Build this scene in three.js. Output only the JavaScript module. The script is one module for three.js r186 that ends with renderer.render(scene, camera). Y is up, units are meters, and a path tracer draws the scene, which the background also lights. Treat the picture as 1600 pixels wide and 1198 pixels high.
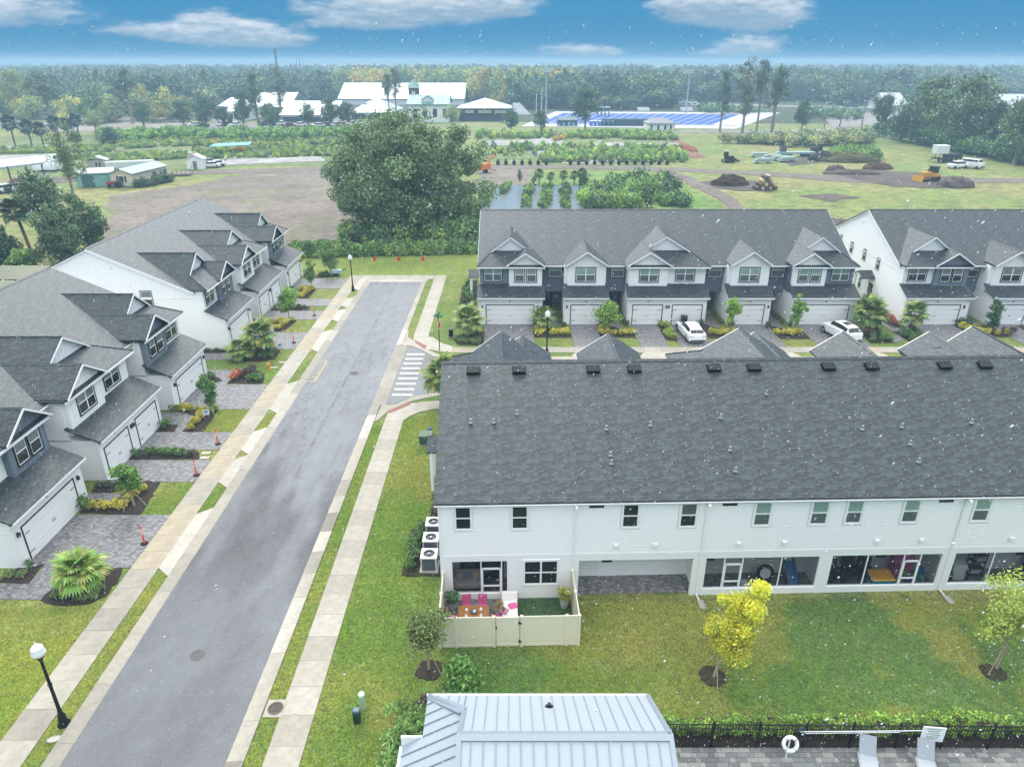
import * as THREE from 'three';
import { mergeGeometries } from 'three/addons/utils/BufferGeometryUtils.js';
import { RoundedBoxGeometry } from 'three/addons/geometries/RoundedBoxGeometry.js';

// ---------------------------------------------------------------- camera, sky, sun, exposure, haze
const scene = new THREE.Scene();
const CAM_H = 25, FOC = 1110, PITCH = Math.atan(504 / FOC);          // drone height, focal length in photo pixels
const camera = new THREE.PerspectiveCamera(2 * Math.atan(599 / FOC) * 180 / Math.PI, 1024 / 766, 0.2, 9000);
camera.position.set(0, CAM_H, 0);
camera.rotation.x = -PITCH;
const renderer = new THREE.WebGLRenderer({ antialias: true });
renderer.setSize(1024, 766);
renderer.toneMapping = THREE.LinearToneMapping;
renderer.toneMappingExposure = 1.82;
renderer.shadowMap.enabled = true;
const sunDir = new THREE.Vector3(-0.16, 0.63, -0.75).normalize();
const sun = new THREE.DirectionalLight(new THREE.Color(1, 0.97, 0.92), 1.1);
sun.position.copy(sunDir).multiplyScalar(150); sun.position.z -= 50;
sun.target.position.set(0, 0, -50);
sun.castShadow = true; sun.shadow.radius = 48; sun.shadow.mapSize.set(4096, 4096);
Object.assign(sun.shadow.camera, { left: -90, right: 90, top: 90, bottom: -90, near: 1, far: 400 });
scene.add(sun, sun.target);
scene.fog = new THREE.FogExp2(new THREE.Color(0.34, 0.53, 0.67), 0.00080);

function R(seed) { let s = (seed * 2654435761) >>> 0; return () => { s = (s + 0x6D2B79F5) | 0; let t = Math.imul(s ^ s >>> 15, 1 | s); t = t + Math.imul(t ^ t >>> 7, 61 | t) ^ t; return ((t ^ t >>> 14) >>> 0) / 4294967296; }; }
const rnd = R(7);
const sm = (a, b, x) => { x = Math.min(1, Math.max(0, (x - a) / (b - a))); return x * x * (3 - 2 * x); };
const mix = (a, b, t) => a + (b - a) * t;
function lattice(seed, n) {                                            // tileable value noise on [0,1)
  const r = R(seed), a = new Float32Array(n * n).map(() => r());
  return (u, v) => {
    u = (u - Math.floor(u)) * n; v = (v - Math.floor(v)) * n;
    const x = Math.floor(u) % n, y = Math.floor(v) % n, fx = u - Math.floor(u), fy = v - Math.floor(v), X = (x + 1) % n, Y = (y + 1) % n;
    const sx = fx * fx * (3 - 2 * fx), sy = fy * fy * (3 - 2 * fy);
    return mix(mix(a[y * n + x], a[y * n + X], sx), mix(a[Y * n + x], a[Y * n + X], sx), sy);
  };
}
function fbm(seed, n0, oct, gain = 0.55) {
  const L = []; let tot = 0; for (let k = 0; k < oct; k++) { L.push(lattice(seed * 17 + k, n0 << k)); tot += gain ** k; }
  return (u, v) => { let s = 0; for (let k = 0; k < oct; k++) s += L[k](u, v) * gain ** k; return s / tot; };
}
{ // the sky: blue near the horizon with a few low cumulus, closing to a bright rain-cloud deck overhead
  const W = 2048, H = 2048, d = new Float32Array(W * H * 4);
  const n1 = fbm(3, 48, 5), n2 = fbm(9, 160, 4, 0.6), n3 = fbm(21, 10, 5);
  // low clouds where they stand: [azimuth deg, elevation deg, half width, half height, density]
  const cl = [], sEl = Math.asin(sunDir.y) * 57.2958, sAz = Math.atan2(sunDir.x, -sunDir.z) * 57.2958;   // the veiled sun brightens the deck round it
  const cloud = (px, py, w, h, k) => { const x = (px - 800) / FOC, y = (599 - py) / FOC, c = Math.cos(PITCH), s = Math.sin(PITCH), f = c + y * s; cl.push([Math.atan2(x, f) * 57.2958, Math.atan2(-s + y * c, Math.hypot(x, f)) * 57.2958, w / 19, h / 19, k]); };
  cloud(345, 58, 120, 17, 1); cloud(325, 38, 45, 20, 1.1); cloud(385, 48, 40, 15, 1); cloud(430, 64, 60, 13, .9); cloud(250, 50, 60, 9, .7); cloud(620, 14, 190, 24, 1.05); cloud(730, 6, 110, 28, 1); cloud(580, 38, 110, 12, .8);
  cloud(895, 78, 80, 12, .75); cloud(930, 82, 60, 9, .7); cloud(1140, 18, 110, 30, 1.05); cloud(1090, 8, 70, 20, .9); cloud(1200, 26, 60, 22, 1); cloud(1150, -2, 60, 22, 1); cloud(1175, 72, 62, 16, 1); cloud(1130, 84, 80, 7, .5); cloud(470, 86, 90, 6, .35);
  for (let k = 0; k < 46; k++) { const a = 50 + k * 6.1 + rnd() * 4; cl.push([a, 1.2 + rnd() * 5, 3 + rnd() * 8, .8 + rnd() * 1.4, .6 + rnd() * .5]); }
  for (let k = 0; k < 46; k++) cl.push([rnd() * 360 - 180, 6.5 + rnd() * 11, 4 + rnd() * 7, .9 + rnd() * 1.3, .7 + rnd() * .4]);
  for (let j = 0; j < H; j++) {
    const v = (j + 0.5) / H, el = (v - 0.5) * 180;
    for (let i = 0; i < W; i++) {
      const u = (i + 0.5) / W, th = (u - 0.5) * 360;                     // th = atan2(z, x); ahead (-z) is -90
      let az = th + 90; if (az > 180) az -= 360;
      const o = (j * W + i) * 4, t = sm(-1, 14, el);
      let r = mix(.034, .036, t), g = mix(.165, .17, t), b = mix(.30, .33, t);
      if (el > -3 && el < 22) {
        let c = 0, lit = 0;
        for (const [ca, ce, w, h, k] of cl) { let da = az - ca; if (da > 180) da -= 360; if (da < -180) da += 360; if (Math.abs(da) > w * 1.5) continue; const de = el - ce; if (Math.abs(de) > h * 1.8) continue;
          const q = k * Math.exp(-1.6 * (da * da / (w * w) + de * de / (h * h) * (de < 0 ? 1.5 : 1))); c += q; lit += q * (0.5 + 0.5 * Math.max(-1, Math.min(1, de / h))); }
        if (c > 0.02) {
          const nn = n1(u * 7, v * 15) * .55 + n2(u * 5, v * 14) * .45;
          const a = sm(.26, .62, c * (.05 + nn * 1.8) - .02) * Math.min(1, .3 + c * .8);
          const l = sm(.2, .85, lit / c * .75 + (nn - .5) * .8);
          r = mix(r, mix(.15, .50, l), a); g = mix(g, mix(.24, .53, l), a); b = mix(b, mix(.33, .57, l), a);
        }
      }
      if (el > 5) {                                                     // the deck overhead
        const ds = Math.hypot((az - sAz) * Math.cos(el / 57.3), el - sEl), k = sm(19, 36, el), q = (.78 + .4 * n3(u * 2, v)) * (1 + .8 * Math.exp(-ds * ds / 500));
        r = mix(r, 1.25 * q, k); g = mix(g, 1.27 * q, k); b = mix(b, 1.29 * q, k);
      }
      if (el < 0) { const k = sm(0, -4, el); r = mix(r, .22, k); g = mix(g, .28, k); b = mix(b, .24, k); }
      d[o] = r; d[o + 1] = g; d[o + 2] = b; d[o + 3] = 1;
    }
  }
  const t = new THREE.DataTexture(d, W, H, THREE.RGBAFormat, THREE.FloatType);
  t.mapping = THREE.EquirectangularReflectionMapping; t.magFilter = t.minFilter = THREE.LinearFilter; t.wrapS = THREE.RepeatWrapping; t.needsUpdate = true;
  scene.background = t; scene.environment = t; scene.backgroundIntensity = 1; scene.environmentIntensity = 1;
}

// ---------------------------------------------------------------- helpers
function G(px, py, h = 0) {                                           // the point at height h that the photo shows at this pixel
  const x = (px - 800) / FOC, y = (599 - py) / FOC, c = Math.cos(PITCH), s = Math.sin(PITCH), t = (h - CAM_H) / (-s + y * c);
  return new THREE.Vector3(x * t, h, -(c + y * s) * t);
}
const pxm = (p) => { const c = Math.cos(PITCH), s = Math.sin(PITCH); return (-p.z * c + (CAM_H - p.y) * s) / FOC; };  // metres per photo pixel at p
function toPx(x, y, z) { const c = Math.cos(PITCH), s = Math.sin(PITCH), dep = -z * c - (y - CAM_H) * s, up = (y - CAM_H) * c - z * s; return [800 + x / dep * FOC, 599 - up / dep * FOC, dep]; }
const used = {};
const numbered = (n) => { const k = used[n] = (used[n] ?? -1) + 1; return k ? n + '_' + String(k).padStart(3, '0') : n; };
function tag(o, label, category, group) { o.userData = { label, category }; if (group) o.userData.group = group; return o; }
function thing(name, label, category, pos = [0, 0, 0], turn = 0, group) {
  const o = new THREE.Group(); o.name = numbered(name); scene.add(o); o.position.set(...(pos.isVector3 ? pos.toArray() : pos)); o.rotation.y = turn;
  return tag(o, label, category, group);
}
function prep(g) { if (g.index) g = g.toNonIndexed(); for (const k of Object.keys(g.attributes)) if (!['position', 'normal', 'uv', 'color'].includes(k)) g.deleteAttribute(k); return g; }
function join(list) { list = list.flat(9).filter(Boolean).map(prep); if (!list.length) throw new Error('empty'); const c = list.some((g) => g.attributes.color); if (c) for (const g of list) if (!g.attributes.color) g.setAttribute('color', new THREE.BufferAttribute(new Float32Array(g.attributes.position.count * 3).fill(1), 3)); return list.length > 1 ? mergeGeometries(list) : list[0]; }
function obj(name, geos, m, parent = scene) {
  const o = new THREE.Mesh(Array.isArray(geos) ? join(geos) : geos, m);
  o.castShadow = o.receiveShadow = true; o.name = parent === scene ? numbered(name) : name; parent.add(o); return o;
}
function struct(name, geos, m, parent = scene) { const o = obj(name, geos, m, parent); if (parent === scene) o.userData.kind = 'structure'; return o; }
function stuff(name, o, label, category, parent = scene) { o.userData.kind = 'stuff'; if (label) { o.userData.label = label; o.userData.category = category; } return o; }
function copy(root, pos, turn = 0, label, group, scale) {
  const r = root.clone(); r.name = numbered(root.name.replace(/_\d{3}$/, '')); r.userData = { ...root.userData }; scene.add(r);
  r.position.set(...(pos.isVector3 ? pos.toArray() : pos)); r.rotation.y = turn;
  if (label) r.userData.label = label; if (group) r.userData.group = group; else if (group === null) delete r.userData.group;
  if (scale) Array.isArray(scale) ? r.scale.set(...scale) : r.scale.setScalar(scale); return r;
}
const box = (w, h, d, x = 0, y = 0, z = 0, ry = 0) => { const g = new THREE.BoxGeometry(w, h, d); if (ry) g.rotateY(ry); return g.translate(x, y, z); };
const bx = (x0, x1, y0, y1, z0, z1) => box(x1 - x0, y1 - y0, Math.abs(z1 - z0), (x0 + x1) / 2, (y0 + y1) / 2, (z0 + z1) / 2);
const cyl = (r0, r1, h, x = 0, y = 0, z = 0, n = 12) => new THREE.CylinderGeometry(r1, r0, h, n).translate(x, y + h / 2, z);
function rod(a, b, r0, r1 = r0, n = 7) {                                // a tapered rod between two points
  a = new THREE.Vector3(...(a.isVector3 ? a.toArray() : a)); b = new THREE.Vector3(...(b.isVector3 ? b.toArray() : b));
  const v = b.clone().sub(a), g = new THREE.CylinderGeometry(r1, r0, v.length(), n);
  g.applyQuaternion(new THREE.Quaternion().setFromUnitVectors(new THREE.Vector3(0, 1, 0), v.clone().normalize()));
  return g.translate((a.x + b.x) / 2, (a.y + b.y) / 2, (a.z + b.z) / 2);
}
function uvBox(g) {                                                     // uv in metres by the way each triangle faces
  g = prep(g); const p = g.attributes.position, n = g.attributes.normal, uv = new Float32Array(p.count * 2);
  for (let i = 0; i < p.count; i++) {
    const t = i - i % 3, ax = Math.abs(n.getX(t)), ay = Math.abs(n.getY(t)), az = Math.abs(n.getZ(t));
    uv[i * 2] = ax > ay && ax > az ? p.getZ(i) : p.getX(i); uv[i * 2 + 1] = ay >= ax && ay >= az ? p.getZ(i) : p.getY(i);
  }
  g.setAttribute('uv', new THREE.BufferAttribute(uv, 2)); return g;
}
function slab(pts, thick = 0.1) {                                       // planar polygon (seen from outside counter-clockwise), thickness downwards; u level, v up the slope, in metres
  const P = pts.map((p) => new THREE.Vector3(...p)), n = new THREE.Vector3();
  for (let i = 0; i < P.length; i++) { const a = P[i], b = P[(i + 1) % P.length]; n.x += (a.y - b.y) * (a.z + b.z); n.y += (a.z - b.z) * (a.x + b.x); n.z += (a.x - b.x) * (a.y + b.y); }
  n.normalize(); if (n.y < -0.001) { P.reverse(); n.negate(); }
  const u = new THREE.Vector3(0, 1, 0).cross(n); if (u.lengthSq() < 1e-6) u.set(1, 0, 0); u.normalize(); const v = n.clone().cross(u);
  const q = P.map((p) => new THREE.Vector2(p.dot(u), p.dot(v))), T = THREE.ShapeUtils.triangulateShape(q, []);
  const pos = [], uv = []; const D = Math.abs(n.y) > 0.02 ? new THREE.Vector3(0, -thick, 0) : n.clone().multiplyScalar(-thick);
  const put = (p, a, b) => { pos.push(p.x, p.y, p.z); uv.push(a, b); };
  for (const t of T) { for (const i of t) put(P[i], q[i].x, q[i].y); for (const i of [...t].reverse()) put(P[i].clone().add(D), q[i].x, q[i].y); }
  for (let i = 0; i < P.length; i++) { const j = (i + 1) % P.length, a = P[i], b = P[j], c = a.clone().add(D), e = b.clone().add(D); for (const [w, k] of [[a, i], [c, i], [b, j], [b, j], [c, i], [e, j]]) put(w, q[k].x, q[k].y + (w === c || w === e ? thick : 0)); }
  const g = new THREE.BufferGeometry(); g.setAttribute('position', new THREE.Float32BufferAttribute(pos, 3)); g.setAttribute('uv', new THREE.Float32BufferAttribute(uv, 2)); g.computeVertexNormals(); return g;
}
function sheet(pts, y = 0, thick = 0) {                                 // ground polygon from [x, forward] pairs, uv in metres
  const s = new THREE.Shape(pts.map(([x, f]) => new THREE.Vector2(x, f)));
  let g = thick ? new THREE.ExtrudeGeometry(s, { depth: thick, bevelEnabled: false }) : new THREE.ShapeGeometry(s);
  g.rotateX(-Math.PI / 2).translate(0, y, 0); g = prep(g);
  const p = g.attributes.position, uv = new Float32Array(p.count * 2); for (let i = 0; i < p.count; i++) { uv[i * 2] = p.getX(i); uv[i * 2 + 1] = p.getZ(i); } g.setAttribute('uv', new THREE.BufferAttribute(uv, 2));
  return g;
}
function rough(pts, amp, step, seed = 1) {                              // an uneven outline for planted or worn edges
  const out = [], r = R(seed); const n = pts.length;
  for (let i = 0; i < n; i++) { const a = pts[i], b = pts[(i + 1) % n], L = Math.hypot(b[0] - a[0], b[1] - a[1]), k = Math.max(1, Math.round(L / step)); for (let j = 0; j < k; j++) { const t = j / k; out.push([mix(a[0], b[0], t) + (r() - .5) * amp, mix(a[1], b[1], t) + (r() - .5) * amp]); } }
  return out;
}
function tint(geo, fn) { const p = geo.attributes.position, c = new Float32Array(p.count * 3); for (let i = 0; i < p.count; i++) { const k = fn(p.getX(i), p.getY(i), p.getZ(i)); c[i * 3] = k[0]; c[i * 3 + 1] = k[1]; c[i * 3 + 2] = k[2]; } geo.setAttribute('color', new THREE.BufferAttribute(c, 3)); return geo; }
function gridSheet(x0, x1, f0, f1, step, y) { const nx = Math.ceil((x1 - x0) / step), nz = Math.ceil((f1 - f0) / step); const g = new THREE.PlaneGeometry(x1 - x0, f1 - f0, nx, nz).rotateX(-Math.PI / 2).translate((x0 + x1) / 2, y, -(f0 + f1) / 2); const p = g.attributes.position, uv = g.attributes.uv; for (let i = 0; i < p.count; i++) uv.setXY(i, p.getX(i), p.getZ(i)); return g; }

// ---------------------------------------------------------------- textures and materials
function tex(size, fn, tile = 1, srgb = true) {
  const d = new Uint8Array(size * size * 4);
  for (let j = 0; j < size; j++) for (let i = 0; i < size; i++) { const c = fn((i + .5) / size, (j + .5) / size), o = (j * size + i) * 4; for (let k = 0; k < 3; k++) d[o + k] = Math.max(0, Math.min(255, (Array.isArray(c) ? c[k] : c) * 255)); d[o + 3] = 255; }
  const t = new THREE.DataTexture(d, size, size); t.wrapS = t.wrapT = THREE.RepeatWrapping; t.magFilter = t.minFilter = THREE.LinearFilter; if (srgb) t.colorSpace = THREE.SRGBColorSpace; t.repeat.set(1 / tile, 1 / tile); t.needsUpdate = true; return t;
}
const lin = (r, g, b) => new THREE.Color().setRGB(r, g, b);
const std = (color, roughness = 0.8, o = {}) => new THREE.MeshStandardMaterial({ color, roughness, ...o });
const N = { a: fbm(31, 8, 5, .6), b: fbm(32, 32, 4, .7), c: fbm(33, 4, 4, .5), d: fbm(34, 64, 3, .8), e: fbm(35, 16, 4, .6) };
const wn = (x, z, s, f = N.c) => f(x / s, z / s);                        // world noise with feature size about s / 4
const M = {};
M.lawn = std(0xffffff, .9, { vertexColors: true, map: tex(1024, (u, v) => { const f = N.d(u * 4, v * 4), g = N.b(u, v), h = N.d(u * 2 + .3, v * 2), k = .66 + (f - .5) * .95 + (g - .5) * .35 + (h - .5) * .45, y = N.e(u, v); return [k * mix(.98, 1.12, y), k, k * mix(.96, .8, y)]; }, 7), bumpMap: tex(512, (u, v) => N.d(u * 4, v * 4), 3, false), bumpScale: .05 });
M.asphalt = std(0xffffff, .7, { vertexColors: true, map: tex(1024, (u, v) => { const k = .61 + (N.d(u * 8, v * 8) - .5) * .44 + (N.d(u * 2, v * 2) - .5) * .12 + (N.e(u, v) - .5) * .06; return [k * 1.0, k, k * 1.0]; }, 4), bumpMap: tex(512, (u, v) => N.d(u * 4, v * 4), 2, false), bumpScale: .006 });
const concTex = tex(512, (u, v) => { const k = .755 + (N.d(u * 4, v * 4) - .5) * .16 + (N.e(u, v) - .5) * .12 + (N.c(u, v) - .5) * .10; return [k, k * .985, k * .95]; }, 3);
M.conc = [0xd6d2c8, 0xcac6bc, 0xdedad2, 0xbdb9b0].map((c) => std(c, .75, { map: concTex }));
M.concTan = std(0xd8cdb8, .75, { map: concTex }); M.concGrey = std(0xa8a59c, .75, { map: concTex }); M.concLight = std(0xe6e3dc, .7, { map: concTex });
{ // asphalt shingles: courses 0.14 m, tabs of mixed tone, a shadow line painted along each course
  const nC = 14, tone = R(5), tabs = []; for (let c = 0; c < nC; c++) { const row = []; let x = 0; while (x < 1) { const w = .09 + tone() * .11; row.push([x, tone()]); x += w; } tabs.push(row); }
  const f = (u, v, bump) => { const y = v * nC, c = Math.min(nC - 1, Math.floor(y)), fy = y - c, row = tabs[c]; let k = 0; while (k + 1 < row.length && row[k + 1][0] <= u) k++;
    const [x0, t] = row[k]; if (bump) return (1 - fy) * .75 + t * .25 - (u - x0 < .006 ? .3 : 0);
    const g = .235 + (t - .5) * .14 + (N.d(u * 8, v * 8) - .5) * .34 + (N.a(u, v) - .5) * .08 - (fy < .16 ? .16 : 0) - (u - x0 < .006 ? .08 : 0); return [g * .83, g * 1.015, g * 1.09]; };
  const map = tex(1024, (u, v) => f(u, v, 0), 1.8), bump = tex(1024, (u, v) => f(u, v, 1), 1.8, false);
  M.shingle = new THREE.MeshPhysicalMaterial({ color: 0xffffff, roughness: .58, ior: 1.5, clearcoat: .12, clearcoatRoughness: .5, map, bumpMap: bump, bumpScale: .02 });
}
{ // pavers of mixed greys in a running bond
  const mk = (nx, ny, lo, hi, seed, tile) => { const r = R(seed), tn = Array.from({ length: nx * ny }, () => r()), f = (u, v, b) => { const y = v * ny, j = Math.floor(y) % ny, x = u * nx + (j % 2) * .5, i = Math.floor(x) % nx, fx = x - Math.floor(x), fy = y - Math.floor(y), e = Math.min(fx, 1 - fx, fy, 1 - fy) < .05; if (b) return e ? 0 : .7 + tn[j * nx + i] * .3; let k = mix(lo, hi, tn[j * nx + i]) + (N.b(u, v) - .5) * .12 + (N.d(u * 4, v * 4) - .5) * .12; if (e) k *= .62; return [k, k, k * 1.01]; };
    return { map: tex(512, (u, v) => f(u, v, 0), tile), bumpMap: tex(512, (u, v) => f(u, v, 1), tile, false), bumpScale: .01 }; };
  M.paver = std(0xffffff, .6, mk(12, 24, .38, .58, 8, 2.6));
}
const lap = tex(256, (u, v) => { const y = (v * 8) % 1; return y < .08 ? .2 : 1 - y * .8; }, 1.44, false);
const siding = (c, o = {}) => std(c, .6, { bumpMap: lap, bumpScale: .04, ...o });
M.white = siding(0xf1f2f2); M.whiteFlat = std(0xf2f3f3, .55); M.grey = siding(0x6f7b88); M.greyFlat = std(0x6d7986, .6); M.greyDark = siding(0x5f6a76);
M.trim = std(0xf1f3f4, .45); M.black = std(0x15171a, .5); M.metalBlack = std(0x121416, .45, { metalness: .3 });
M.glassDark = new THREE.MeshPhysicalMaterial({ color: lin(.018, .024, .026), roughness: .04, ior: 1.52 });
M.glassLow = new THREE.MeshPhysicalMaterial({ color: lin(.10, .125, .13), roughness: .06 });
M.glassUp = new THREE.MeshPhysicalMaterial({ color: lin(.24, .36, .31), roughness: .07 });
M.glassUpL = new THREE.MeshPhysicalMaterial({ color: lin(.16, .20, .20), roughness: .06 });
M.screen = std(0x14181a, .9, { transparent: true, opacity: .24, side: THREE.DoubleSide });
M.mulch = std(0xffffff, .95, { map: tex(512, (u, v) => { const k = .20 + (N.d(u * 4, v * 4) - .5) * .34 + (N.e(u, v) - .5) * .12; return [k * 1.12, k * .92, k * .80]; }, 2), bumpMap: tex(256, (u, v) => N.d(u * 2, v * 2), 1.4, false), bumpScale: .05 });
M.dirt = std(0xffffff, .95, { vertexColors: true, map: tex(512, (u, v) => { const k = .70 + (N.d(u * 4, v * 4) - .5) * .4 + (N.e(u, v) - .5) * .3; return [k, k * .98, k * .96]; }, 14) });
M.wild = std(0xffffff, .95, { vertexColors: true, map: tex(512, (u, v) => { const k = .70 + (N.d(u * 4, v * 4) - .5) * .7 + (N.e(u, v) - .5) * .4; return [k, k, k * .92]; }, 22) });
M.vinyl = std(0xe0dcc6, .45); M.metalRoof = std(0xa3adb5, .45, { metalness: .1 }); M.seam = std(0x919ca5, .45, { metalness: .2 }); M.galv = std(0xb9bec2, .5, { metalness: .4 });
M.bark = std(0x6b5d4d, .95, { bumpMap: tex(256, (u, v) => N.b(u, v * .3), .5, false), bumpScale: .03 }); M.barkGrey = std(0x8d857a, .95); M.barkPale = std(0xa79a84, .9);
M.leaf = std(0xffffff, .62, { vertexColors: true, side: THREE.DoubleSide });
M.paint = std(0xe6e6e2, .6, { map: concTex }); M.paintYel = std(0xd9c48a, .6, { map: concTex }); M.pink = std(0xb57f7c, .8, { map: concTex });
M.pinkCh = std(0xbd5684, .6); M.wood = std(0x9a6a3c, .5); M.orange = std(0xe8472b, .55); M.green = std(0x3d5c48, .55); M.greenLt = std(0xa7c2a4, .6); M.red = std(0xd0322c, .5);
M.whitePaint = new THREE.MeshPhysicalMaterial({ color: 0xeef0f1, roughness: .35, clearcoat: .8, clearcoatRoughness: .1 }); M.tyre = std(0x17181a, .85); M.chrome = std(0xb6babd, .25, { metalness: .9 });
M.soil = std(0x4a4038, .95); M.tarpWhite = std(0xdfe4e6, .7); M.yellow = std(0xd49a27, .5); M.blueDk = std(0x274b6b, .6);
// ---------------------------------------------------------------- the ground
{
  const nA = fbm(51, 6, 5, .55), nB = fbm(52, 12, 4, .6);
  // one sheet to the horizon
  const g = new THREE.PlaneGeometry(9000, 9000, 150, 150).rotateX(-Math.PI / 2).translate(0, -.35, -3600), uv = g.attributes.uv, p = g.attributes.position;
  for (let i = 0; i < p.count; i++) uv.setXY(i, p.getX(i), p.getZ(i));
  struct('ground', tint(g, (x, y, z) => { const t = nA(x / 1500, z / 1500); return [mix(.085, .13, t), mix(.125, .16, t), mix(.045, .07, t)]; }), M.wild);
  // the estate's lawns
  const lawn = gridSheet(-62, 72, 4, 101, .5, 0);
  struct('lawn', tint(lawn, (x, y, z) => {
    const f = -z, a = sm(.36, .66, nA(x / 40, z / 40)), b = nB(x / 30 + .3, z / 30), c = sm(.5, .7, nB(x / 17, z / 17 + .4)), s = sm(.52, .62, nA(x / 26 + .7, z / 26 + .2));
    let k = [mix(.27, .46, a), mix(.48, .58, a), mix(.10, .17, a)];                        // green to straw
    if (x > -3 && x < 70 && f < 30) { k = [mix(.33, .50, a), mix(.48, .58, a), mix(.12, .20, a)]; if (s > 0) k = k.map((v, i) => mix(v, [.19, .36, .13][i], s * .85)); const pk = sm(.66, .74, nB(x / 12, z / 12)); k = k.map((v, i) => mix(v, [.55, .46, .30][i], pk * .3));; }   // the back lawn in a duller mix, with dark green and bald patches
    if (x < -19 && f < 26) k = [mix(.36, .52, a), mix(.58, .66, a), .10];
    if (f > 86) k = [.42, .60, .14];
    return [k[0] * (.8 + b * .4) * (1 - c * .12), k[1] * (.8 + b * .4), k[2] * (.8 + b * .4) * (1 - c * .2)];
  }), M.lawn);
  // roads: real stains and wet patches are in the asphalt, which also lightens with distance
  const road = gridSheet(-17.65, -11.15, 4, 85.35, .17, .012);
  const rA = fbm(61, 8, 5, .6), rB = fbm(62, 5, 4, .6);
  const asphaltTone = (x, y, z) => {
    const f = -z, n = rA(x / 18, z / 40), m = rB(x / 12, z / 24); const hf = rB(x / 3.1, z / 3.7), tr = Math.min(Math.abs(x + 15.7), Math.abs(x + 12.9)); let k = .57 + (n - .5) * .24 + (hf - .5) * .16 - Math.exp(-tr * tr / .18) * .03;
    const pat = sm(.50, .66, rB(x / 14 + .2, z / 60 + .13)) * sm(26, 32, f) * sm(50, 44, f); k -= pat * .2;
    const mid = Math.exp(-((x + 14.3) ** 2) / 1.6); k -= mid * .05 * m; k *= mix(.78, 1.05, sm(20, 55, f + (n - .5) * 30));
    const cr = Math.abs(rA(x / 9, z / 70) - .5); if (cr < .013 && f > 40) k -= .13; if (Math.abs(x + 14.35 + (n - .5) * .3) < .1 && f > 44) k -= .1;
    return [k * .93, k * .97, k * 1.04];
  };
  struct('road', tint(road, asphaltTone), M.asphalt);
  const cross = gridSheet(-10, 75, 53.35, 60.3, .5, .012); struct('road', tint(cross, asphaltTone), M.asphalt);
  struct('road', tint(sheet([[-10.2, 51.0], [-9.3, 51.1], [-8.3, 52.4], [-6.75, 53.0], [-6.75, 60.6], [-7.3, 61.1], [-8.9, 63.0], [-10.2, 63.7]], .018), asphaltTone), M.asphalt);
}
// slabs that can be told apart: kerb sections, pavement flags
const slabR = R(12);
function strip(name, x0, x1, f0, f1, step, h0, h1, mats, gap = .012) {        // a run of slabs along the forward axis; h0 at x0, h1 at x1
  const root = new THREE.Group(); root.name = numbered(name); root.userData.kind = 'structure'; scene.add(root);
  const n = Math.round((f1 - f0) / step), L = (f1 - f0) / n; const w = x1 - x0;
  const g = uvBox(box(w, .2, L - gap, (x0 + x1) / 2, -.1, 0)); const p = g.attributes.position; for (let i = 0; i < p.count; i++) if (p.getY(i) > -.05) p.setY(i, mix(h0, h1, (p.getX(i) - x0) / w)); g.computeVertexNormals();
  for (let k = 0; k < n; k++) { const m = Array.isArray(mats) ? mats[Math.floor(slabR() ** 1.4 * mats.length)] : mats(f0 + (k + .5) * L); const o = struct('slab', g, m, root); o.position.z = -(f0 + (k + .5) * L); o.position.y = (slabR() - .5) * .006; }
  return root;
}
function stripX(name, f0, f1, x0, x1, step, h, mats) {
  const root = new THREE.Group(); root.name = numbered(name); root.userData.kind = 'structure'; scene.add(root);
  const n = Math.round((x1 - x0) / step), L = (x1 - x0) / n, g = uvBox(box(L - .012, .2, f1 - f0, 0, h - .1, -(f0 + f1) / 2));
  for (let k = 0; k < n; k++) { const o = struct('slab', g, Array.isArray(mats) ? mats[Math.floor(slabR() ** 1.4 * mats.length)] : mats, root); o.position.x = x0 + (k + .5) * L; o.position.y = (slabR() - .5) * .004; }
  return root;
}
const drives = [[30.9, 35.8], [39.5, 42.3], [43.7, 46.3], [50.1, 54.8], [62.9, 67.5], [71.4, 74.3], [76.0, 78.6], [82.6, 87.0]];   // forward spans of the left-hand driveways
const inDrive = (f) => drives.some(([a, b]) => f > a - .3 && f < b + .3);
strip('sidewalk', -20.62, -19.12, 8, 88.4, 1.52, .055, .05, (f) => inDrive(f) ? M.concTan : f < 30 ? M.conc[[0, 1, 0, 1, 3][Math.floor(slabR() * 5)]] : M.conc[[0, 2, 1][Math.floor(slabR() * 3)]]);
strip('kerb', -18.3, -17.62, 8, 86, 3.04, .085, .02, (f) => f < 31 ? [M.conc[1], M.concGrey, M.conc[3]][Math.floor(slabR() * 3)] : [M.conc[0], M.conc[1], M.conc[3]][Math.floor(slabR() * 3)]);
strip('kerb', -11.2, -10.5, 8, 50.9, 1.9, .02, .085, [M.conc[0], M.concGrey, M.concLight, M.conc[3]]);
strip('kerb', -11.2, -10.62, 63.9, 86, 2.2, .02, .085, [M.conc[0], M.conc[1], M.concLight]);
strip('kerb', -11.2, -10.12, 50.9, 63.9, 3.25, .02, .022, [M.conc[1], M.conc[3]]);            // flush gutter across the side road
strip('sidewalk', -9.72, -8.3, 8, 48.1, 1.46, .05, .05, [M.conc[0], M.conc[1], M.conc[2]]);
strip('sidewalk', -9.8, -8.34, 66.2, 88.4, 1.48, .05, .05, [M.conc[0], M.conc[2], M.conc[2]]);
stripX('sidewalk', 86.7, 88.4, -19.05, -9.85, 1.53, .051, [M.conc[0], M.conc[2]]);
stripX('kerb', 85.36, 86.68, -18.3, -10.6, 1.92, .04, [M.conc[2], M.concLight]);
stripX('sidewalk', 62.05, 63.4, -5.6, 70, 1.5, .05, [M.conc[0], M.conc[1], M.concTan]);
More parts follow.
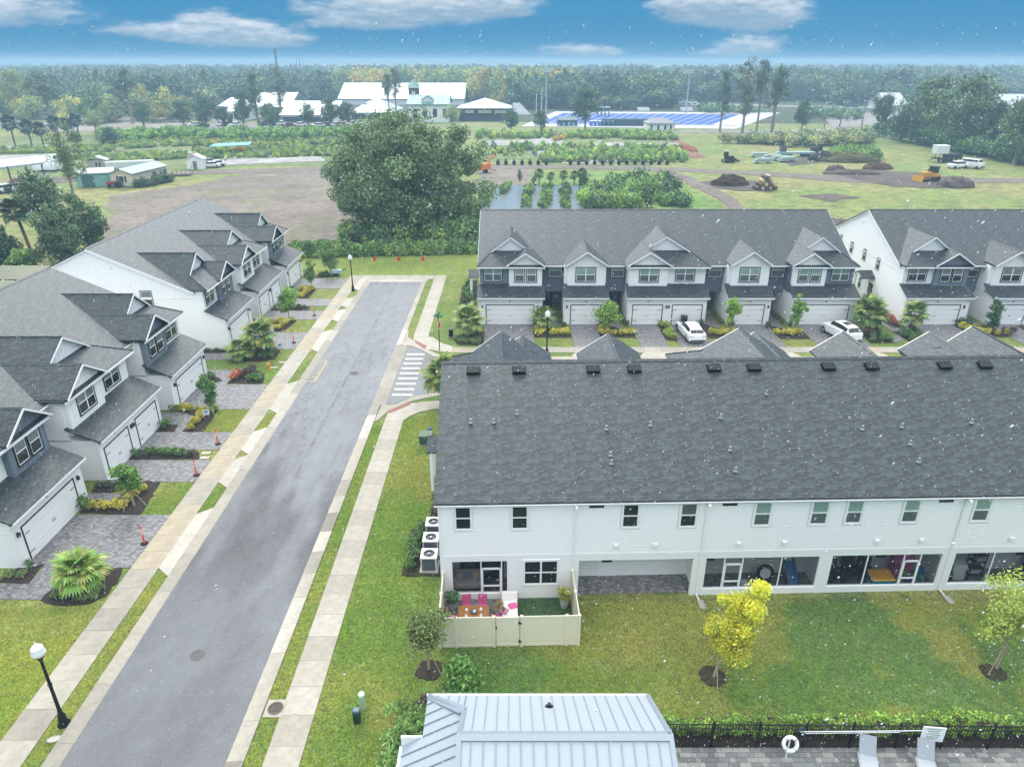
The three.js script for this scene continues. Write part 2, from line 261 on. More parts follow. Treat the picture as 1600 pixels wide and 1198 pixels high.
stripX('kerb', 60.3, 61.0, -5.6, 70, 3, .05, [M.conc[0], M.conc[1], M.concLight]);
stripX('kerb', 52.65, 53.35, -5.6, 70, 3, .05, [M.conc[0], M.conc[1]]);
stripX('sidewalk', 50.2, 51.65, -5.3, 40, 1.5, .05, [M.conc[0], M.conc[1]]);
struct('sidewalk', uvBox(sheet([[-9.8, 66.15], [-9.66, 65.2], [-9.35, 64.5], [-8.32, 62.95], [-6.8, 62.3], [-5.63, 62.05], [-5.63, 63.5], [-6.99, 64.6], [-7.84, 66.1], [-8.3, 66.15]], .0, .05)), M.conc[2]);
struct('sidewalk', uvBox(sheet([[-9.72, 48.12], [-9.66, 49.5], [-8.2, 51.1], [-6.67, 51.5], [-5.33, 51.65], [-5.33, 50.22], [-6.3, 50.1], [-7.25, 49.6], [-7.9, 48.9], [-8.3, 48.12]], 0, .05)), M.conc[2]);
struct('kerb', uvBox(sheet([[-10.5, 48.0], [-10.4, 50.9], [-9.3, 50.95], [-8.25, 52.35], [-6.7, 53.0], [-5.6, 53.3], [-5.6, 52.7], [-6.6, 52.35], [-8.0, 51.6], [-9.0, 50.3], [-9.7, 49.8], [-10.25, 48.2]], 0, .045)), M.conc[1]);
struct('kerb', uvBox(sheet([[-10.62, 68], [-10.6, 63.9], [-9.9, 63.75], [-8.85, 63.05], [-7.3, 61.1], [-6.5, 60.7], [-5.6, 60.3], [-5.6, 60.98], [-6.5, 61.3], [-7.1, 61.75], [-8.2, 63.0], [-9.5, 64.9], [-10.35, 66.2], [-10.5, 68]], 0, .045)), M.conc[0]);
struct('tactile_pad', uvBox(sheet([[-9.7, 65.45], [-9.3, 64.35], [-8.27, 62.8], [-8.2, 63.7]], .0, .056)), M.pink);
struct('tactile_pad', uvBox(sheet([[-9.72, 49.85], [-9.55, 49.3], [-8.1, 50.85], [-8.22, 51.48]], .0, .056)), M.pink);
// painted markings: one stripe each
for (let k = 0; k < 9; k++) { const f = 52.75 + k * 1.105, o = struct('crosswalk_stripe', uvBox(sheet(rough([[-9.85 + (k % 2) * .02, f - .2], [-8.15 + k * .0, f - .2], [-8.2, f + .22], [-9.9, f + .22]], .03, .3, k + 3), .026)), M.paint); }
struct('stop_line', uvBox(sheet(rough([[-6.85, 57.2], [-6.3, 57.2], [-6.3, 60.3], [-6.85, 60.3]], .03, .3, 5), .026)), M.paint);
{ const seg = [[-17.35, 55.5, -16.95, 55.5], [-16.95, 55.5, -16.95, 59.9], [-17.35, 59.9, -16.95, 59.9], [-17.35, 55.5, -17.35, 59.9]];
  const gs = [sheet([[-17.6, 55.4], [-16.85, 55.4], [-16.85, 55.55], [-17.6, 55.55]], .017), sheet([[-17.6, 59.85], [-16.85, 59.85], [-16.85, 60], [-17.6, 60]], .017), sheet([[-16.98, 55.56], [-16.85, 55.56], [-16.85, 59.84], [-16.98, 59.84]], .017)];
  for (let k = 0; k < 4; k++) gs.push(sheet([[-17.6, 56.1 + k], [-16.99, 56.4 + k], [-16.99, 56.52 + k], [-17.6, 56.22 + k]], .017)); struct('loading_bay_marking', gs.map(uvBox), M.paintYel); }
function disc(name, x, f, r, y, m, label) { const c = new THREE.CylinderGeometry(r, r, .03, 24).translate(0, y, 0); const ring = new THREE.TorusGeometry(r * .93, r * .05, 6, 28).rotateX(Math.PI / 2).translate(0, y + .014, 0); const t = thing(name, label, 'manhole', [x, 0, -f]); obj('cover', c, m, t); obj('rim', ring, M.concGrey, t); const rb = []; for (let k = -3; k <= 3; k++) rb.push(box(2 * Math.sqrt(r * r * .8 - (k * r * .25) ** 2), .012, r * .08, 0, y + .018, k * r * .25)); obj('ribs', rb, m, t); }
const iron = std(0x6b625c, .75, { map: concTex }), iron2 = std(0x7d7f82, .75, { map: concTex });
disc('manhole_cover', -10.02, 21.7, .33, .06, iron, 'round rusty iron manhole cover set in the pale pad beside the right-hand sidewalk');
disc('manhole_cover', -14.55, 24.7, .36, .004, iron2, 'dark round manhole cover in the near part of the road');
disc('manhole_cover', -13.9, 57.2, .42, .004, iron2, 'faint round manhole cover in the road level with the crosswalk');
struct('pavement_pad', uvBox(box(.85, .06, .9, -10.02, .025, -21.7)), M.conc[0]);
// concrete aprons between sidewalk and kerb at the driveways
for (const [a, b] of drives) struct('apron', uvBox(sheet([[-19.12, a - .05], [-18.3, a - .75], [-18.3, b + .75], [-19.12, b + .05]], .0, .055)), slabR() > .5 ? M.concLight : M.conc[2]);
// paver driveways and front walks
const pave = (pts, y = .03) => struct('driveway', uvBox(sheet(pts, -.1, .1 + y)), M.paver);
for (const [a, b] of drives) pave([[-26.75, a], [-20.63, a], [-20.63, b], [-26.75, b]]);
const walk = (pts, y = .026) => struct('path', uvBox(sheet(pts, -.1, .1 + y)), M.paver);
walk([[-30, 57.9], [-24.6, 57.9], [-24.2, 54.75], [-26.2, 54.75], [-26.9, 56.2], [-30, 56.5]]); walk([[-32, 60.4], [-25.6, 60.3], [-25.9, 61.6], [-26.5, 62.95], [-32, 61.6]]);
walk([[-30, 37.9], [-26.6, 37.9], [-24.1, 37.8], [-22.9, 35.75], [-24.7, 35.75], [-25.6, 36.9], [-30, 37.3]].map(([x, f]) => [x, f + .3])); walk([[-31, 48.0], [-26.7, 48.0], [-24.9, 46.2], [-23.9, 46.2], [-24.6, 49.4], [-31, 49.6]]);
walk([[-32, 69.8], [-26.3, 69.8], [-24.9, 67.4], [-23.9, 67.4], [-24.8, 70.8], [-32, 71.2]]); walk([[-32, 80.2], [-26.5, 80.2], [-25, 78.5], [-23.9, 78.5], [-24.6, 81.4], [-32, 81.8]]);
walk([[-32, 28.45], [-23.9, 28.4], [-23.3, 29.8], [-23.2, 30.95], [-25.4, 30.95], [-25.4, 29.6], [-32, 29.7]]);
const driveC = [[-2.75, 2.15], [6.0, 8.75], [12.4, 15.1], [16.3, 19.4], [22.9, 26.4], [29.6, 34.6], [40.9, 45.8], [49.6, 52.2], [56, 58.8], [60.2, 63]];
for (const [a, b] of driveC) { pave([[a, 63.4], [b, 63.4], [b, 70], [a, 70]]); struct('apron', uvBox(sheet([[a - .5, 61], [b + .5, 61], [b, 62.05], [a, 62.05]], 0, .05)), M.conc[2]); }
for (const [a, b, c] of [[3.5, 4.8, 6.0], [9.9, 11.2, 8.75], [20.2, 21.5, 19.4], [26.8, 28, 26.4], [47.6, 48.8, 45.8], [53.4, 54.8, 52.2]]) walk([[a, 77], [b, 77], [b, 69], [c + (c > b ? 0 : .0), 68.2], [c, 69.6], [a, 70.4]]);
walk([[35.4, 78], [38, 78], [39.9, 71.5], [40.3, 66.3], [37.5, 64.6], [37.4, 65.6], [39, 67], [38.6, 71], [36.8, 76.6], [35.4, 76.8]].map(([x, f]) => [x - .2, f])); 
// mulch beds
const bed = (pts, s = 1) => struct('mulch_bed', sheet(rough(pts, .16, .4, s), -.05, .09), M.mulch);
bed([[-24, 28.35], [-23.3, 28.0], [-22.4, 27.9], [-21.4, 28.05], [-20.85, 28.6], [-20.8, 29.7], [-21.1, 30.8], [-23.2, 30.95], [-23.9, 29.8]], 1);
bed([[-27.2, 29.7], [-25.4, 29.65], [-25.5, 31.2], [-26.9, 30.85]], 2); bed([[-26.2, 36.0], [-26.4, 37.5], [-25.0, 37.2], [-24.1, 39.6], [-22.95, 39.5], [-22.5, 35.85], [-24.7, 35.85]], 3);
bed([[-26.9, 38.3], [-26.9, 39.4], [-24.6, 39.3], [-25.4, 38.2]], 4); bed([[-26.7, 42.35], [-26.7, 43.6], [-22.6, 43.6], [-21.9, 43.4], [-21.5, 42.4]], 5);
bed([[-24.4, 46.4], [-24.6, 49], [-26.4, 49.9], [-24.4, 50.05], [-23.1, 50.05], [-22.85, 46.4]], 6); bed([[-26.6, 46.4], [-26.6, 47.6], [-25.2, 47.5], [-25, 46.4]], 7);
bed([[-24.3, 55], [-24.1, 57.3], [-22.9, 57.9], [-21.7, 57.3], [-21.2, 54.9]], 8); bed([[-25.9, 60.7], [-25, 63], [-22, 62.9], [-21.8, 60.6], [-22.9, 59.8], [-24.6, 60]], 9); bed([[-31, 61.7], [-31, 62.7], [-26.9, 62.8], [-26.6, 62]], 10);
bed([[-26.6, 74.4], [-26.6, 75.9], [-22.6, 75.9], [-22.3, 74.4]], 11); bed([[-24.1, 67.7], [-25.3, 70.8], [-24.6, 71.3], [-22.8, 71.3], [-23.2, 67.7]], 12); bed([[-25, 78.7], [-25.4, 82.4], [-23.6, 82.5], [-23.5, 78.7]], 13); bed([[-25, 87.2], [-25, 89.4], [-22.6, 89.6], [-22, 88]], 31); bed([[-27, 56.6], [-26.9, 57.8], [-24.8, 55.6], [-25.6, 54.9]].map(([x, f]) => [x, f + .0]), 32);
bed([[-5.75, 65.6], [-5.3, 64.05], [-2.8, 63.85], [-2.8, 67.8], [-4.5, 67.9]], 14); bed([[2.2, 66], [5.9, 66], [5.9, 67.9], [4.8, 68], [3.4, 70.3], [2.2, 70.3]], 15); bed([[8.8, 66], [12.3, 66], [12.3, 67.9], [11.3, 68], [9.8, 70], [8.8, 70]], 16); bed([[15.15, 65.4], [16.2, 64.9], [16.2, 70], [15.15, 70]], 17);
bed([[19.5, 65.8], [22.8, 65.8], [22.8, 68], [21.6, 68.2], [20.1, 70], [19.5, 70]], 18); bed([[26.5, 65.6], [29.5, 65.6], [29.5, 68], [28.1, 68.2], [26.6, 69.6]], 19); bed([[35, 64.5], [37.2, 64.6], [36.9, 67.5], [35, 68.4]], 20); bed([[38.6, 67.6], [39, 65], [40.6, 64.2], [40.8, 68.6]], 21); bed([[45.9, 66.2], [49.5, 66.2], [49.5, 69.6], [45.9, 69.6]], 22); bed([[52.3, 66.2], [55.9, 66.2], [55.9, 69.6], [52.3, 69.6]], 33); bed([[38.9, 71.5], [39.2, 69], [40.5, 68.8], [40.5, 76]], 34);
bed([[-5.9, 30.2], [-3.75, 30.2], [-3.9, 34.3], [-5.9, 34.3]], 23); bed([[-4.9, 35], [-4, 35], [-4, 37], [-4.9, 37]], 35); bed([[-4.2, 76], [-6, 76.6], [-6, 84], [-4, 84]], 36);
const ring = (x, f, r, s) => { const a = []; for (let k = 0; k < 18; k++) a.push([x + Math.cos(k / 9 * Math.PI) * r, f + Math.sin(k / 9 * Math.PI) * r]); bed(a, s); };
ring(-3.72, 23.8, .62, 24); ring(8.95, 23.45, .6, 25); ring(21.6, 23.7, .55, 26);
bed([[6.4, 19.68], [25, 19.9], [25, 21.3], [6.4, 21.2]], 27); bed([[-5.3, 17], [-3.1, 17], [-3.3, 21.9], [-4.1, 22], [-4.9, 20.2]], 28);

{ // grass blades that stand above the turf near the camera and lean over the kerbs
  const r = R(808), P = [], C = []; for (let k = 0; k < 5; k++) { const a = k * 1.26, x = Math.cos(a) * .018, z = Math.sin(a) * .018, t = .045 + (k % 3) * .014; P.push(x - .006, 0, z, x + .006, 0, z, x * 2.6, t, z * 2.6); for (let j = 0; j < 3; j++) C.push(1, 1, 1); }
  const g = new THREE.BufferGeometry(); g.setAttribute('position', new THREE.Float32BufferAttribute(P, 3)); g.setAttribute('color', new THREE.Float32BufferAttribute(C, 3)); g.computeVertexNormals();
  const areas = [[-10.5, -9.74, 12, 47.5], [-8.28, -4.1, 12, 49], [-3.2, 26, 21.3, 28.2], [-19.1, -18.3, 12, 30.5], [-30, -20.64, 12, 27.9], [-22.4, -20.65, 35.9, 39.4], [-23, -20.65, 46.3, 50], [-19.1, -18.3, 36.3, 39], [-19.1, -18.3, 46.6, 49.4]], A = areas.map(([a, b, c, d]) => (b - a) * (d - c)), T = A.reduce((p, q) => p + q), n = 150000;
  const nA = fbm(51, 6, 5, .55), nB2 = fbm(52, 12, 4, .6), m = new THREE.InstancedMesh(g, M.leaf2 = std(0xffffff, .8, { side: THREE.DoubleSide }), n), q = new THREE.Quaternion(), Y = new THREE.Vector3(0, 1, 0); let i = 0;
  areas.forEach(([a, b, c, d], j) => { const k = j === areas.length - 1 ? n - i : Math.round(n * A[j] / T); for (let w = 0; w < k && i < n; w++, i++) { const x = mix(a, b, r()), f = mix(c, d, r()), s = .7 + r() * .9, t = sm(.34, .66, nA(x / 40, -f / 40)) * .7 + .3 * sm(.35, .65, nB2(x / 17, f / 17)), dk = x > -3 ? sm(.5, .6, nA(x / 26 + .7, -f / 26 + .2)) * .8 : sm(.56, .68, nB2(x / 11, f / 11)) * .45, v = (.7 + r() * .7) * 1.08; m.setMatrixAt(i, new THREE.Matrix4().compose(new THREE.Vector3(x, -.004, -f), q.setFromAxisAngle(Y, r() * 6.28), new THREE.Vector3(s, s, s))); m.setColorAt(i, new THREE.Color().setRGB(mix(mix(.27, .50, t), .19, dk) * v, mix(mix(.43, .49, t), .40, dk) * v, mix(.06, .11, t) * v)); } });
  m.name = 'grass'; scene.add(m); m.receiveShadow = true; stuff('grass', m, 'short green and straw-coloured grass blades of the lawns and verges', 'grass');
}
// ---------------------------------------------------------------- townhouse rows
// local frame of a row: x along the street front, z outwards to the street (garage fronts at z = 0), d = -z inwards
M.pipe = std(0x98a0a5, .6);
const EV = 5.85, SL = 0.45, RIDGE_D = 11.4, DEPTH = 19.6, hMain = (d) => EV + SL * (Math.min(d, 2 * RIDGE_D - d) - 2.8);
function rectFrame(x0, x1, y0, y1, w, zf, dep) { return [bx(x0 - w, x1 + w, y1, y1 + w, zf, zf + dep), bx(x0 - w, x1 + w, y0 - w, y0, zf, zf + dep), bx(x0 - w, x0, y0, y1, zf, zf + dep), bx(x1, x1 + w, y0, y1, zf, zf + dep)]; }
// a window facing +z: dark surround, white sash with a meeting rail, glass panes set back in it
function windowAt(root, x0, x1, y0, y1, z, o = {}) {
  const surround = o.surround ?? M.black, f = obj('window', rectFrame(x0, x1, y0, y1, o.w ?? .085, z, o.dep ?? .06), surround, root), ym = (y0 + y1) / 2, cols = o.cols ?? 1, sw = .05, gs = rectFrame(x0 + sw, x1 - sw, y0 + sw, y1 - sw, sw - .002, z, .042);
  const cw = (x1 - x0) / cols; gs.push(bx(x0 + sw, x1 - sw, ym - .03, ym + .03, z, z + .048));
  for (let k = 1; k < cols; k++) gs.push(bx(x0 + k * cw - .045, x0 + k * cw + .045, y0 + sw, y1 - sw, z, z + .052));
  if (o.grid) for (let k = 0; k < cols; k++) gs.push(bx(x0 + (k + .5) * cw - .016, x0 + (k + .5) * cw + .016, y0 + sw, y1 - sw, z, z + .036));
  obj('sash', gs, M.trim, f);
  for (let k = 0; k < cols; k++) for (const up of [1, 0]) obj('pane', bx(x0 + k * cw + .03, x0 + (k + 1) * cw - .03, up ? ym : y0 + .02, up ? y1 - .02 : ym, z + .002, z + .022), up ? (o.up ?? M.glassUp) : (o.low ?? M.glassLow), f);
  if (o.turn) for (const c of [f]) { c.rotation.y = o.turn; c.position.set(...o.at); }
  return f;
}
function garageDoor(root, x0, x1, number) {
  const t = obj('garage_door', rectFrame(x0, x1, .0, 2.12, .075, .0, .04).filter((g, i) => i !== 1), M.black, root);
  for (let k = 0; k < 4; k++) { const g = bx(x0 + .01, x1 - .01, .02 + k * .525, .02 + k * .525 + .505, -.08, .012); obj('door_panel', [g, bx(x0 + .12, x1 - .12, .1 + k * .525, .14 + k * .525, .012, .02), bx(x0 + .12, x1 - .12, .4 + k * .525, .43 + k * .525, .012, .02)], M.whiteFlat, t); }
  for (const y of [.45, 1.62]) for (const s of [0, 1]) { const g = s ? bx(x1 - .42, x1 - .06, y - .018, y + .018, .02, .035) : bx(x0 + .06, x0 + .42, y - .018, y + .018, .02, .035); obj('hinge', [g, s ? box(.03, .07, .02, x1 - .41, y, .03) : box(.03, .07, .02, x0 + .41, y, .03)], M.black, t); }
  for (const s of [-.08, .08]) obj('handle', box(.02, .16, .03, (x0 + x1) / 2 + s, .95, .04), M.black, t);
}
const sconce = (root, x) => obj('wall_light', [box(.12, .3, .03, x, 1.95, .018), box(.11, .2, .11, x, 1.93, .1), new THREE.ConeGeometry(.11, .1, 8).translate(x, 2.08, .1)], M.black, root);
function rakes(cx, hw, hE, hP, z, face, th = .06, w = .13) {               // white barge boards under a gable's edge, dark drip line on top
  const out = []; for (const s of [-1, 1]) out.push(slab([[cx, hP - .02, z], [cx + s * hw, hE - .02, z], [cx + s * hw, hE - w - .02, z], [cx, hP - w - .04, z]], th)); return out;
}
function batten(x0, x1, step, top, y0, z, dep = .03) { const g = []; for (let x = x0; x <= x1; x += step) { const t = top(x); if (t > y0 + .1) g.push(bx(x - .025, x + .025, y0, t, z, z + dep)); } return g; }
function gableRoof(root, cx, hw, hE, hP, dF, dB) {
  obj('gable_roof', [slab([[cx - hw, hE, -dF], [cx, hP, -dF], [cx, hP, -dB], [cx - hw, hE, -dB]], .11), slab([[cx + hw, hE, -dF], [cx, hP, -dF], [cx, hP, -dB], [cx + hw, hE, -dB]], .11)], M.shingle, root);
  obj('ridge_cap', [slab([[cx - .13, hP - .06, -dF], [cx, hP + .035, -dF], [cx, hP + .035, -dB], [cx - .13, hP - .06, -dB]], .04), slab([[cx + .13, hP - .06, -dF], [cx, hP + .035, -dF], [cx, hP + .035, -dB], [cx + .13, hP - .06, -dB]], .04)], M.shingle, root);
  obj('barge_board', rakes(cx, hw, hE, hP, -dF + .05), M.trim, root);
}
function dutchRoof(root, x0, x1, hR, dB, gab = M.whiteFlat, dE = 1.15) {
  const cx = (x0 + x1) / 2, hw = (x1 - x0) / 2, s = (hR - EV) / hw, hg = EV + (hR - EV) * .44, xl = x0 + (hg - EV) / s, xr = x1 - (hg - EV) / s, dG = dE + (hg - EV) / .52, over = .28;
  const side = (e, g) => slab([[e, EV, -dE], [g, hg, -dG], [g, hg, -(dG - over)], [cx, hR, -(dG - over)], [cx, hR, -(2.95 + (hR - EV) / SL)], [e, EV, -2.95]], .1);
  obj('gable_roof', [side(x0, xl), side(x1, xr)], M.shingle, root);
  obj('hip_roof', slab([[x0, EV, -dE], [x1, EV, -dE], [xr, hg, -dG], [xl, hg, -dG]], .1), M.shingle, root);
  obj('ridge_cap', [...[[x0, xl], [x1, xr]].map(([e, g]) => rod([e, EV + .0, -dE], [g, hg + .0, -dG], .06, .06, 5)), rod([cx, hR, -(dG - over)], [cx, hR, -dB], .06, .06, 5)], M.shingle, root);
  const sh = new THREE.Shape([new THREE.Vector2(xl, hg - .05), new THREE.Vector2(xr, hg - .05), new THREE.Vector2(cx, hR - .08)]);
  obj('gablet', [uvBox(new THREE.ExtrudeGeometry(sh, { depth: .1, bevelEnabled: false }).translate(0, 0, -dG - .05)), ...batten(xl + .4, xr - .3, .4, (x) => hR - .1 - Math.abs(x - cx) * s, hg, -dG + .05, .02)], gab, root);
  obj('barge_board', rakes(cx, (xr - xl) / 2 + .12, hg - .08, hR, -(dG - over) + .05), M.trim, root);
  obj('fascia', [bx(x0, x1, EV - .2, EV - .06, -dE - .02, -dE + .06)], M.trim, root);
}
const gutterZ = (x0, x1, y, z) => [bx(x0, x1, y - .13, y - .11, z - .05, z + .08), bx(x0, x1, y - .13, y, z + .06, z + .085)];
function skirt(root, x0, x1, dTop) { // the little roof over the garages
  const y0 = 2.98, dE = -.32, yT = y0 + (dTop - dE) * SL; obj('garage_roof', slab([[x0 - .22, y0, -dE], [x1 + .22, y0, -dE], [x1 + .22, yT, -dTop], [x0 - .22, yT, -dTop]], .1), M.shingle, root);
  obj('gutter', [...gutterZ(x0 - .22, x1 + .22, y0 - .0, -dE), bx(x0 - .2, x1 + .2, y0 - .25, y0 - .12, -dE - .08, -dE - .05)], M.trim, root); obj('soffit', bx(x0 - .2, x1 + .2, y0 - .27, y0 - .24, -.02, -dE - .05), M.trim, root);
}
function gableFront(root, x0, x1, hw, hP, m, z, y0, wins) {
  const cx = (x0 + x1) / 2, hE = EV + .12, s = (hP - hE) / hw, sh = new THREE.Shape([[x0, y0], [x1, y0], [x1, hP - .12 - (x1 - cx) * s], [cx, hP - .12], [x0, hP - .12 - (cx - x0) * s]].map((p) => new THREE.Vector2(...p)));
  obj('gable_wall', [uvBox(new THREE.ExtrudeGeometry(sh, { depth: z + 3, bevelEnabled: false }).translate(0, 0, -3)), ...batten(x0 + .1, x1 - .02, .41, (x) => wins.some(([p, q]) => x > p - .12 && x < q + .12) ? 4.1 : hP - .16 - Math.abs(x - cx) * s, y0, z, .025), ...batten(x0 + .1, x1 - .02, .41, (x) => hP - .16 - Math.abs(x - cx) * s, 5.75, z, .024), bx(x0, x1, y0, y0 + .12, z, z + .03)], m, root);
  gableRoof(root, cx, hw, hE, hP, -z - .4, 7.2);
}
function garageBlock(root, x0, x1, doors) {
  const gs = []; let x = x0; for (const [a, b] of doors) { gs.push(bx(x, a, 0, 2.95, -.25, 0), bx(a, b, 2.12, 2.95, -.25, 0)); x = b; } gs.push(bx(x, x1, 0, 2.95, -.25, 0));
  gs.push(bx(x0, x1, 0, 2.949, -5.6, -.25)); obj('garage_wall', gs.map(uvBox), M.white, root);
  for (const x of [x0, x1]) obj('corner_board', bx(x - (x === x0 ? .012 : .1), x + (x === x0 ? .1 : .012), 0, 2.72, -.1, .018), M.trim, root);
  for (const [a, b] of doors) { garageDoor(root, a, b); }
  const L = doors.flatMap(([a, b]) => [a - .42, b + .42]); for (const q of L) if (q > x0 + .05 && q < x1 - .05) sconce(root, q);
  obj('house_number', box(.2, .1, .015, (doors[0][0] + doors[0][1]) / 2, 2.5, .012), M.black, root);
}
function downspout(root, x, z, y1, kick = 1) { obj('downspout', [bx(x - .045, x + .045, .12, y1, z, z + .07), rod([x, .14, z + .04], [x + kick * .25, .06, z + .6], .05, .045, 4)], M.trim, root); }
function makeRow(name, label, pal, mods, o = {}) {
  const root = new THREE.Group(); root.name = numbered(name); scene.add(root); tag(root, label, 'townhouse row');
  const Wd = { D: 6.5, T: 8, S: 4.3 }, gap = 2.3; let L = 0; const at = mods.map((m, i) => { const x = L; L += Wd[m[0]] + (i < mods.length - 1 ? gap : 0); return x; });
  root.userData.L = undefined; delete root.userData.L;
  // the main body, with the rear ground floor left open where there are porches
  const rear = o.rear ?? [];
  const body = [bx(0.03, L - .03, 2.55, EV - .1, -DEPTH + (o.rear ? .05 : 0), -8), bx(.03, L - .03, 0, 2.55, -DEPTH + (rear.length ? 1.6 : 0), -8)]; obj('wall', body.map(uvBox), M.white, root);
  // end walls
  for (const e of [0, 1]) {
    const pf = [[0, 0], [0, 2.95], [1.7, 3.75], [1.7, EV - .05], [2.8, EV - .05], [RIDGE_D, hMain(RIDGE_D) - .1], [DEPTH, hMain(DEPTH) - .1], [DEPTH, 0]];
    const g = new THREE.ExtrudeGeometry(new THREE.Shape(pf.map((p) => new THREE.Vector2(...p))), { depth: .06, bevelEnabled: false }).rotateY(Math.PI / 2).translate(e ? L - .03 : -.03, 0, 0);
    obj('end_wall', uvBox(g), M.white, root);
    const bt = []; const xx = e ? L + .03 : -.03; for (let d = 2.6; d < DEPTH - .2; d += .42) bt.push(bx(xx - .02, xx + .02, 5.15, hMain(d) - .2, -d - .025, -d + .025)); bt.push(bx(xx - .025, xx + .025, 5.0, 5.14, -DEPTH, -1.75)); obj('batten', bt, M.whiteFlat, root);
    const s = e ? 1 : -1, X = e ? L + .18 : -.18, rk = []; for (const [d0, d1] of [[2.4, RIDGE_D], [DEPTH + .2, RIDGE_D]]) rk.push(slab([[X, hMain(d0) - .02, -d0], [X, hMain(d1) - .02, -d1], [X, hMain(d1) - .24, -d1], [X, hMain(d0) - .22, -d0]], .05 * s)); obj('barge_board', rk, M.trim, root);
    obj('soffit', [[2.6, RIDGE_D], [RIDGE_D, DEPTH + .18]].map(([d0, d1]) => slab([[e ? L + .02 : -.02, hMain(d0) - .12, -d0], [X, hMain(d0) - .12, -d0], [X, hMain(d1) - .12, -d1], [e ? L + .02 : -.02, hMain(d1) - .12, -d1]], .02)), M.trim, root);
  }
  // main roof
  const X0 = -.2, X1 = L + .2, dF = 2.35, dR = DEPTH + .2;
  obj('roof', [slab([[X0, hMain(dF), -dF], [X1, hMain(dF), -dF], [X1, hMain(RIDGE_D), -RIDGE_D], [X0, hMain(RIDGE_D), -RIDGE_D]], .12), slab([[X0, hMain(dR), -dR], [X1, hMain(dR), -dR], [X1, hMain(RIDGE_D), -RIDGE_D], [X0, hMain(RIDGE_D), -RIDGE_D]], .12)], M.shingle, root);
  { const h = hMain(RIDGE_D), cap = []; for (const s of [-1, 1]) cap.push(slab([[X0, h + .04, -RIDGE_D], [X1, h + .04, -RIDGE_D], [X1, h - .055, -RIDGE_D + s * .18], [X0, h - .055, -RIDGE_D + s * .18]], .03)); obj('ridge_cap', cap, M.shingle, root); }
  obj('gutter', [...gutterZ(X0, X1, hMain(dR) - .0, -dR - .02).map((g) => g), bx(X0, X1, hMain(dR) - .17, hMain(dR) - .11, -dR + .02, -DEPTH + .1)], M.trim, root);
  // bays and recesses
  mods.forEach((m, i) => {
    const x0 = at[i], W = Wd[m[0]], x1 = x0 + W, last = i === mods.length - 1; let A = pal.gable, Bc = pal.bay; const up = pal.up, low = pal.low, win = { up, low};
    const block = (a, b, mt) => obj('bay_wall', uvBox(bx(a, b, 2.9, EV - .08, -8, -1.72)), mt, root);
    if (m[0] === 'D') {
      const flip = last || m[1] === 'r', q = (a, b) => flip ? [x1 - b, x1 - a] : [x0 + a, x0 + b];       // local from the outer end
      garageBlock(root, x0, x1, [q(.72, 5.58)]); skirt(root, x0, x1, 1.75); block(x0, x1, A === Bc ? A : Bc);
      windowAt(root, ...q(.5, 2.3), 4.2, 5.65, -1.72, { ...win, cols: 2 });
      dutchRoof(root, x0 - .22, x1 + .22, 8.47, 9.2);
      const [a, b] = q(3.05, 6.45); gableFront(root, a, b, 2.02, 7.32, A, -1.38, 3.3, [q(3.65, 5.85)]);
      windowAt(root, ...q(3.65, 4.6), 4.2, 5.65, -1.38, win); windowAt(root, ...q(4.9, 5.85), 4.2, 5.65, -1.38, win);
    } else if (m[0] === 'T') {
      garageBlock(root, x0, x1, [[x0 + .45, x0 + 3.45], [x0 + 4.55, x0 + 7.55]]); skirt(root, x0, x1, 1.75); block(x0, x1, pal.twin);
      dutchRoof(root, x0 - .35, x1 + .35, 8.52, 9.4);
      gableFront(root, x0 + .05, x0 + 4.05, 2.3, 7.42, pal.twin, -1.38, 3.3, [[x0 + 1.15, x0 + 3.05]]);
      windowAt(root, x0 + 1.15, x0 + 3.05, 4.2, 5.65, -1.38, { ...win, cols: 2 }); windowAt(root, x0 + 4.95, x0 + 6.85, 4.2, 5.65, -1.72, { ...win, cols: 2 });
    } else {
      garageBlock(root, x0, x1, [[x0 + .65, x0 + 3.65]]); skirt(root, x0, x1, 1.75); block(x0, x1, pal.twin);
      gableFront(root, x0 + .3, x1 - .1, 2.22, 7.45, pal.twin, -1.42, 3.3, [[x0 + 1.2, x0 + 3.15]]); windowAt(root, x0 + 1.2, x0 + 3.15, 4.2, 5.65, -1.42, { ...win, cols: 2 });
    }
    downspout(root, x0 - .1, -.0, 2.85, i % 2 ? 1 : 1);
    if (!last) { // recess with an upstairs window, front door under it
      const a = x1, b = x1 + gap; obj('recess_wall', [bx(a, b, 2.6, EV - .1, -8, -3.2), bx(a, b, 0, 2.6, -8, -5.5)].map(uvBox), pal.recess, root);
      windowAt(root, a + .75, b - .2, 4.2, 5.65, -3.2, win);
      const dz = -5.5; const door = obj('front_door', rectFrame(a + .3, a + 1.22, .05, 2.1, .1, dz, .06), M.black, root); obj('door_leaf', [bx(a + .3, a + 1.22, .05, 2.1, dz, dz + .035)], M.metalBlack, door); obj('pane', bx(a + .45, a + 1.07, 1.0, 1.95, dz + .035, dz + .045), M.glassLow, door); obj('handle', box(.04, .16, .06, a + 1.12, 1.05, dz + .07), M.galv, door);
      obj('doorstep', bx(a + .02, b - .02, .0, .1, -5.5, -3.4), M.conc[1], root);
      obj('gutter', [...gutterZ(a - .1, b + .1, hMain(dF) - .0, -dF)], M.trim, root);
    }
  });
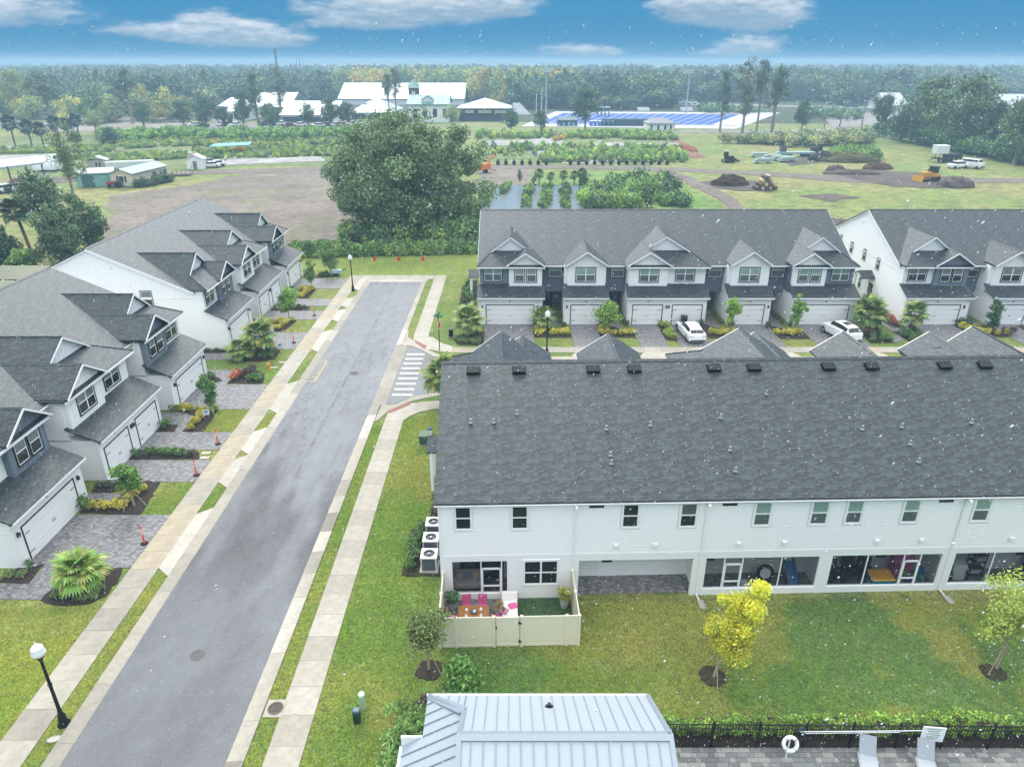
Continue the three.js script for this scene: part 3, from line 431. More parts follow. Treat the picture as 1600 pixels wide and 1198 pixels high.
  // ridge vents on the rear slope
  for (const v of o.vents ?? []) { const d = RIDGE_D + .72, h = hMain(d), g = new RoundedBoxGeometry(.72, .16, .5, 2, .04); const r = obj('ridge_vent', [g, box(.78, .02, .6, 0, -.08, 0), ...[-.24, 0, .24].map((q) => box(.02, .17, .3, q, .01, .12))], M.metalBlack, root); r.position.set(v, h + .1, -d); r.rotation.x = -Math.atan(SL); }
  for (const [v, d0] of o.pipes ?? []) { const d = dR - d0, h = hMain(d); const r = obj('vent_pipe', [cyl(.06, .055, .28, 0, -.05, 0, 10), cyl(.11, .07, .06, 0, 0, 0, 10)], M.pipe, root); r.position.set(v, h + .02, -d); }
  root.userData.category = 'townhouse row'; return { root, L, at };
}
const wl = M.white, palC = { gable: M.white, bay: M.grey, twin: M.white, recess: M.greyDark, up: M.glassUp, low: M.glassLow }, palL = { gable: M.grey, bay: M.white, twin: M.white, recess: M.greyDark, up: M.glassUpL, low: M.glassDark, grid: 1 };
function sideEntry(root, X, s, d, roofOnly) { // side door under a small gabled hood; s = outward x direction
  const t = obj('door_hood', [slab([[X, 2.95, -d - 1.1], [X + s * 1.5, 2.95, -d - 1.1], [X + s * 1.5, 3.55, -d], [X, 3.55, -d]], .1), slab([[X, 2.95, -d + 1.1], [X + s * 1.5, 2.95, -d + 1.1], [X + s * 1.5, 3.55, -d], [X, 3.55, -d]], .1)], M.shingle, root);
  obj('post', [bx(X + s * 1.25 - .09, X + s * 1.25 + .09, 0, 2.9, -d - .95, -d - .77), bx(X + s * 1.25 - .09, X + s * 1.25 + .09, 0, 2.9, -d + .77, -d + .95), slab([[X + s * 1.42, 2.9, -d - 1], [X + s * 1.42, 2.9, -d + 1], [X + s * 1.42, 3.45, -d]], .06)], M.trim, t);
  const a = Math.min(X, X + s * .04), b = Math.max(X, X + s * .04); const door = obj('front_door', [bx(a, b, .05, 2.15, -d - .05, -d + .95)], M.metalBlack, root); obj('pane', bx(a - .006, b + .006, 1, 1.95, -d + .2, -d + .7), M.glassLow, door);
}
function sideWindow(root, X, s, dc, w, y0, y1) { const f = windowAt(root, -w / 2, w / 2, y0, y1, .0, { up: M.glassUpL, low: M.glassDark, w: .05 }); f.rotation.y = s * Math.PI / 2; f.position.set(X, 0, -dc); }
// left, near
const rowLN = makeRow('townhouse_row', 'nearer white townhouse row left of the road, cut by the left picture edge', palL, ['D', 'T', 'D']);
rowLN.root.position.set(-26.45, 0, -30.9); rowLN.root.rotation.y = Math.PI / 2;
const rowLF = makeRow('townhouse_row', 'farther white townhouse row left of the road, beside the end of the street', palL, ['D', 'T', 'D']);
rowLF.root.position.set(-26.85, 0, -63); rowLF.root.rotation.y = Math.PI / 2; sideWindow(rowLF.root, -.03, -1, 6.9, 1.0, 4.15, 5.75);
// across the side road
const rowC = makeRow('townhouse_row', 'long white and grey townhouse row across the side road, two white cars on its driveways', palC, ['D', 'S', 'T', 'S', 'D']);
rowC.root.position.set(-3.36, 0, -69.9); sideEntry(rowC.root, -.03, -1, 8.6); sideEntry(rowC.root, rowC.L + .03, 1, 8.6); obj('electric_meter', [bx(rowC.L + .03, rowC.L + .3, .9, 2, -7, -6.2), bx(rowC.L + .03, rowC.L + .22, 1.2, 1.9, -8, -7.3)], M.galv, rowC.root);
const rowD = makeRow('townhouse_row', 'white and grey townhouse row at the right edge, its windowed end wall facing left', palL, ['D', 'S', 'T', 'D']);
rowD.root.position.set(40.6, 0, -69.9); sideEntry(rowD.root, -.03, -1, 8.2); for (const [d, y] of [[17.2, 4.9], [14, 4.75], [10.6, 4.7], [7.2, 4.55]]) sideWindow(rowD.root, -.03, -1, d, .62, y - .6, y + .6); sideWindow(rowD.root, -.03, -1, 10.2, .8, .9, 2.3);
sconce(rowD.root, .3).position.set(-.2, 0, -6.9);
// near right, seen from behind: rear wall with porches
const Lb = 38.8, loc = (s) => Lb - s;                                    // s runs along the rear wall from its left end as seen
const rowB = makeRow('townhouse_row', 'nearest townhouse row on the right, dark shingle roof above a white back wall with porches', palL, ['D', 'S', 'T', 'S', 'D'], {
  rear: [1], vents: [1.58, 4.1, 8.22, 10.5, 14.95, 17.2, 21.4, 23.85, 28, 30.3].map(loc),
  pipes: [[3.88, 4.9], [1.48, 4.4], [2.67, 4.4], [8.47, 3.9], [10.78, 4.1], [8.49, 2.4], [8.48, 1.95], [17.4, 5.95], [14.56, 4.5], [21.76, 3.7], [23.88, 3.8], [27.67, 4], [23.88, 2.8], [23.88, 1.8], [14.57, 2.6], [14.55, 1.44], [33, 4]].map(([s, d]) => [loc(s), d]) });
{
  const a = 1.6 * Math.PI / 180, r = rowB.root; r.rotation.y = Math.PI + a; r.updateMatrixWorld(); const p = new THREE.Vector3(Lb, 0, -DEPTH).applyEuler(r.rotation); r.position.set(-3.5 - p.x, 0, -28.4 - p.z);
  sideEntry(r, Lb + .03, 1, 8.6);
  // rear elevation. opening = [s0, s1, y0, y1]; z outwards is -DEPTH side
  const open = [[.5, 3.28, .36, 2.38], [6.85, 12.6, .02, 2.32], [13.26, 19.05, .38, 2.32], [19.68, 25.33, .38, 2.34], [25.98, 31.7, .4, 2.36], [32.3, 38, .4, 2.36]];
  const wins = [[.76, 1.53, 4.33, 5.62], [3.49, 4.26, 4.31, 5.62], [8.86, 9.64, 4.3, 5.62], [11.68, 12.47, 4.28, 5.62], [15.31, 16.11, 4.28, 5.62], [18.1, 18.92, 4.29, 5.62], [19.84, 20.62, 4.32, 5.62], [22.64, 23.42, 4.32, 5.62], [26.15, 26.95, 4.33, 5.62], [29, 29.8, 4.33, 5.62], [33.2, 34, 4.33, 5.62]], zO = -DEPTH;
  const gs = []; let s = .03; for (const [a, b, y0, y1] of open) { gs.push([s, a, 0, 2.56], [a, b, y1, 2.56]); if (y0 > .1) gs.push([a, b, 0, y0]); s = b; } gs.push([s, Lb - .03, 0, 2.56]);
  obj('rear_wall', gs.map(([a, b, y0, y1]) => bx(loc(b), loc(a), y0, y1, zO, zO + .2)).map(uvBox), M.whiteFlat, r);
  for (const s of [6.7, 12.95, 19.37, 25.65, 31.98]) obj('porch_divider', bx(loc(s) - .1, loc(s) + .1, 0, 2.55, zO + .2, zO + 1.6), M.whiteFlat, r);
  obj('porch_divider', bx(loc(3.6), loc(3.4), 0, 2.55, zO + .2, zO + 1.6), M.whiteFlat, r);
  obj('porch_floor', uvBox(bx(.2, Lb - .2, -.05, .04, zO + .2, zO + 1.65)), M.paver, r);
  obj('porch_ceiling', bx(.2, Lb - .2, 2.5, 2.548, zO + .2, zO + 1.6), M.whiteFlat, r);
  // clapboards of the upper wall, board by board round the openings
  const ho = [...wins, [4.1, 5.8, .92, 2.36]]; const bd = [];
  for (let y = 2.75; y < EV - .2; y += .178) { const cuts = ho.filter((h) => h[3] > y - .06 && h[2] < y + .2).map((h) => [h[0] - .09, h[1] + .09]).sort((p, q) => p[0] - q[0]); let x = .05; const run = (a, b) => { if (b - a > .06) { const g = bx(loc(b), loc(a), y, y + .176, zO + .028, zO + .055), p = g.attributes.position; for (let i = 0; i < p.count; i++) if (p.getY(i) < y + .01 && p.getZ(i) < zO + .04) p.setZ(i, zO - .004); g.computeVertexNormals(); bd.push(g); } }; for (const [a, b] of cuts) { run(x, a); x = b; } run(x, Lb - .05); }
  const sb = obj('clapboard', bd, M.whiteFlat, r); sb.userData.kind = 'stuff';
  obj('band_board', [bx(.02, Lb - .02, 2.56, 2.75, zO - .012, zO + .05), ...[0.0, Lb].map((x) => bx(x - .06, x + .06, 0, EV - .3, zO - .03, zO + .05))], M.trim, r);
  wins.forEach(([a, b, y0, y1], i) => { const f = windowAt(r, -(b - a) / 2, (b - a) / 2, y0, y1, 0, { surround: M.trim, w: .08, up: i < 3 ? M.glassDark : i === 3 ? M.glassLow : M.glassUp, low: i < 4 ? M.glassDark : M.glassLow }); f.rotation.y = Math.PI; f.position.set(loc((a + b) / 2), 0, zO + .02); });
  { const f = windowAt(r, -.85, .85, .92, 2.36, 0, { surround: M.trim, cols: 2, up: M.glassDark, low: M.glassDark }); f.rotation.y = Math.PI; f.position.set(loc(4.95), 0, zO + .02); }
  for (const s of [7.57, 14.04, 24.65, 31]) { const v = obj('wall_vent', rectFrame(loc(s + .36), loc(s - .36), 5.44, 5.6, .03, zO - .02, .04), M.trim, r); obj('grille', [bx(loc(s + .36), loc(s - .36), 5.44, 5.6, zO + .0, zO + .02)], s === 24.65 ? M.mulch : M.black, v); }
  for (const s of [8.64, 10.58, 14.75, 17.06, 21.72, 23.97, 28.56, 30.6]) obj('wall_light', [new RoundedBoxGeometry(.22, .2, .1, 2, .03).translate(loc(s), 3.2, zO - .05), box(.28, .24, .02, loc(s), 3.2, zO - .02)], M.trim, r);
  for (const s of [6.57, 12.95, 25.63]) { const ds = obj('downspout', [bx(loc(s) - .05, loc(s) + .05, .1, EV - .2, zO - .09, zO - .01), bx(loc(s) - .05, loc(s) + .05, EV - .25, EV - .12, zO - .4, zO - .01), rod([loc(s), .12, zO - .06], [loc(s + .05), .06, zO - .45], .05, .05, 4)], M.trim, r); obj('splash_block', [box(.3, .05, .6, loc(s + .1), .03, zO - .75), box(.04, .09, .6, loc(s - .04), .05, zO - .75), box(.04, .09, .6, loc(s + .24), .05, zO - .75)], M.concLight, r); }
  // insect screens with white posts, a screen door in some
  const scr = [[.5, 3.28, .36, 2.38, [1.95, 2.98]], [13.26, 19.05, .38, 2.32, [14.22, 15.15], [17.12]], [19.68, 25.33, .38, 2.34, [23.4, 24.25], [21.52]], [25.98, 31.7, .4, 2.36, [30.2, 31.1], [28.03]], [32.3, 38, .4, 2.36, [33, 34], [36]]];
  for (const [a, b, y0, y1, dr, posts] of scr) {
    const P = [a, ...dr, ...(posts ?? []), b].sort((p, q) => p - q), fr = [];
    for (const s of P) fr.push(bx(loc(s) - .028, loc(s) + .028, y0, y1, zO + .04, zO + .1)); fr.push(bx(loc(b), loc(a), y1 - .04, y1, zO + .045, zO + .095), bx(loc(b), loc(a), y0, y0 + .04, zO + .045, zO + .095));
    const sc = obj('screen_frame', fr, M.trim, r); for (let k = 0; k + 1 < P.length; k++) obj('screen', bx(loc(P[k + 1]), loc(P[k]), y0, y1, zO + .068, zO + .071), M.screen, sc);
    obj('screen_door', [bx(loc(dr[1]) + .03, loc(dr[0]) - .03, 1.84, 1.94, zO + .02, zO + .06), bx(loc(dr[1]) + .03, loc(dr[0]) - .03, .78, .86, zO + .02, zO + .06), bx(loc(dr[1]) + .03, loc(dr[1]) + .1, y0, 1.94, zO + .02, zO + .06), bx(loc(dr[0]) - .1, loc(dr[0]) - .03, y0, 1.94, zO + .02, zO + .06)], M.trim, r);
  }
  // back doors inside the porches
  for (const s of [8.55, 14.0, 23.2, 30.8]) { const zz = zO + 1.6, d = obj('back_door', [bx(loc(s + .48), loc(s - .48), .05, 2.1, zz - .05, zz)], M.trim, r); obj('pane', bx(loc(s + .28), loc(s - .28), .95, 1.95, zz - .06, zz - .05), M.glassDark, d); }
  obj('sliding_door', [bx(loc(3.1), loc(.8), .05, 2.2, zO + 1.56, zO + 1.6)], M.glassDark, r);
}
const Bw = (s, y, out = 0) => { const v = new THREE.Vector3(loc(s), y, -DEPTH - out); rowB.root.updateMatrixWorld(); return rowB.root.localToWorld(v); };   // a point by the rear wall, out = metres towards the lawn
const Bturn = 1.6 * Math.PI / 180;
// ---------------------------------------------------------------- plants
function leaves(list, size, col, seed, o = {}) {                        // list of clumps [x, y, z, r, n]; every leaf its own small folded face
  const r = R(seed), pos = [], c = [], nrm = []; const va = o.vary ?? .35, el = o.long ?? 1.7, a = new THREE.Vector3(), b = new THREE.Vector3(), n = new THREE.Vector3(), ctr = new THREE.Vector3();
  for (const [x, y, z, cr, cnt, tone = 1] of list) {
    const ck = tone * (.85 + r() * .3);
    for (let k = 0; k < cnt; k++) {
      const u = r() * 2 - 1, t = r() * 6.2832, q = Math.sqrt(1 - u * u), rad = cr * Math.pow(r(), o.fill ?? .5); ctr.set(x + q * Math.cos(t) * rad, y + u * rad * (o.flat ?? .8), z + q * Math.sin(t) * rad);
      a.set(r() - .5, (r() - .5) * (o.droop ?? .9), r() - .5).normalize(); b.set(r() - .5, r() - .5, r() - .5).cross(a).normalize(); n.copy(a).cross(b);
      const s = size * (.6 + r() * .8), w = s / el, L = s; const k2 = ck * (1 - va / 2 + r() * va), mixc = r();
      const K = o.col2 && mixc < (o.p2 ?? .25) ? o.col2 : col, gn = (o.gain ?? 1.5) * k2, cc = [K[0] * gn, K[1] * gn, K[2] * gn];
      const P0 = ctr.clone().addScaledVector(a, -L / 2), P1 = ctr.clone().addScaledVector(b, w / 2).addScaledVector(n, w * .12), P2 = ctr.clone().addScaledVector(a, L / 2), P3 = ctr.clone().addScaledVector(b, -w / 2).addScaledVector(n, w * .12);
      for (const p of [P0, P1, P2, P0, P2, P3]) { pos.push(p.x, p.y, p.z); c.push(...cc); }
    }
  }
  const g = new THREE.BufferGeometry(); g.setAttribute('position', new THREE.Float32BufferAttribute(pos, 3)); g.setAttribute('color', new THREE.Float32BufferAttribute(c, 3)); g.setAttribute('uv', new THREE.Float32BufferAttribute(new Float32Array(pos.length / 3 * 2), 2)); g.computeVertexNormals(); return g;
}
function clumps(o) {                                                    // clump centres through an uneven crown volume
  const r = R(o.seed), out = []; let guard = 0;
  while (out.length < o.k && guard++ < 4000) {
    const u = r() * 2 - 1, t = r() * 6.2832, q = Math.sqrt(1 - u * u), rad = Math.pow(r(), o.core ?? .45), lump = .8 + .2 * Math.sin(t * 3 + o.seed) + .12 * Math.sin(t * 5 + u * 6 + o.seed * 2);
    let y = o.cy + u * o.ry * rad; if (o.flatBase && y < o.cy - o.ry * o.flatBase) continue; const taper = o.cone ? 1 - o.cone * (u * .5 + .5) : 1;
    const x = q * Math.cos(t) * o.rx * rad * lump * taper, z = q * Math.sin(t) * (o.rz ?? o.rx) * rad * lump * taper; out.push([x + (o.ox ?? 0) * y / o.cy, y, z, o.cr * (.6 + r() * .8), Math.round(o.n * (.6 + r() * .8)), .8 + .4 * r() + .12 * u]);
  }
  return out;
}
function limbs(cl, h, r0, seed, every = 2, lean = [0, 0]) { const r = R(seed), g = []; const base = [0, -.1, 0], fork = [lean[0] * .5, h * .55, lean[1] * .5], top = [lean[0], h, lean[1]]; g.push(rod(base, fork, r0, r0 * .72, 8), rod(fork, top, r0 * .72, r0 * .4, 7)); for (let k = 0; k < cl.length; k += every) { const c = cl[k], t = .4 + r() * .55, s = [mix(0, top[0], t), h * t, mix(0, top[2], t)]; g.push(rod(s, [c[0], c[1], c[2]], r0 * .34 * (1.2 - t * .5), r0 * .08, 5)); } return g; }
function tree(o) {                                                      // -> Group with trunk and crown, base at the origin
  const t = thing(o.name ?? 'tree', o.label, o.category ?? 'tree', o.pos ?? [0, 0, 0], o.turn ?? 0, o.group), cl = clumps({ ...o, seed: o.seed });
  obj('trunk', limbs(cl, o.h, o.r0, o.seed + 1, o.every ?? 3, o.lean), o.bark ?? M.bark, t);
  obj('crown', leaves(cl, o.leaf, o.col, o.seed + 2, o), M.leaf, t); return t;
}
const GRN = [.085, .145, .045], OAK = [.085, .125, .055], LIME = [.16, .25, .035], PINE = [.075, .115, .06], GOLD = [.42, .38, .025], DK = [.05, .09, .035];
// fan palm: every frond is a part
function frondGeo(seed, L, wide = 1, col = [.13, .22, .045], col2 = [.30, .30, .06]) {
  const r = R(seed), pos = [], c = []; const n = 23, pet = L * .42; const tri = (a, b, d, k) => { pos.push(...a, ...b, ...d); for (let i = 0; i < 3; i++) c.push(...k); };
  const k0 = [.2, .22, .08]; tri([-.025, 0, 0], [.025, 0, 0], [.02, .06, pet], k0); tri([-.025, 0, 0], [.02, .06, pet], [-.02, .06, pet], k0);
  for (let i = 0; i < n; i++) {
    const a = ((i + .5) / n - .5) * 4.1, len = (L - pet) * (1.05 - Math.abs(a) * .14) * (.85 + r() * .3), w = len * .085 * wide, dx = Math.sin(a), dz = Math.cos(a), dr = .12 + .35 * (len / L) + r() * .08, t = r(), k = (t < .18 ? col2 : col).map((v) => v * (.75 + r() * .5));
    const b = [0, .06, pet], m1 = [dx * len * .55 - dz * w, .10 - dr * .1, pet + dz * len * .55 + dx * w], m2 = [dx * len * .55 + dz * w, .10 - dr * .1, pet + dz * len * .55 - dx * w], e = [dx * len, .06 - dr * len * .8, pet + dz * len];
    tri(b, m2, m1, k); tri(m1, m2, e, k.map((v) => v * 1.1));
  }
  const g = new THREE.BufferGeometry(); g.setAttribute('position', new THREE.Float32BufferAttribute(pos, 3)); g.setAttribute('color', new THREE.Float32BufferAttribute(c, 3)); g.setAttribute('uv', new THREE.Float32BufferAttribute(new Float32Array(pos.length / 3 * 2), 2)); g.computeVertexNormals(); return g;
}
function palm(name, label, pos, h, L, n, seed, o = {}) {
  const t = thing(name, label, 'palm tree', pos, 0, o.group), r = R(seed), G3 = [1, 2, 3].map((k) => frondGeo(seed * 3 + k, L, o.wide ?? 1.25, o.col, o.col2));
  const tg = [rod([0, -.1, 0], [0, h, 0], o.r ?? .16, (o.r ?? .16) * .9, 9)]; for (let k = 0; k < 14; k++) { const y = h * (.15 + k * .06), a = k * 2.4; tg.push(rod([Math.cos(a) * .1, y, Math.sin(a) * .1], [Math.cos(a) * .26, y + .16, Math.sin(a) * .26], .05, .025, 4)); } obj('trunk', tg, M.bark, t);
  if (o.merge) { const gs = []; for (let k = 0; k < n; k++) { const e = mix(1.25, -.75, (k + r() * .8) / n); gs.push(G3[k % 3].clone().rotateX(-e).rotateY(k * 2.399 + r() * .3).translate(0, h, 0)); } obj('crown', gs, M.leaf, t); }
  else for (let k = 0; k < n; k++) { const e = mix(1.3, -.7, (k + r() * .8) / n), f = obj('frond', G3[k % 3], M.leaf, t); f.rotation.order = 'YXZ'; f.rotation.y = k * 2.399 + r() * .3; f.rotation.x = -e; f.position.y = h; f.scale.setScalar(.85 + r() * .3); }
  return t;
}
function shrubGeo(seed, rx, h, n, leaf, col, o = {}) { return leaves(clumps({ seed, k: 7, rx: rx * .62, ry: h * .32, cy: h * .52, cr: rx * .55, n: n / 7, core: .6 }), leaf, col, seed + 5, o); }
const shrubs = {                                                        // one mesh of each kind, then copies
  gold: [1, 2, 3].map((k) => shrubGeo(100 + k, .42, .6, 420, .12, [.42, .36, .055], { col2: [.22, .26, .05], p2: .3 })), lime: [1, 2].map((k) => shrubGeo(110 + k, .42, .62, 420, .12, [.28, .32, .06], { col2: [.14, .22, .05], p2: .4 })),
  green: [1, 2, 3].map((k) => shrubGeo(120 + k, .45, .75, 420, .13, [.09, .16, .05])), dark: [1, 2].map((k) => shrubGeo(130 + k, .4, .6, 380, .11, [.055, .09, .04])), maroon: [1, 2].map((k) => shrubGeo(140 + k, .45, .7, 380, .13, [.085, .045, .05], { col2: [.10, .10, .06], p2: .3 })), copper: [1].map((k) => shrubGeo(150 + k, .45, .8, 380, .14, [.40, .13, .05], { col2: [.14, .06, .05], p2: .45 })),
  low: [1, 2, 3].map((k) => shrubGeo(160 + k, .34, .34, 260, .1, [.13, .19, .07])), spike: [1, 2].map((k) => shrubGeo(170 + k, .3, .75, 240, .26, [.12, .20, .07], { long: 5, droop: 2.2 })), flower: [1].map((k) => shrubGeo(180 + k, .45, .7, 420, .13, [.62, .36, .03], { col2: [.2, .25, .05], p2: .35 })) };
const kinds = { gold: 'yellow-leaved shrub', lime: 'yellow-green shrub', green: 'green shrub', dark: 'dark green shrub', maroon: 'dark purple-leaved shrub', copper: 'copper-orange leaved shrub', low: 'low pale green plant', spike: 'spiky grass-like plant', flower: 'orange-yellow leaved shrub' };
const pr = R(77), shrubAt = [];
function plant(kind, where, pts, s = 1) {                                // pts: [x, forward]; several in one bed share a label and a group
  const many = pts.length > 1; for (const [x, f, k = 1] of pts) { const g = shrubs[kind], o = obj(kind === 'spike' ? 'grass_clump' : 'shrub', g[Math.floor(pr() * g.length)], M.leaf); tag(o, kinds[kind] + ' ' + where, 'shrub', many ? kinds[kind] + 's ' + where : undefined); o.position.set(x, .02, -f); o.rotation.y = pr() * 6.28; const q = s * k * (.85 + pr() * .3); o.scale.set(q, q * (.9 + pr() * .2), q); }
}
const line = (a, b, n, j = .12) => Array.from({ length: n }, (_, k) => { const t = n > 1 ? k / (n - 1) : .5; return [mix(a[0], b[0], t) + (pr() - .5) * j * 2, mix(a[1], b[1], t) + (pr() - .5) * j * 2]; });
const scatter = (x0, x1, f0, f1, n) => Array.from({ length: n }, () => [mix(x0, x1, pr()), mix(f0, f1, pr())]);
// left-hand gardens, near to far
plant('gold', 'in the bed in front of the nearest left recess', [...line([-25.6, 36.5], [-23.9, 36.6], 6), ...line([-23.8, 37.3], [-23.6, 38.4], 3)], 1.05);
plant('low', 'in the mulch under the near left fan palm', scatter(-23.5, -21.2, 28.3, 29.2, 18), .9); plant('low', 'in the mulch strip against the nearest left garage', [[-26.7, 30.2], [-26.1, 30.2]], 1.1);
plant('green', 'by the downspout of the nearest left garage', [[-26.1, 31.0]], .8); plant('green', 'beside the nearest left double garage door, far side', [[-26.1, 36.6]], 1.1);
plant('dark', 'in the narrow bed along the side wall of the two-door garage', [[-26.6, 38.8], [-26.0, 38.8], [-25.4, 38.8]], .8); plant('green', 'at the near corner of the two-door garage', [[-25.1, 38.9]], .95);
plant('green', 'in the long bed between the two single driveways of the nearer row', [...line([-26, 43], [-23, 43.1], 7)], .78); plant('spike', 'in the long bed between the two single driveways of the nearer row', line([-24.4, 43], [-22.6, 42.9], 4), .9); plant('maroon', 'at the lawn end of the bed between the two single driveways', [[-22.3, 42.9]], .8);
plant('gold', 'in the L-shaped bed below the round-crowned young tree', [...line([-26, 49.9], [-24.6, 49.9], 4), ...line([-23.9, 46.9], [-24.0, 49.4], 6)], .95); plant('lime', 'round the foot of the round-crowned young tree', [[-23.6, 49.6], [-23.4, 50]], 1);
plant('green', 'at the far corner of the two-door garage', [[-25.9, 47.0]], 1.2); plant('spike', 'along the recess wall before the far double garage', [[-26.8, 50.0], [-26.3, 49.9]], .9);
plant('maroon', 'in the rounded bed at the gap between the left rows', [[-23, 57], [-22.7, 56.5], [-23.3, 56.4], [-22.9, 57.4]], 1.25); plant('copper', 'in the rounded bed at the gap between the left rows', [[-23.9, 55.6], [-23.6, 56.2], [-23.95, 56.6]], 1); plant('green', 'in the rounded bed at the gap between the left rows', scatter(-22.7, -21.5, 55.2, 56.8, 9), .8);
plant('copper', 'under the palm at the gap between the left rows', [[-23.6, 61.6], [-24, 62.2]], .9); plant('maroon', 'under the palm at the gap between the left rows', [[-22.9, 62.3], [-22.4, 62]], 1); plant('green', 'under the palm at the gap between the left rows', scatter(-23.6, -21.9, 60.4, 61.8, 10), .85);
plant('dark', 'in the hedge strip against the farther left end wall', line([-30.6, 62.2], [-27.2, 62.3], 11), .62); plant('green', 'by the near corner of the farther left row', [[-26.5, 62.6], [-26.3, 57.2], [-25.5, 55.6]].slice(0, 1), 1);
plant('green', 'beside the far double garage of the nearer left row', [[-25.9, 56.0]], 1.2);
plant('gold', 'in the bed before the first recess of the farther left row', [...line([-25.6, 69.9], [-24, 70.6], 5), ...line([-24, 68.3], [-23.3, 70.9], 6)], 1); plant('green', 'in the narrow bed between the farther single driveways', line([-26, 75.2], [-23, 75.2], 8), .7); plant('maroon', 'in the narrow bed between the farther single driveways', [[-24.6, 75.1], [-23.6, 75]], .8);
plant('gold', 'in the bed before the last recess of the farther left row', [...line([-25.2, 82], [-24, 82.2], 4), ...line([-24.5, 79.2], [-24.2, 81.5], 5)], 1); plant('dark', 'at the garage corners of the farther left row', [[-26.2, 70.4], [-26.2, 71], [-26.2, 78.9], [-26.3, 82], [-26.2, 87.4]], 1.1); plant('dark', 'round the last tree of the left gardens', scatter(-24.6, -22.4, 87.7, 89.2, 8), .9);
// gardens across the side road
plant('low', 'in the corner bed left of the first grey driveway', scatter(-5.3, -3.1, 64.3, 66, 22), 1.1); plant('maroon', 'in the corner bed left of the first grey driveway', [[-3.3, 66.5], [-3.2, 65.9], [-3, 65.2], [-3.3, 67.2]], 1.1); plant('flower', 'in the corner bed left of the first grey driveway', [[-4.2, 66.9]], 1.2);
plant('gold', 'in the bed between the first and second driveways across the road', [[2.5, 68.4], [2.5, 67.5], [3.1, 67.3], [2.9, 66.8], ...line([4.2, 66.9], [5.7, 66.9], 4)], 1.1); plant('gold', 'in the bed between the second and third driveways across the road', [[9, 67.2], [9.5, 66.8], [9.2, 68], ...line([10.4, 66.8], [12, 66.9], 4)], 1.1); plant('lime', 'in the bed between the single driveways by the white sedan', [...scatter(15.3, 16.1, 65.6, 69.6, 12)], 1.0);
plant('gold', 'in the bed right of the white sedan', [...line([19.9, 66.9], [21.6, 66.9], 5), [22.2, 67.1], [22.4, 66.7]], 1.1); plant('gold', 'in the bed left of the white hatchback', [...line([26.8, 66.8], [28.2, 66.9], 4), [29, 67.2], [28.7, 67]], 1.1); plant('maroon', 'in the bed right of the white hatchback', [[35.6, 67.4], [36.2, 66.9], [35.4, 66.6], [36.6, 67.1], [35.8, 66.1]], 1.25); plant('green', 'in the bed right of the white hatchback', scatter(35.2, 37, 64.8, 65.9, 9), .9);
plant('green', 'in the bed with the two palms before the right-hand row', scatter(38.9, 40.5, 64.8, 67, 13), 1); plant('copper', 'along the end wall of the right-hand row', line([39.9, 69.5], [40.2, 74.5], 9), .75); plant('gold', 'in the bed before the recess of the right-hand row', [...line([46.2, 68.6], [47.6, 67], 6), ...line([47.8, 66.9], [49.4, 66.8], 3)], 1.15); plant('maroon', 'at the driveway end of the bed before the right-hand recess', [[49.8, 66.8], [50.2, 66.9], [49.6, 67.4]], 1); plant('dark', 'in the corner beside the right-hand double garage', [[46.5, 69.4], [47.2, 69.3], [46.9, 68.8]], 1.5);
plant('dark', 'beside garage doors across the side road', [[5.4, 69.3], [11.9, 69.3], [2.5, 69.4], [9.2, 69.4], [19.6, 69.3], [22.6, 69.2], [26.3, 68.9], [28.7, 69.2], [34.9, 69.3]], 1.2); plant('green', 'along the walk from the first recess across the road', line([5.1, 70.5], [5.2, 75.5], 5), .8); plant('green', 'along the walk from the third recess across the road', line([21.8, 70], [21.9, 75], 6), .85); plant('dark', 'along the walk from the fourth recess across the road', line([28.1, 70], [28.1, 75.5], 6), .85); plant('green', 'along the walk from the second recess across the road', line([11.5, 70.5], [11.6, 75.5], 5), .85);
plant('green', 'against the left end wall of the grey row', [[-4.6, 77], [-5.2, 79], [-4.6, 80.4], [-5.3, 82.4]], 1.8); plant('dark', 'in the shade by the left end wall of the grey row', [[-4.4, 75.5], [-5.4, 76.4], [-4.5, 83.6]], 1.4); plant('lime', 'in front of the side door of the right-hand row', [[38.4, 77.4], [39.2, 77]], 1.2); plant('dark', 'beside the lime shrubs at the side door of the right-hand row', [[39.8, 76.8]], 1.6);
// round the near row and the pool
plant('green', 'in the bed beside the air-conditioning units', [[-5.5, 30.8], [-5.45, 31.6], [-5.5, 32.4], [-5.3, 33.2], [-5.2, 33.9]], 1.05); plant('maroon', 'at the gable corner behind the air-conditioning units', [[-4.5, 35.4], [-4.4, 36.1], [-4.55, 36.8]], 1.2);
{ const g = shrubGeo(190, 1.25, 1.7, 2600, .2, [.075, .16, .03]); const o = tag(obj('shrub', g, M.leaf), 'big round glossy green shrub just behind the pool house roof', 'shrub'); o.position.set(-2.15, .1, -22.1); }
{ const fern = leaves(Array.from({ length: 40 }, (_, k) => { const r = pr(); return [-4.1 + (pr() - .5) * 1.9, .35 + pr() * .7, -19.4 + (pr() - .5) * 4.2, .42, 90, 1]; }), .3, [.13, .23, .06], 191, { long: 4, droop: 1.4, col2: [.2, .3, .09], p2: .3 }); tag(obj('fern_bush', fern, M.leaf), 'feathery bright green bush left of the pool house roof', 'bush'); plant('gold', 'at the bottom of the picture below the feathery bush', [[-5.1, 17.9], [-4.9, 17.4]], .9); plant('maroon', 'between the feathery bush and the pool house roof', [[-3.6, 21.7], [-3.9, 21.2]], 1.0); }
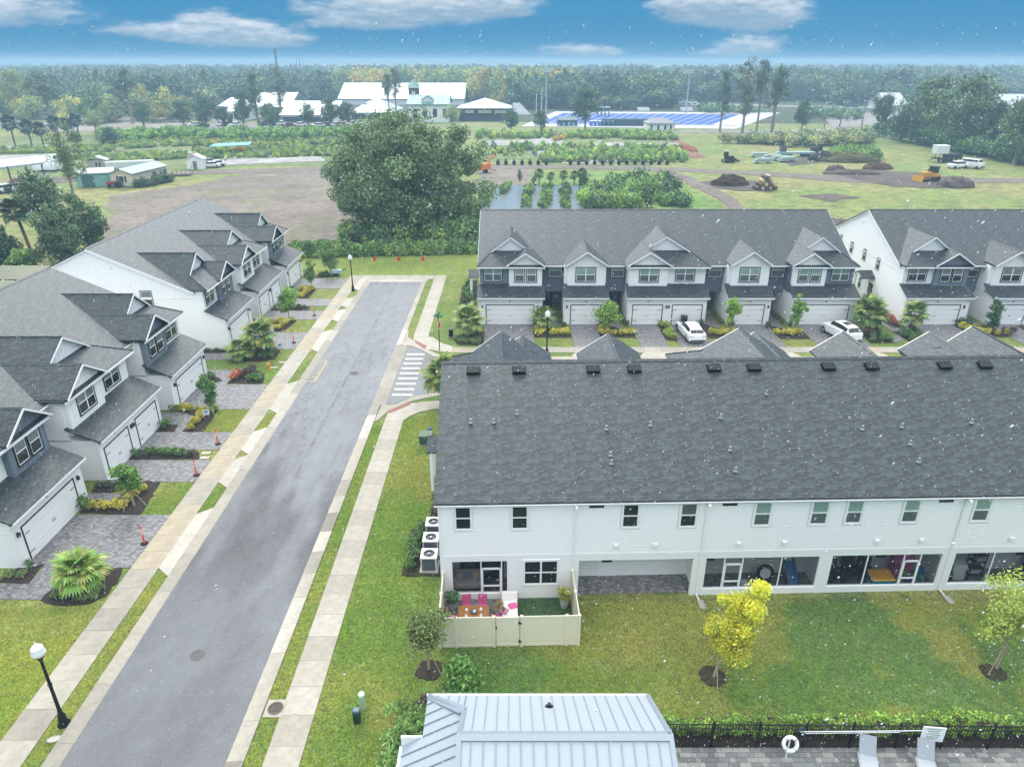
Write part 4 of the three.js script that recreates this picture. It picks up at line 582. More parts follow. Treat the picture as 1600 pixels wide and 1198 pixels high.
{ const cl = []; for (let x = 6.2; x < 26; x += .33) { cl.push([x, .22 + pr() * .2, -20.3 - pr() * .35, .27, 170, .8 + pr() * .4]); const hgt = .5 + .3 * sm(9, 20, x) + pr() * .26; cl.push([x, hgt, -20.35 - pr() * .35, .24, 150, .9 + pr() * .4]); } tag(obj('hedge', leaves(cl, .11, [.11, .20, .035], 192, { col2: [.26, .36, .05], p2: .25 }), M.leaf), 'bright green clipped hedge behind the black metal fence', 'hedge'); }
// young trees: [name, label, x, f, trunk h, crown rx, ry, seed, colour, stakes]
function young(label, x, f, h, rx, ry, seed, col, stakes = 0, o = {}) {
  const t = tree({ name: 'young_tree', label, pos: [x, 0, -f], h: h + ry * .9, r0: .06 + h * .012, rx, ry, cy: h + ry, k: o.k ?? 30, cr: rx * .42, n: o.n ?? 90, leaf: o.leaf ?? .2, col, seed, core: .5, every: 4, bark: M.barkPale, ...o });
  for (let k = 0; k < stakes; k++) { const a = k * 2.1 + seed; obj('stake', rod([Math.cos(a) * .75, 0, Math.sin(a) * .75], [Math.cos(a) * .05, 1.25, Math.sin(a) * .05], .025, .025, 5), M.barkPale, t); } return t;
}
young('staked young tree with glossy green oval crown before the nearest left recess', -23.3, 36.75, 1.0, .72, 1.1, 201, [.10, .20, .04], 3, { leaf: .2 });
young('young round-leaved tree behind a yard sign before the two-door garage', -23.35, 49.4, .9, .72, 1.3, 202, [.085, .17, .045], 2);
young('bushy bright young tree before the first recess of the farther left row', -23.8, 71.9, .6, 1.15, 1.4, 203, [.14, .25, .05], 0);
young('small slim young tree before the last recess of the farther left row', -24.1, 82.6, .9, .72, 1.3, 204, [.12, .2, .05], 1);
young('leafy tree at the end of the left gardens near the street end', -23.3, 89.0, .9, 1.3, 1.6, 205, [.11, .19, .055], 0);
young('round bushy small tree between the second and third driveways across the road', 9.6, 67.7, .7, 1.25, 1.25, 206, [.17, .26, .05], 0);
young('upright staked young tree right of the white sedan', 22, 67.4, .9, .85, 1.55, 207, [.16, .26, .045], 3);
young('upright staked young tree left of the white hatchback', 28.5, 67.4, .9, .8, 1.5, 208, [.13, .24, .045], 3);
young('dark conical young tree before the recess of the right-hand row', 48.4, 67.6, .25, .95, 1.65, 209, [.06, .12, .05], 0, { cone: .6 });
young('loose olive-green young tree in a mulch ring left of the vinyl fence', -3.75, 23.85, 1.3, 1.05, 1.0, 210, [.12, .16, .045], 3, { leaf: .14, n: 120, k: 34 });
young('bright yellow young tree in a mulch ring on the back lawn', 8.98, 23.45, 1.4, 1.05, 1.85, 211, GOLD, 3, { gain: 1.55, leaf: .1, n: 420, k: 56, ox: .75, lean: [.75, 0], col2: [.28, .36, .03], p2: .35, vary: .5 });
young('yellow-green staked tree at the right edge of the back lawn', 21.9, 23.9, 1.7, 1.7, 1.7, 212, [.30, .34, .06], 3, { leaf: .13, n: 110, k: 40, col2: [.2, .3, .06], p2: .4 });
palm('fan_palm', 'big bright fan palm in a mulch bed beside the nearest left driveway', [-22.45, 0, -29.4], .95, 1.42, 30, 301, { wide: 1.15, col: [.19, .30, .055], col2: [.36, .40, .09] });
palm('fan_palm', 'taller drooping palm in the gap between the left rows', [-23.4, 0, -61.6], 1.9, 1.9, 20, 302, { col: [.12, .21, .06] });
palm('fan_palm', 'lower small palm nearer the lawn in the gap between the left rows', [-24.9, 0, -60.3], 1.0, 1.5, 14, 303, { col: [.15, .24, .06] });
palm('fan_palm', 'palm with pale trunk in the corner bed left of the first grey driveway', [-4.35, 0, -66.2], 1.7, 1.75, 22, 304, { col: [.17, .26, .07] });
palm('fan_palm', 'small palm by the lamp between the first and second driveways across the road', [3.1, 0, -68.4], 1.3, 1.5, 18, 305, { col: [.17, .26, .07] });
palm('fan_palm', 'full palm on the lawn strip right of the white hatchback', [36.1, 0, -67.9], 1.8, 2.0, 24, 306, { col: [.14, .22, .06] });
palm('fan_palm', 'thin-crowned palm with stout trunk beside the right-hand double driveway', [40.1, 0, -67.2], 2.0, 1.6, 16, 307, { r: .26, col: [.14, .22, .07] });
palm('fan_palm', 'palm peeking out beside the gable of the nearest roof', [-5.5, 0, -51.0], 2.6, 1.9, 22, 308, { col: [.12, .2, .06] });
// ---------------------------------------------------------------- street furniture and things round the houses
const globeM = new THREE.MeshPhysicalMaterial({ color: 0xeef1f2, roughness: .25, clearcoat: .5 });
function streetLamp(label, x, f) {
  const t = thing('street_lamp', label, 'street lamp', [x, 0, -f]);
  obj('base', [new THREE.LatheGeometry([[.0, 0], [.24, 0], [.24, .08], [.17, .14], [.15, .5], [.1, .62], [.085, .8], [0, .8]].map((p) => new THREE.Vector2(...p)), 16)], M.metalBlack, t);
  obj('pole', [cyl(.075, .055, 2.75, 0, .8, 0, 12), cyl(.09, .09, .06, 0, 2.2, 0), cyl(.06, .12, .18, 0, 3.5, 0), cyl(.15, .15, .05, 0, 3.68, 0)], M.metalBlack, t);
  const gl = obj('globe', new THREE.LatheGeometry([[.0, 3.73], [.15, 3.73], [.24, 3.86], [.25, 4.0], [.2, 4.14], [.2, 4.15], [.23, 4.17], [.12, 4.28], [.0, 4.3]].map((p) => new THREE.Vector2(...p)), 20), globeM, t); obj('finial', [new THREE.SphereGeometry(.06, 10, 8).translate(0, 4.34, 0), cyl(.02, .005, .16, 0, 4.38, 0), new THREE.TorusGeometry(.245, .014, 6, 24).rotateX(Math.PI / 2).translate(0, 3.93, 0)], globeM, gl);
}
streetLamp('black post lamp with white globe at the lower left by the sidewalk', -18.55, 20.95); streetLamp('black post lamp with white globe at the far left end of the street', -19.0, 81.9); streetLamp('black post lamp with white globe rising behind the nearest roof', 3.25, 61.5);
function delineator(label, x, f) { const t = thing('delineator_post', label, 'traffic post', [x, .03, -f], 0); obj('base', [cyl(.23, .19, .06, 0, 0, 0, 8)], M.tyre, t); obj('post', [cyl(.05, .05, 1.0, 0, .06, 0, 10), new THREE.TorusGeometry(.06, .02, 6, 12).translate(0, 1.12, 0)], M.orange, t); for (const y of [.7, .88]) obj('reflective_band', cyl(.053, .053, .08, 0, y, 0, 10), M.trim, t); }
for (const [w, x, f] of [['on the nearest left driveway', -20.9, 33.0], ["on the nearer row's lower single driveway", -20.9, 40.3], ["on the nearer row's upper single driveway", -21.05, 44.5], ['on the first driveway of the farther left row', -21.25, 64.6], ['on the middle driveway of the farther row', -21.3, 72.7]]) delineator('orange plastic post with black base ' + w, x, f);
{ const t = thing('traffic_cone', 'orange traffic cone with white band on the right-hand double driveway', 'traffic cone', [43.2, .03, -64.1]); obj('base', new RoundedBoxGeometry(.4, .05, .4, 2, .02).translate(0, .025, 0), M.orange, t); obj('cone', cyl(.17, .03, .72, 0, .05, 0, 16), M.orange, t); obj('reflective_band', cyl(.106, .075, .16, 0, .36, 0, 16), M.trim, t); }
for (const [k, w] of [[0, 'left'], [1, 'middle'], [2, 'right']]) { const t = thing('end_of_road_marker', `${w} of three red diamond markers on the grass beyond the street end`, 'road marker', [-18.4 + k * 3.25, 0, -93.2]); obj('post', bx(-.03, .03, 0, 1.0, -.03, .03), M.galv, t); obj('diamond', box(.48, .48, .012, 0, 0, 0).rotateZ(Math.PI / 4).translate(0, .95, .045), M.red, t); const rf = []; for (let a = -1; a <= 1; a++) for (let b = -1; b <= 1; b++) rf.push(cyl(.045, .045, .012, 0, 0, 0, 10).rotateX(Math.PI / 2).translate((a + b) * .11, .95 + (a - b) * .11, .05)); obj('reflector', rf, std(0xe2413a, .3), t); }
{ // stop sign with street name blades at the corner
  const t = thing('sign_post', 'tall post with red stop sign and green street name blades at the corner', 'street sign', [-6.85, 0, -62.5], -.35);
  obj('post', cyl(.045, .04, 3.7, 0, 0, 0, 10), M.metalBlack, t); const o = new THREE.CylinderGeometry(.38, .38, .02, 8).rotateY(Math.PI / 8).rotateX(Math.PI / 2).rotateY(Math.PI / 2 + .12).translate(.05, 2.6, .03); const st = obj('stop_plate', o, M.red, t);
  obj('frame', new THREE.TorusGeometry(.39, .02, 4, 8).rotateZ(Math.PI / 8).rotateY(Math.PI / 2 + .12).translate(.05, 2.6, .03), M.trim, st); obj('street_blade', [box(.95, .2, .02, .0, 3.45, 0), box(.02, .2, .95, 0, 3.68, 0)], std(0x4d8a6c, .5), t);
}
function padBox(name, label, cat, pos, w, h, d, m, turn = 0) { const t = thing(name, label, cat, pos, turn); obj('pad', box(w * 1.15, .08, d * 1.15, 0, .04, 0), M.conc[1], t); obj('cabinet', [new RoundedBoxGeometry(w, h * .72, d, 2, .04).translate(0, .08 + h * .36, 0)], m, t); const lid = new RoundedBoxGeometry(w * 1.03, h * .3, d * 1.03, 2, .04).translate(0, .08 + h * .86, 0), p = lid.attributes.position; for (let i = 0; i < p.count; i++) if (p.getY(i) > h * .9 && p.getZ(i) > 0) p.setY(i, p.getY(i) - .1 * h); obj('lid', lid, m, t); obj('latch', box(.06, .1, .03, 0, h * .5, d / 2 + .015), M.metalBlack, t); return t; }
padBox('transformer_box', 'green electric transformer box on the grass left of the nearest gable', 'transformer', [-6.15, 0, -44.7], .95, .75, .8, M.green); padBox('utility_pedestal', 'small dark utility pedestal behind the green transformer box', 'utility box', [-6.0, 0, -46.0], .3, .5, .3, M.blueDk);
padBox('utility_pedestal', 'dark utility box on the corner lawn near the stop sign', 'utility box', [-6.05, 0, -66.2], .42, .85, .36, M.metalBlack);
{ const t = thing('utility_pipe', 'pale green marker pipe standing on the grass left of the pool house', 'marker post', [-6.33, 0, -21.75]); obj('pipe', cyl(.13, .12, .75, 0, 0, 0, 14), M.greenLt, t); obj('cap', [cyl(.14, .13, .1, 0, .74, 0, 14)], std(0xd5e2cf, .5), t); }
{ const t = thing('cable_pedestal', 'dark green rounded cable pedestal beside the pale green pipe', 'utility box', [-6.42, 0, -21.05]); obj('body', new RoundedBoxGeometry(.3, .62, .26, 3, .07).translate(0, .31, 0), std(0x1d3530, .5), t); obj('cap', new RoundedBoxGeometry(.34, .16, .3, 3, .07).translate(0, .66, 0), std(0x3f5d66, .4), t); }
for (const [x, f, w] of [[-18.5, 20.2, 'in the grass strip below the nearest lamp post']]) { const t = thing('water_meter_lid', 'pale oval utility lid ' + w, 'utility lid', [x, .01, -f], .3); obj('lid', new THREE.CylinderGeometry(.2, .21, .05, 18).scale(1.4, 1, .8).translate(0, .03, 0), M.concLight, t); obj('rim', new THREE.TorusGeometry(.2, .02, 5, 20).rotateX(Math.PI / 2).scale(1.4, 1, .8).translate(0, .05, 0), M.conc[3], t); }
for (const [k, x, f] of [[0, -21.4, 43.2], [1, -21.25, 42.55]]) { const t = thing('meter_lid', 'white rectangular meter lid on the grass by the two single driveways', 'utility lid', [x, .01, -f], .1, 'white meter lids by the two single driveways'); obj('lid', new RoundedBoxGeometry(.62, .06, .34, 2, .02).translate(0, .03, 0), M.concLight, t); obj('grip', box(.12, .012, .03, .15, .063, 0), M.concGrey, t); }
for (const [k, x, f] of [[0, -20.9, 59.6], [1, -21.3, 58.4]]) { const t = thing('meter_lid', 'white rectangular meter lid on the grass between the left rows', 'utility lid', [x, .01, -f], .1, 'white meter lids between the left rows'); obj('lid', new RoundedBoxGeometry(.62, .06, .34, 2, .02).translate(0, .03, 0), M.concLight, t); obj('grip', box(.12, .012, .03, .15, .063, 0), M.concGrey, t); }
for (const [k, x, f] of [[0, -3, 63.75], [1, 9.2, 63.8], [2, 10.2, 63.8]]) { const t = thing('meter_lid', ['white round lid at the foot of the corner bed', 'left of two white lids on the grass by the second driveway', 'right of two white lids on the grass by the third driveway'][k], 'utility lid', [x, .01, -f]); obj('lid', cyl(.2, .2, .05, 0, 0, 0, 16), M.concLight, t); obj('ring', new THREE.TorusGeometry(.1, .012, 5, 16).rotateX(Math.PI / 2).translate(0, .052, 0), M.concGrey, t); }
function hydrant(label, x, f) { const t = thing('fire_hydrant', label, 'fire hydrant', [x, 0, -f]); obj('body', new THREE.LatheGeometry([[0, 0], [.18, 0], [.18, .05], [.11, .08], [.11, .5], [.15, .52], [.15, .57], [.12, .6], [.09, .7], [0, .74]].map((p) => new THREE.Vector2(...p)), 14), M.yellow, t); for (const a of [0, 1, 2]) obj('nozzle', [cyl(.055, .055, .1, 0, 0, 0, 8).rotateX(Math.PI / 2).translate(0, .4, .1), cyl(.07, .07, .03, 0, 0, 0, 6).rotateX(Math.PI / 2).translate(0, .4, .2)].map((g) => g.rotateY((a - 1) * Math.PI / 2)), M.yellow, t); }
hydrant('yellow fire hydrant on the grass before the right-hand double driveway', 39.6, 63.9); hydrant('small yellow hydrant on the grass in the gap between the left rows', -21.6, 58.0);
function yardSign(label, x, f, turn) { const t = thing('yard_sign', label, 'yard sign', [x, 0, -f], turn); obj('stake', [rod([-.16, 0, 0], [-.16, .5, 0], .012), rod([.16, 0, 0], [.16, .5, 0], .012)], M.galv, t); obj('panel', box(.46, .46, .02, 0, .55, 0), M.trim, t); obj('print', [box(.3, .2, .006, 0, .62, .013), box(.34, .03, .006, 0, .43, .013), box(.26, .03, .006, 0, .37, .013)], std(0x6d9fc4, .6), t); }
yardSign('small white and blue yard sign in the bed before the two-door garage', -23.4, 48.5, .5); yardSign('small white and blue yard sign in the rounded bed between the left rows', -21.95, 62.6, .5);
{ const t = thing('garden_cart', 'pale blue-grey cart under the tree at the far left end', 'cart', [-22.3, .02, -88.2], .2); obj('tub', new RoundedBoxGeometry(1.25, .45, .65, 3, .08).translate(0, .6, 0), std(0x9fb6bf, .5), t); obj('handle', [rod([.6, .7, .25], [1.15, .85, .25], .03), rod([.6, .7, -.25], [1.15, .85, -.25], .03), rod([-.1, .35, .2], [.3, .02, .2], .03), rod([-.1, .35, -.2], [.3, .02, -.2], .03)], M.metalBlack, t); obj('wheel', new THREE.TorusGeometry(.18, .06, 8, 16).translate(-.5, .24, 0), M.tyre, t); }
{ const t = thing('wheelie_bin', 'black wheeled bin in front of the white sedan at a garage door', 'bin', [17.75, .03, -69.4]); const g = new RoundedBoxGeometry(.58, .95, .65, 2, .04).translate(0, .52, 0), p = g.attributes.position; for (let i = 0; i < p.count; i++) { const k = mix(.82, 1, p.getY(i)); p.setX(i, p.getX(i) * k); p.setZ(i, p.getZ(i) * k); } obj('body', g, M.metalBlack, t); obj('lid', new RoundedBoxGeometry(.64, .09, .74, 2, .04).translate(0, 1.04, 0), std(0x26292c, .5), t); for (const s of [-1, 1]) obj('wheel', cyl(.1, .1, .06, 0, -.03, 0, 12).rotateZ(Math.PI / 2).translate(s * .3, .1, -.26), M.tyre, t); }
// air-conditioning units
for (const [k, x, f] of [[0, -4.45, 30.9], [1, -4.5, 32.35], [2, -4.5, 33.8]]) {
  const t = thing('air_conditioner', [`nearest of three outdoor air-conditioning units in the bed by the gable wall`, `middle of three outdoor air-conditioning units in the bed by the gable wall`, `farthest of three outdoor air-conditioning units in the bed by the gable wall`][k], 'air conditioner', [x, .04, -f]);
  obj('pad', box(1.0, .08, 1.0, 0, .04, 0), M.concLight, t); const lv = [box(.76, .76, .76, 0, .48, 0)]; for (let q = 0; q < 9; q++) lv.push(box(.8, .02, .8, 0, .17 + q * .078, 0)); obj('case', lv, std(0x5c6367, .5), t); obj('corner_post', [-1, 1].flatMap((a) => [-1, 1].map((b) => box(.06, .8, .06, a * .39, .48, b * .39))), std(0xd7d9d6, .5), t);
  const s = new THREE.Shape([[-.44, -.44], [.44, -.44], [.44, .44], [-.44, .44]].map((p) => new THREE.Vector2(...p))), h = new THREE.Path(); h.absarc(0, 0, .31, 0, 7, true); s.holes.push(h); obj('top', new THREE.ExtrudeGeometry(s, { depth: .06, bevelEnabled: false }).rotateX(-Math.PI / 2).translate(0, .88, 0), std(0xdadcd9, .5), t);
  const fn = obj('fan', [0, 1, 2, 3].map((q) => box(.26, .012, .12, .15, 0, 0).rotateX(.4).rotateY(q * Math.PI / 2).translate(0, .82, 0)), M.metalBlack, t); obj('well', cyl(.3, .3, .02, 0, .8, 0, 20), std(0x1d2022, .7), fn); obj('guard', [.1, .17, .24, .3].map((q) => new THREE.TorusGeometry(q, .008, 5, 24).rotateX(Math.PI / 2).translate(0, .945, 0)), M.metalBlack, t); obj('hub', cyl(.07, .06, .05, 0, .9, 0, 14), std(0xc9ccca, .5), t);
}
// ---------------------------------------------------------------- walled patio of the near end house
const bfix = (o) => { o.rotation.y = (o.rotation.y || 0) + Bturn; return o; };
function atB(name, label, cat, s, out, y = 0, turn = 0, group) { return bfix(thing(name, label, cat, Bw(s, y, out), turn, group)); }
{ // vinyl fence: posts, panels and the gate's leaf
  const t = atB('vinyl_fence', 'cream vinyl privacy fence with a gate round the furnished patio', 'fence', 0, 0, 0); const O = 3.25, Hh = 1.78; const P = [];
  const post = (s, o) => { obj('post', [bx(s - .065, s + .065, 0, Hh + .05, o - .065, o + .065), new THREE.ConeGeometry(.105, .07, 4).rotateY(Math.PI / 4).translate(s, Hh + .085, o)], M.vinyl, t); };
  const panel = (s0, s1, o0, o1) => { const along = s1 !== s0, L = along ? s1 - s0 : o1 - o0, g = [box(L - .1, Hh - .16, .03, 0, Hh / 2, 0), box(L - .1, .14, .055, 0, Hh - .05, 0), box(L - .1, .14, .055, 0, .1, 0)]; for (let q = -L / 2 + .15; q < L / 2; q += .17) g.push(box(.012, Hh - .3, .036, q, Hh / 2, 0)); const o = obj('panel', g, M.vinyl, t); o.position.set((s0 + s1) / 2, 0, (o0 + o1) / 2); if (!along) o.rotation.y = Math.PI / 2; };
  for (const s of [.06, .8, 2.58, 3.86, 5.95, 6.52]) post(s, O); panel(.06, .8, O, O); panel(.8, 2.58, O, O); panel(3.86, 5.95, O, O); panel(5.95, 6.52, O, O);
  for (const s of [.06, 6.52]) { for (const o of [1.62, .08]) post(s, o); panel(s, s, .08, 1.62); panel(s, s, 1.62, O); }
  const gate = obj('gate', [bx(2.68, 3.76, .06, Hh - .04, O - .02, O + .02), bx(2.68, 3.76, Hh - .14, Hh, O - .035, O + .035), bx(2.68, 3.76, .05, .2, O - .035, O + .035)], M.vinyl, t); for (const y of [.35, 1.45]) obj('hinge', box(.14, .09, .1, 3.78, y, O + .04), M.metalBlack, gate); obj('latch', box(.06, .12, .1, 2.68, 1.2, O + .04), M.metalBlack, gate);
  const pt = struct('patio', uvBox(box(3.6, .08, 3.1, 1.9, 0, 1.62)), M.paver); pt.position.copy(Bw(0, 0, 0)); pt.rotation.y = Bturn; const tf = gridSheet(3.75, 6.4, -3.15, -.05, .25, .05); // artificial turf laid between daybed and fence
  const turf = atB('turf_mat', 'dark green artificial turf inside the patio fence', 'artificial turf', 0, 0); obj('turf', tint(tf, (x, y, z) => { const k = .8 + .4 * wn(x, z, 6, N.a); return [.10 * k, .24 * k, .11 * k]; }), M.lawn, turf); obj('edge', [bx(3.72, 6.42, .0, .045, .04, 3.16)], std(0x1d3a22, .9), turf);
}
function chair(label, s, o, turn) { const t = atB('patio_chair', label, 'chair', s, o, .05, turn, 'pink chairs round the patio table'); obj('seat', new RoundedBoxGeometry(.46, .06, .46, 3, .03).translate(0, .44, 0), M.pinkCh, t); const b = new RoundedBoxGeometry(.46, .52, .06, 3, .03).translate(0, .72, 0), p = b.attributes.position; for (let i = 0; i < p.count; i++) p.setZ(i, p.getZ(i) - .24 + .25 * p.getX(i) ** 2 - (p.getY(i) - .44) * .15); b.computeVertexNormals(); obj('backrest', b, M.pinkCh, t); for (const a of [-1, 1]) for (const c of [-1, 1]) obj('leg', rod([a * .18, .42, c * .18], [a * .22, 0, c * .22], .016), M.metalBlack, t); }
{ const t = atB('patio_table', 'wooden slatted dining table on the fenced patio', 'table', 1.6, 1.85, .05); const sl = []; for (let k = 0; k < 8; k++) obj('slat', new RoundedBoxGeometry(1.5, .04, .115, 2, .01).translate(0, .73, -.44 + k * .126), M.wood, t); for (const a of [-1, 1]) for (const c of [-1, 1]) obj('leg', bx(a * .66 - .04, a * .66 + .04, 0, .71, c * .4 - .04, c * .4 + .04), M.wood, t); obj('rail', [bx(-.7, .7, .62, .71, -.42, -.38), bx(-.7, .7, .62, .71, .38, .42)], M.wood, t);
  const d = atB('centrepiece_bowl', 'dark glass bowl in the middle of the wooden patio table', 'bowl', 1.62, 1.85, .80); obj('bowl', new THREE.LatheGeometry([[.02, 0], [.1, .01], [.17, .1], [.15, .1], [.08, .03], [0, .03]].map((p) => new THREE.Vector2(...p)), 18), std(0x4b5559, .2), d); obj('candle', [cyl(.05, .05, .1, 0, .03, 0), cyl(.03, .03, .14, .07, .03, 0)], M.trim, d);
  for (const [q, a, b] of [[0, -.35, -.2], [1, .35, -.22], [2, -.35, .22], [3, .35, .2]]) { const c = atB('drinking_glass', 'small white cup on the wooden patio table', 'cup', 1.6 + a, 1.85 + b, .80, 0, 'white cups on the patio table'); obj('cup', new THREE.LatheGeometry([[0, 0], [.035, 0], [.045, .09], [.04, .09], [.03, .01], [0, .01]].map((p) => new THREE.Vector2(...p)), 12), M.trim, c); obj('saucer', cyl(.06, .075, .012, 0, -.0, 0, 14), M.trim, c); }
}
chair('pink patio chair at the left end of the wooden table', .62, 1.85, Math.PI / 2); chair('pink patio chair at the right end of the wooden table', 2.62, 1.9, -Math.PI / 2); chair('pink patio chair behind the wooden table, left one', 1.25, 1.1, .1); chair('pink patio chair behind the wooden table, right one', 1.98, 1.1, -.15); chair('pink patio chair in front of the wooden table, left one', 1.25, 2.65, Math.PI); chair('pink patio chair in front of the wooden table, right one', 1.98, 2.65, Math.PI);
{ const t = atB('daybed', 'white cushioned daybed lounger with dark frame on the patio', 'daybed', 3.36, 1.65, .05); obj('frame', [bx(-.42, .42, .12, .2, -1.15, 1.2), ...[-1, 1].flatMap((a) => [-1.1, 1.1].map((c) => box(.06, .2, .06, a * .38, .08, c)))], M.metalBlack, t); obj('mattress', new RoundedBoxGeometry(.78, .16, 2.2, 3, .06).translate(0, .3, .05), std(0xf0eeec, .85), t); obj('backrest', [new RoundedBoxGeometry(.8, .5, .12, 3, .05).rotateX(-.35).translate(0, .55, -1.1), bx(-.43, .43, .2, .78, -1.27, -1.22)], std(0xe9e7e6, .85), t);
  const pm = std(0xe2679f, .85); for (const [k, x, z, ry, l] of [[0, .16, -.62, .3, 'larger pink cushion at the head of the patio daybed'], [1, -.3, -.25, -.4, 'pink and grey cushion at the left edge of the patio daybed'], [2, 0, .55, .5, 'pink striped cushion at the foot of the patio daybed']]) { const c = atB('cushion', l, 'cushion', 3.36 + x, 1.65 + z, .44, ry); const g = new RoundedBoxGeometry(.42, .14, .4, 4, .07), p = g.attributes.position; for (let i = 0; i < p.count; i++) { const q = 1 - .5 * Math.max(Math.abs(p.getX(i)) / .21, Math.abs(p.getZ(i)) / .2) ** 2; p.setY(i, p.getY(i) * (.35 + q)); } g.computeVertexNormals(); obj('cover', g, k === 1 ? std(0xb58aa5, .85) : pm, c); if (k) obj('stripe', [-.12, 0, .12].map((q) => box(.03, .006, .3, q, .085 - q * q, 0)), k === 1 ? M.metalBlack : M.trim, c); } }
function pot(label, s, o, r, h, g, y = .05) { const t = atB('potted_plant', label, 'potted plant', s, o, y); obj('pot', new THREE.LatheGeometry([[0, 0], [r * .7, 0], [r, h], [r * .85, h], [r * .8, h * .8], [0, h * .8]].map((p) => new THREE.Vector2(...p)), 14), std(0xbfc7cb, .6), t); obj('foliage', g, M.leaf, t); }
pot('tall dark potted shrub in the left back corner of the patio', .5, .75, .22, .4, shrubGeo(401, .42, 1.5, 700, .13, [.06, .12, .05]).translate(0, .2, 0)); pot('low potted plant by the left patio fence', .4, 2.5, .2, .3, shrubGeo(402, .38, .8, 420, .13, [.09, .15, .06]).translate(0, .15, 0)); pot('brown grassy plant in a grey urn beside the patio daybed', 2.82, 1.35, .24, .5, shrubGeo(403, .32, .6, 260, .22, [.24, .19, .09], { long: 5 }).translate(0, .38, 0)); pot('yellow-green potted shrub in the right back corner of the patio', 6.1, .75, .24, .45, shrubGeo(404, .45, 1.25, 620, .14, [.26, .27, .05]).translate(0, .25, 0)); pot('small yellowish potted plant by the right patio fence', 6.15, 2.35, .16, .25, shrubGeo(405, .26, .5, 220, .11, [.33, .33, .12]).translate(0, .12, 0));
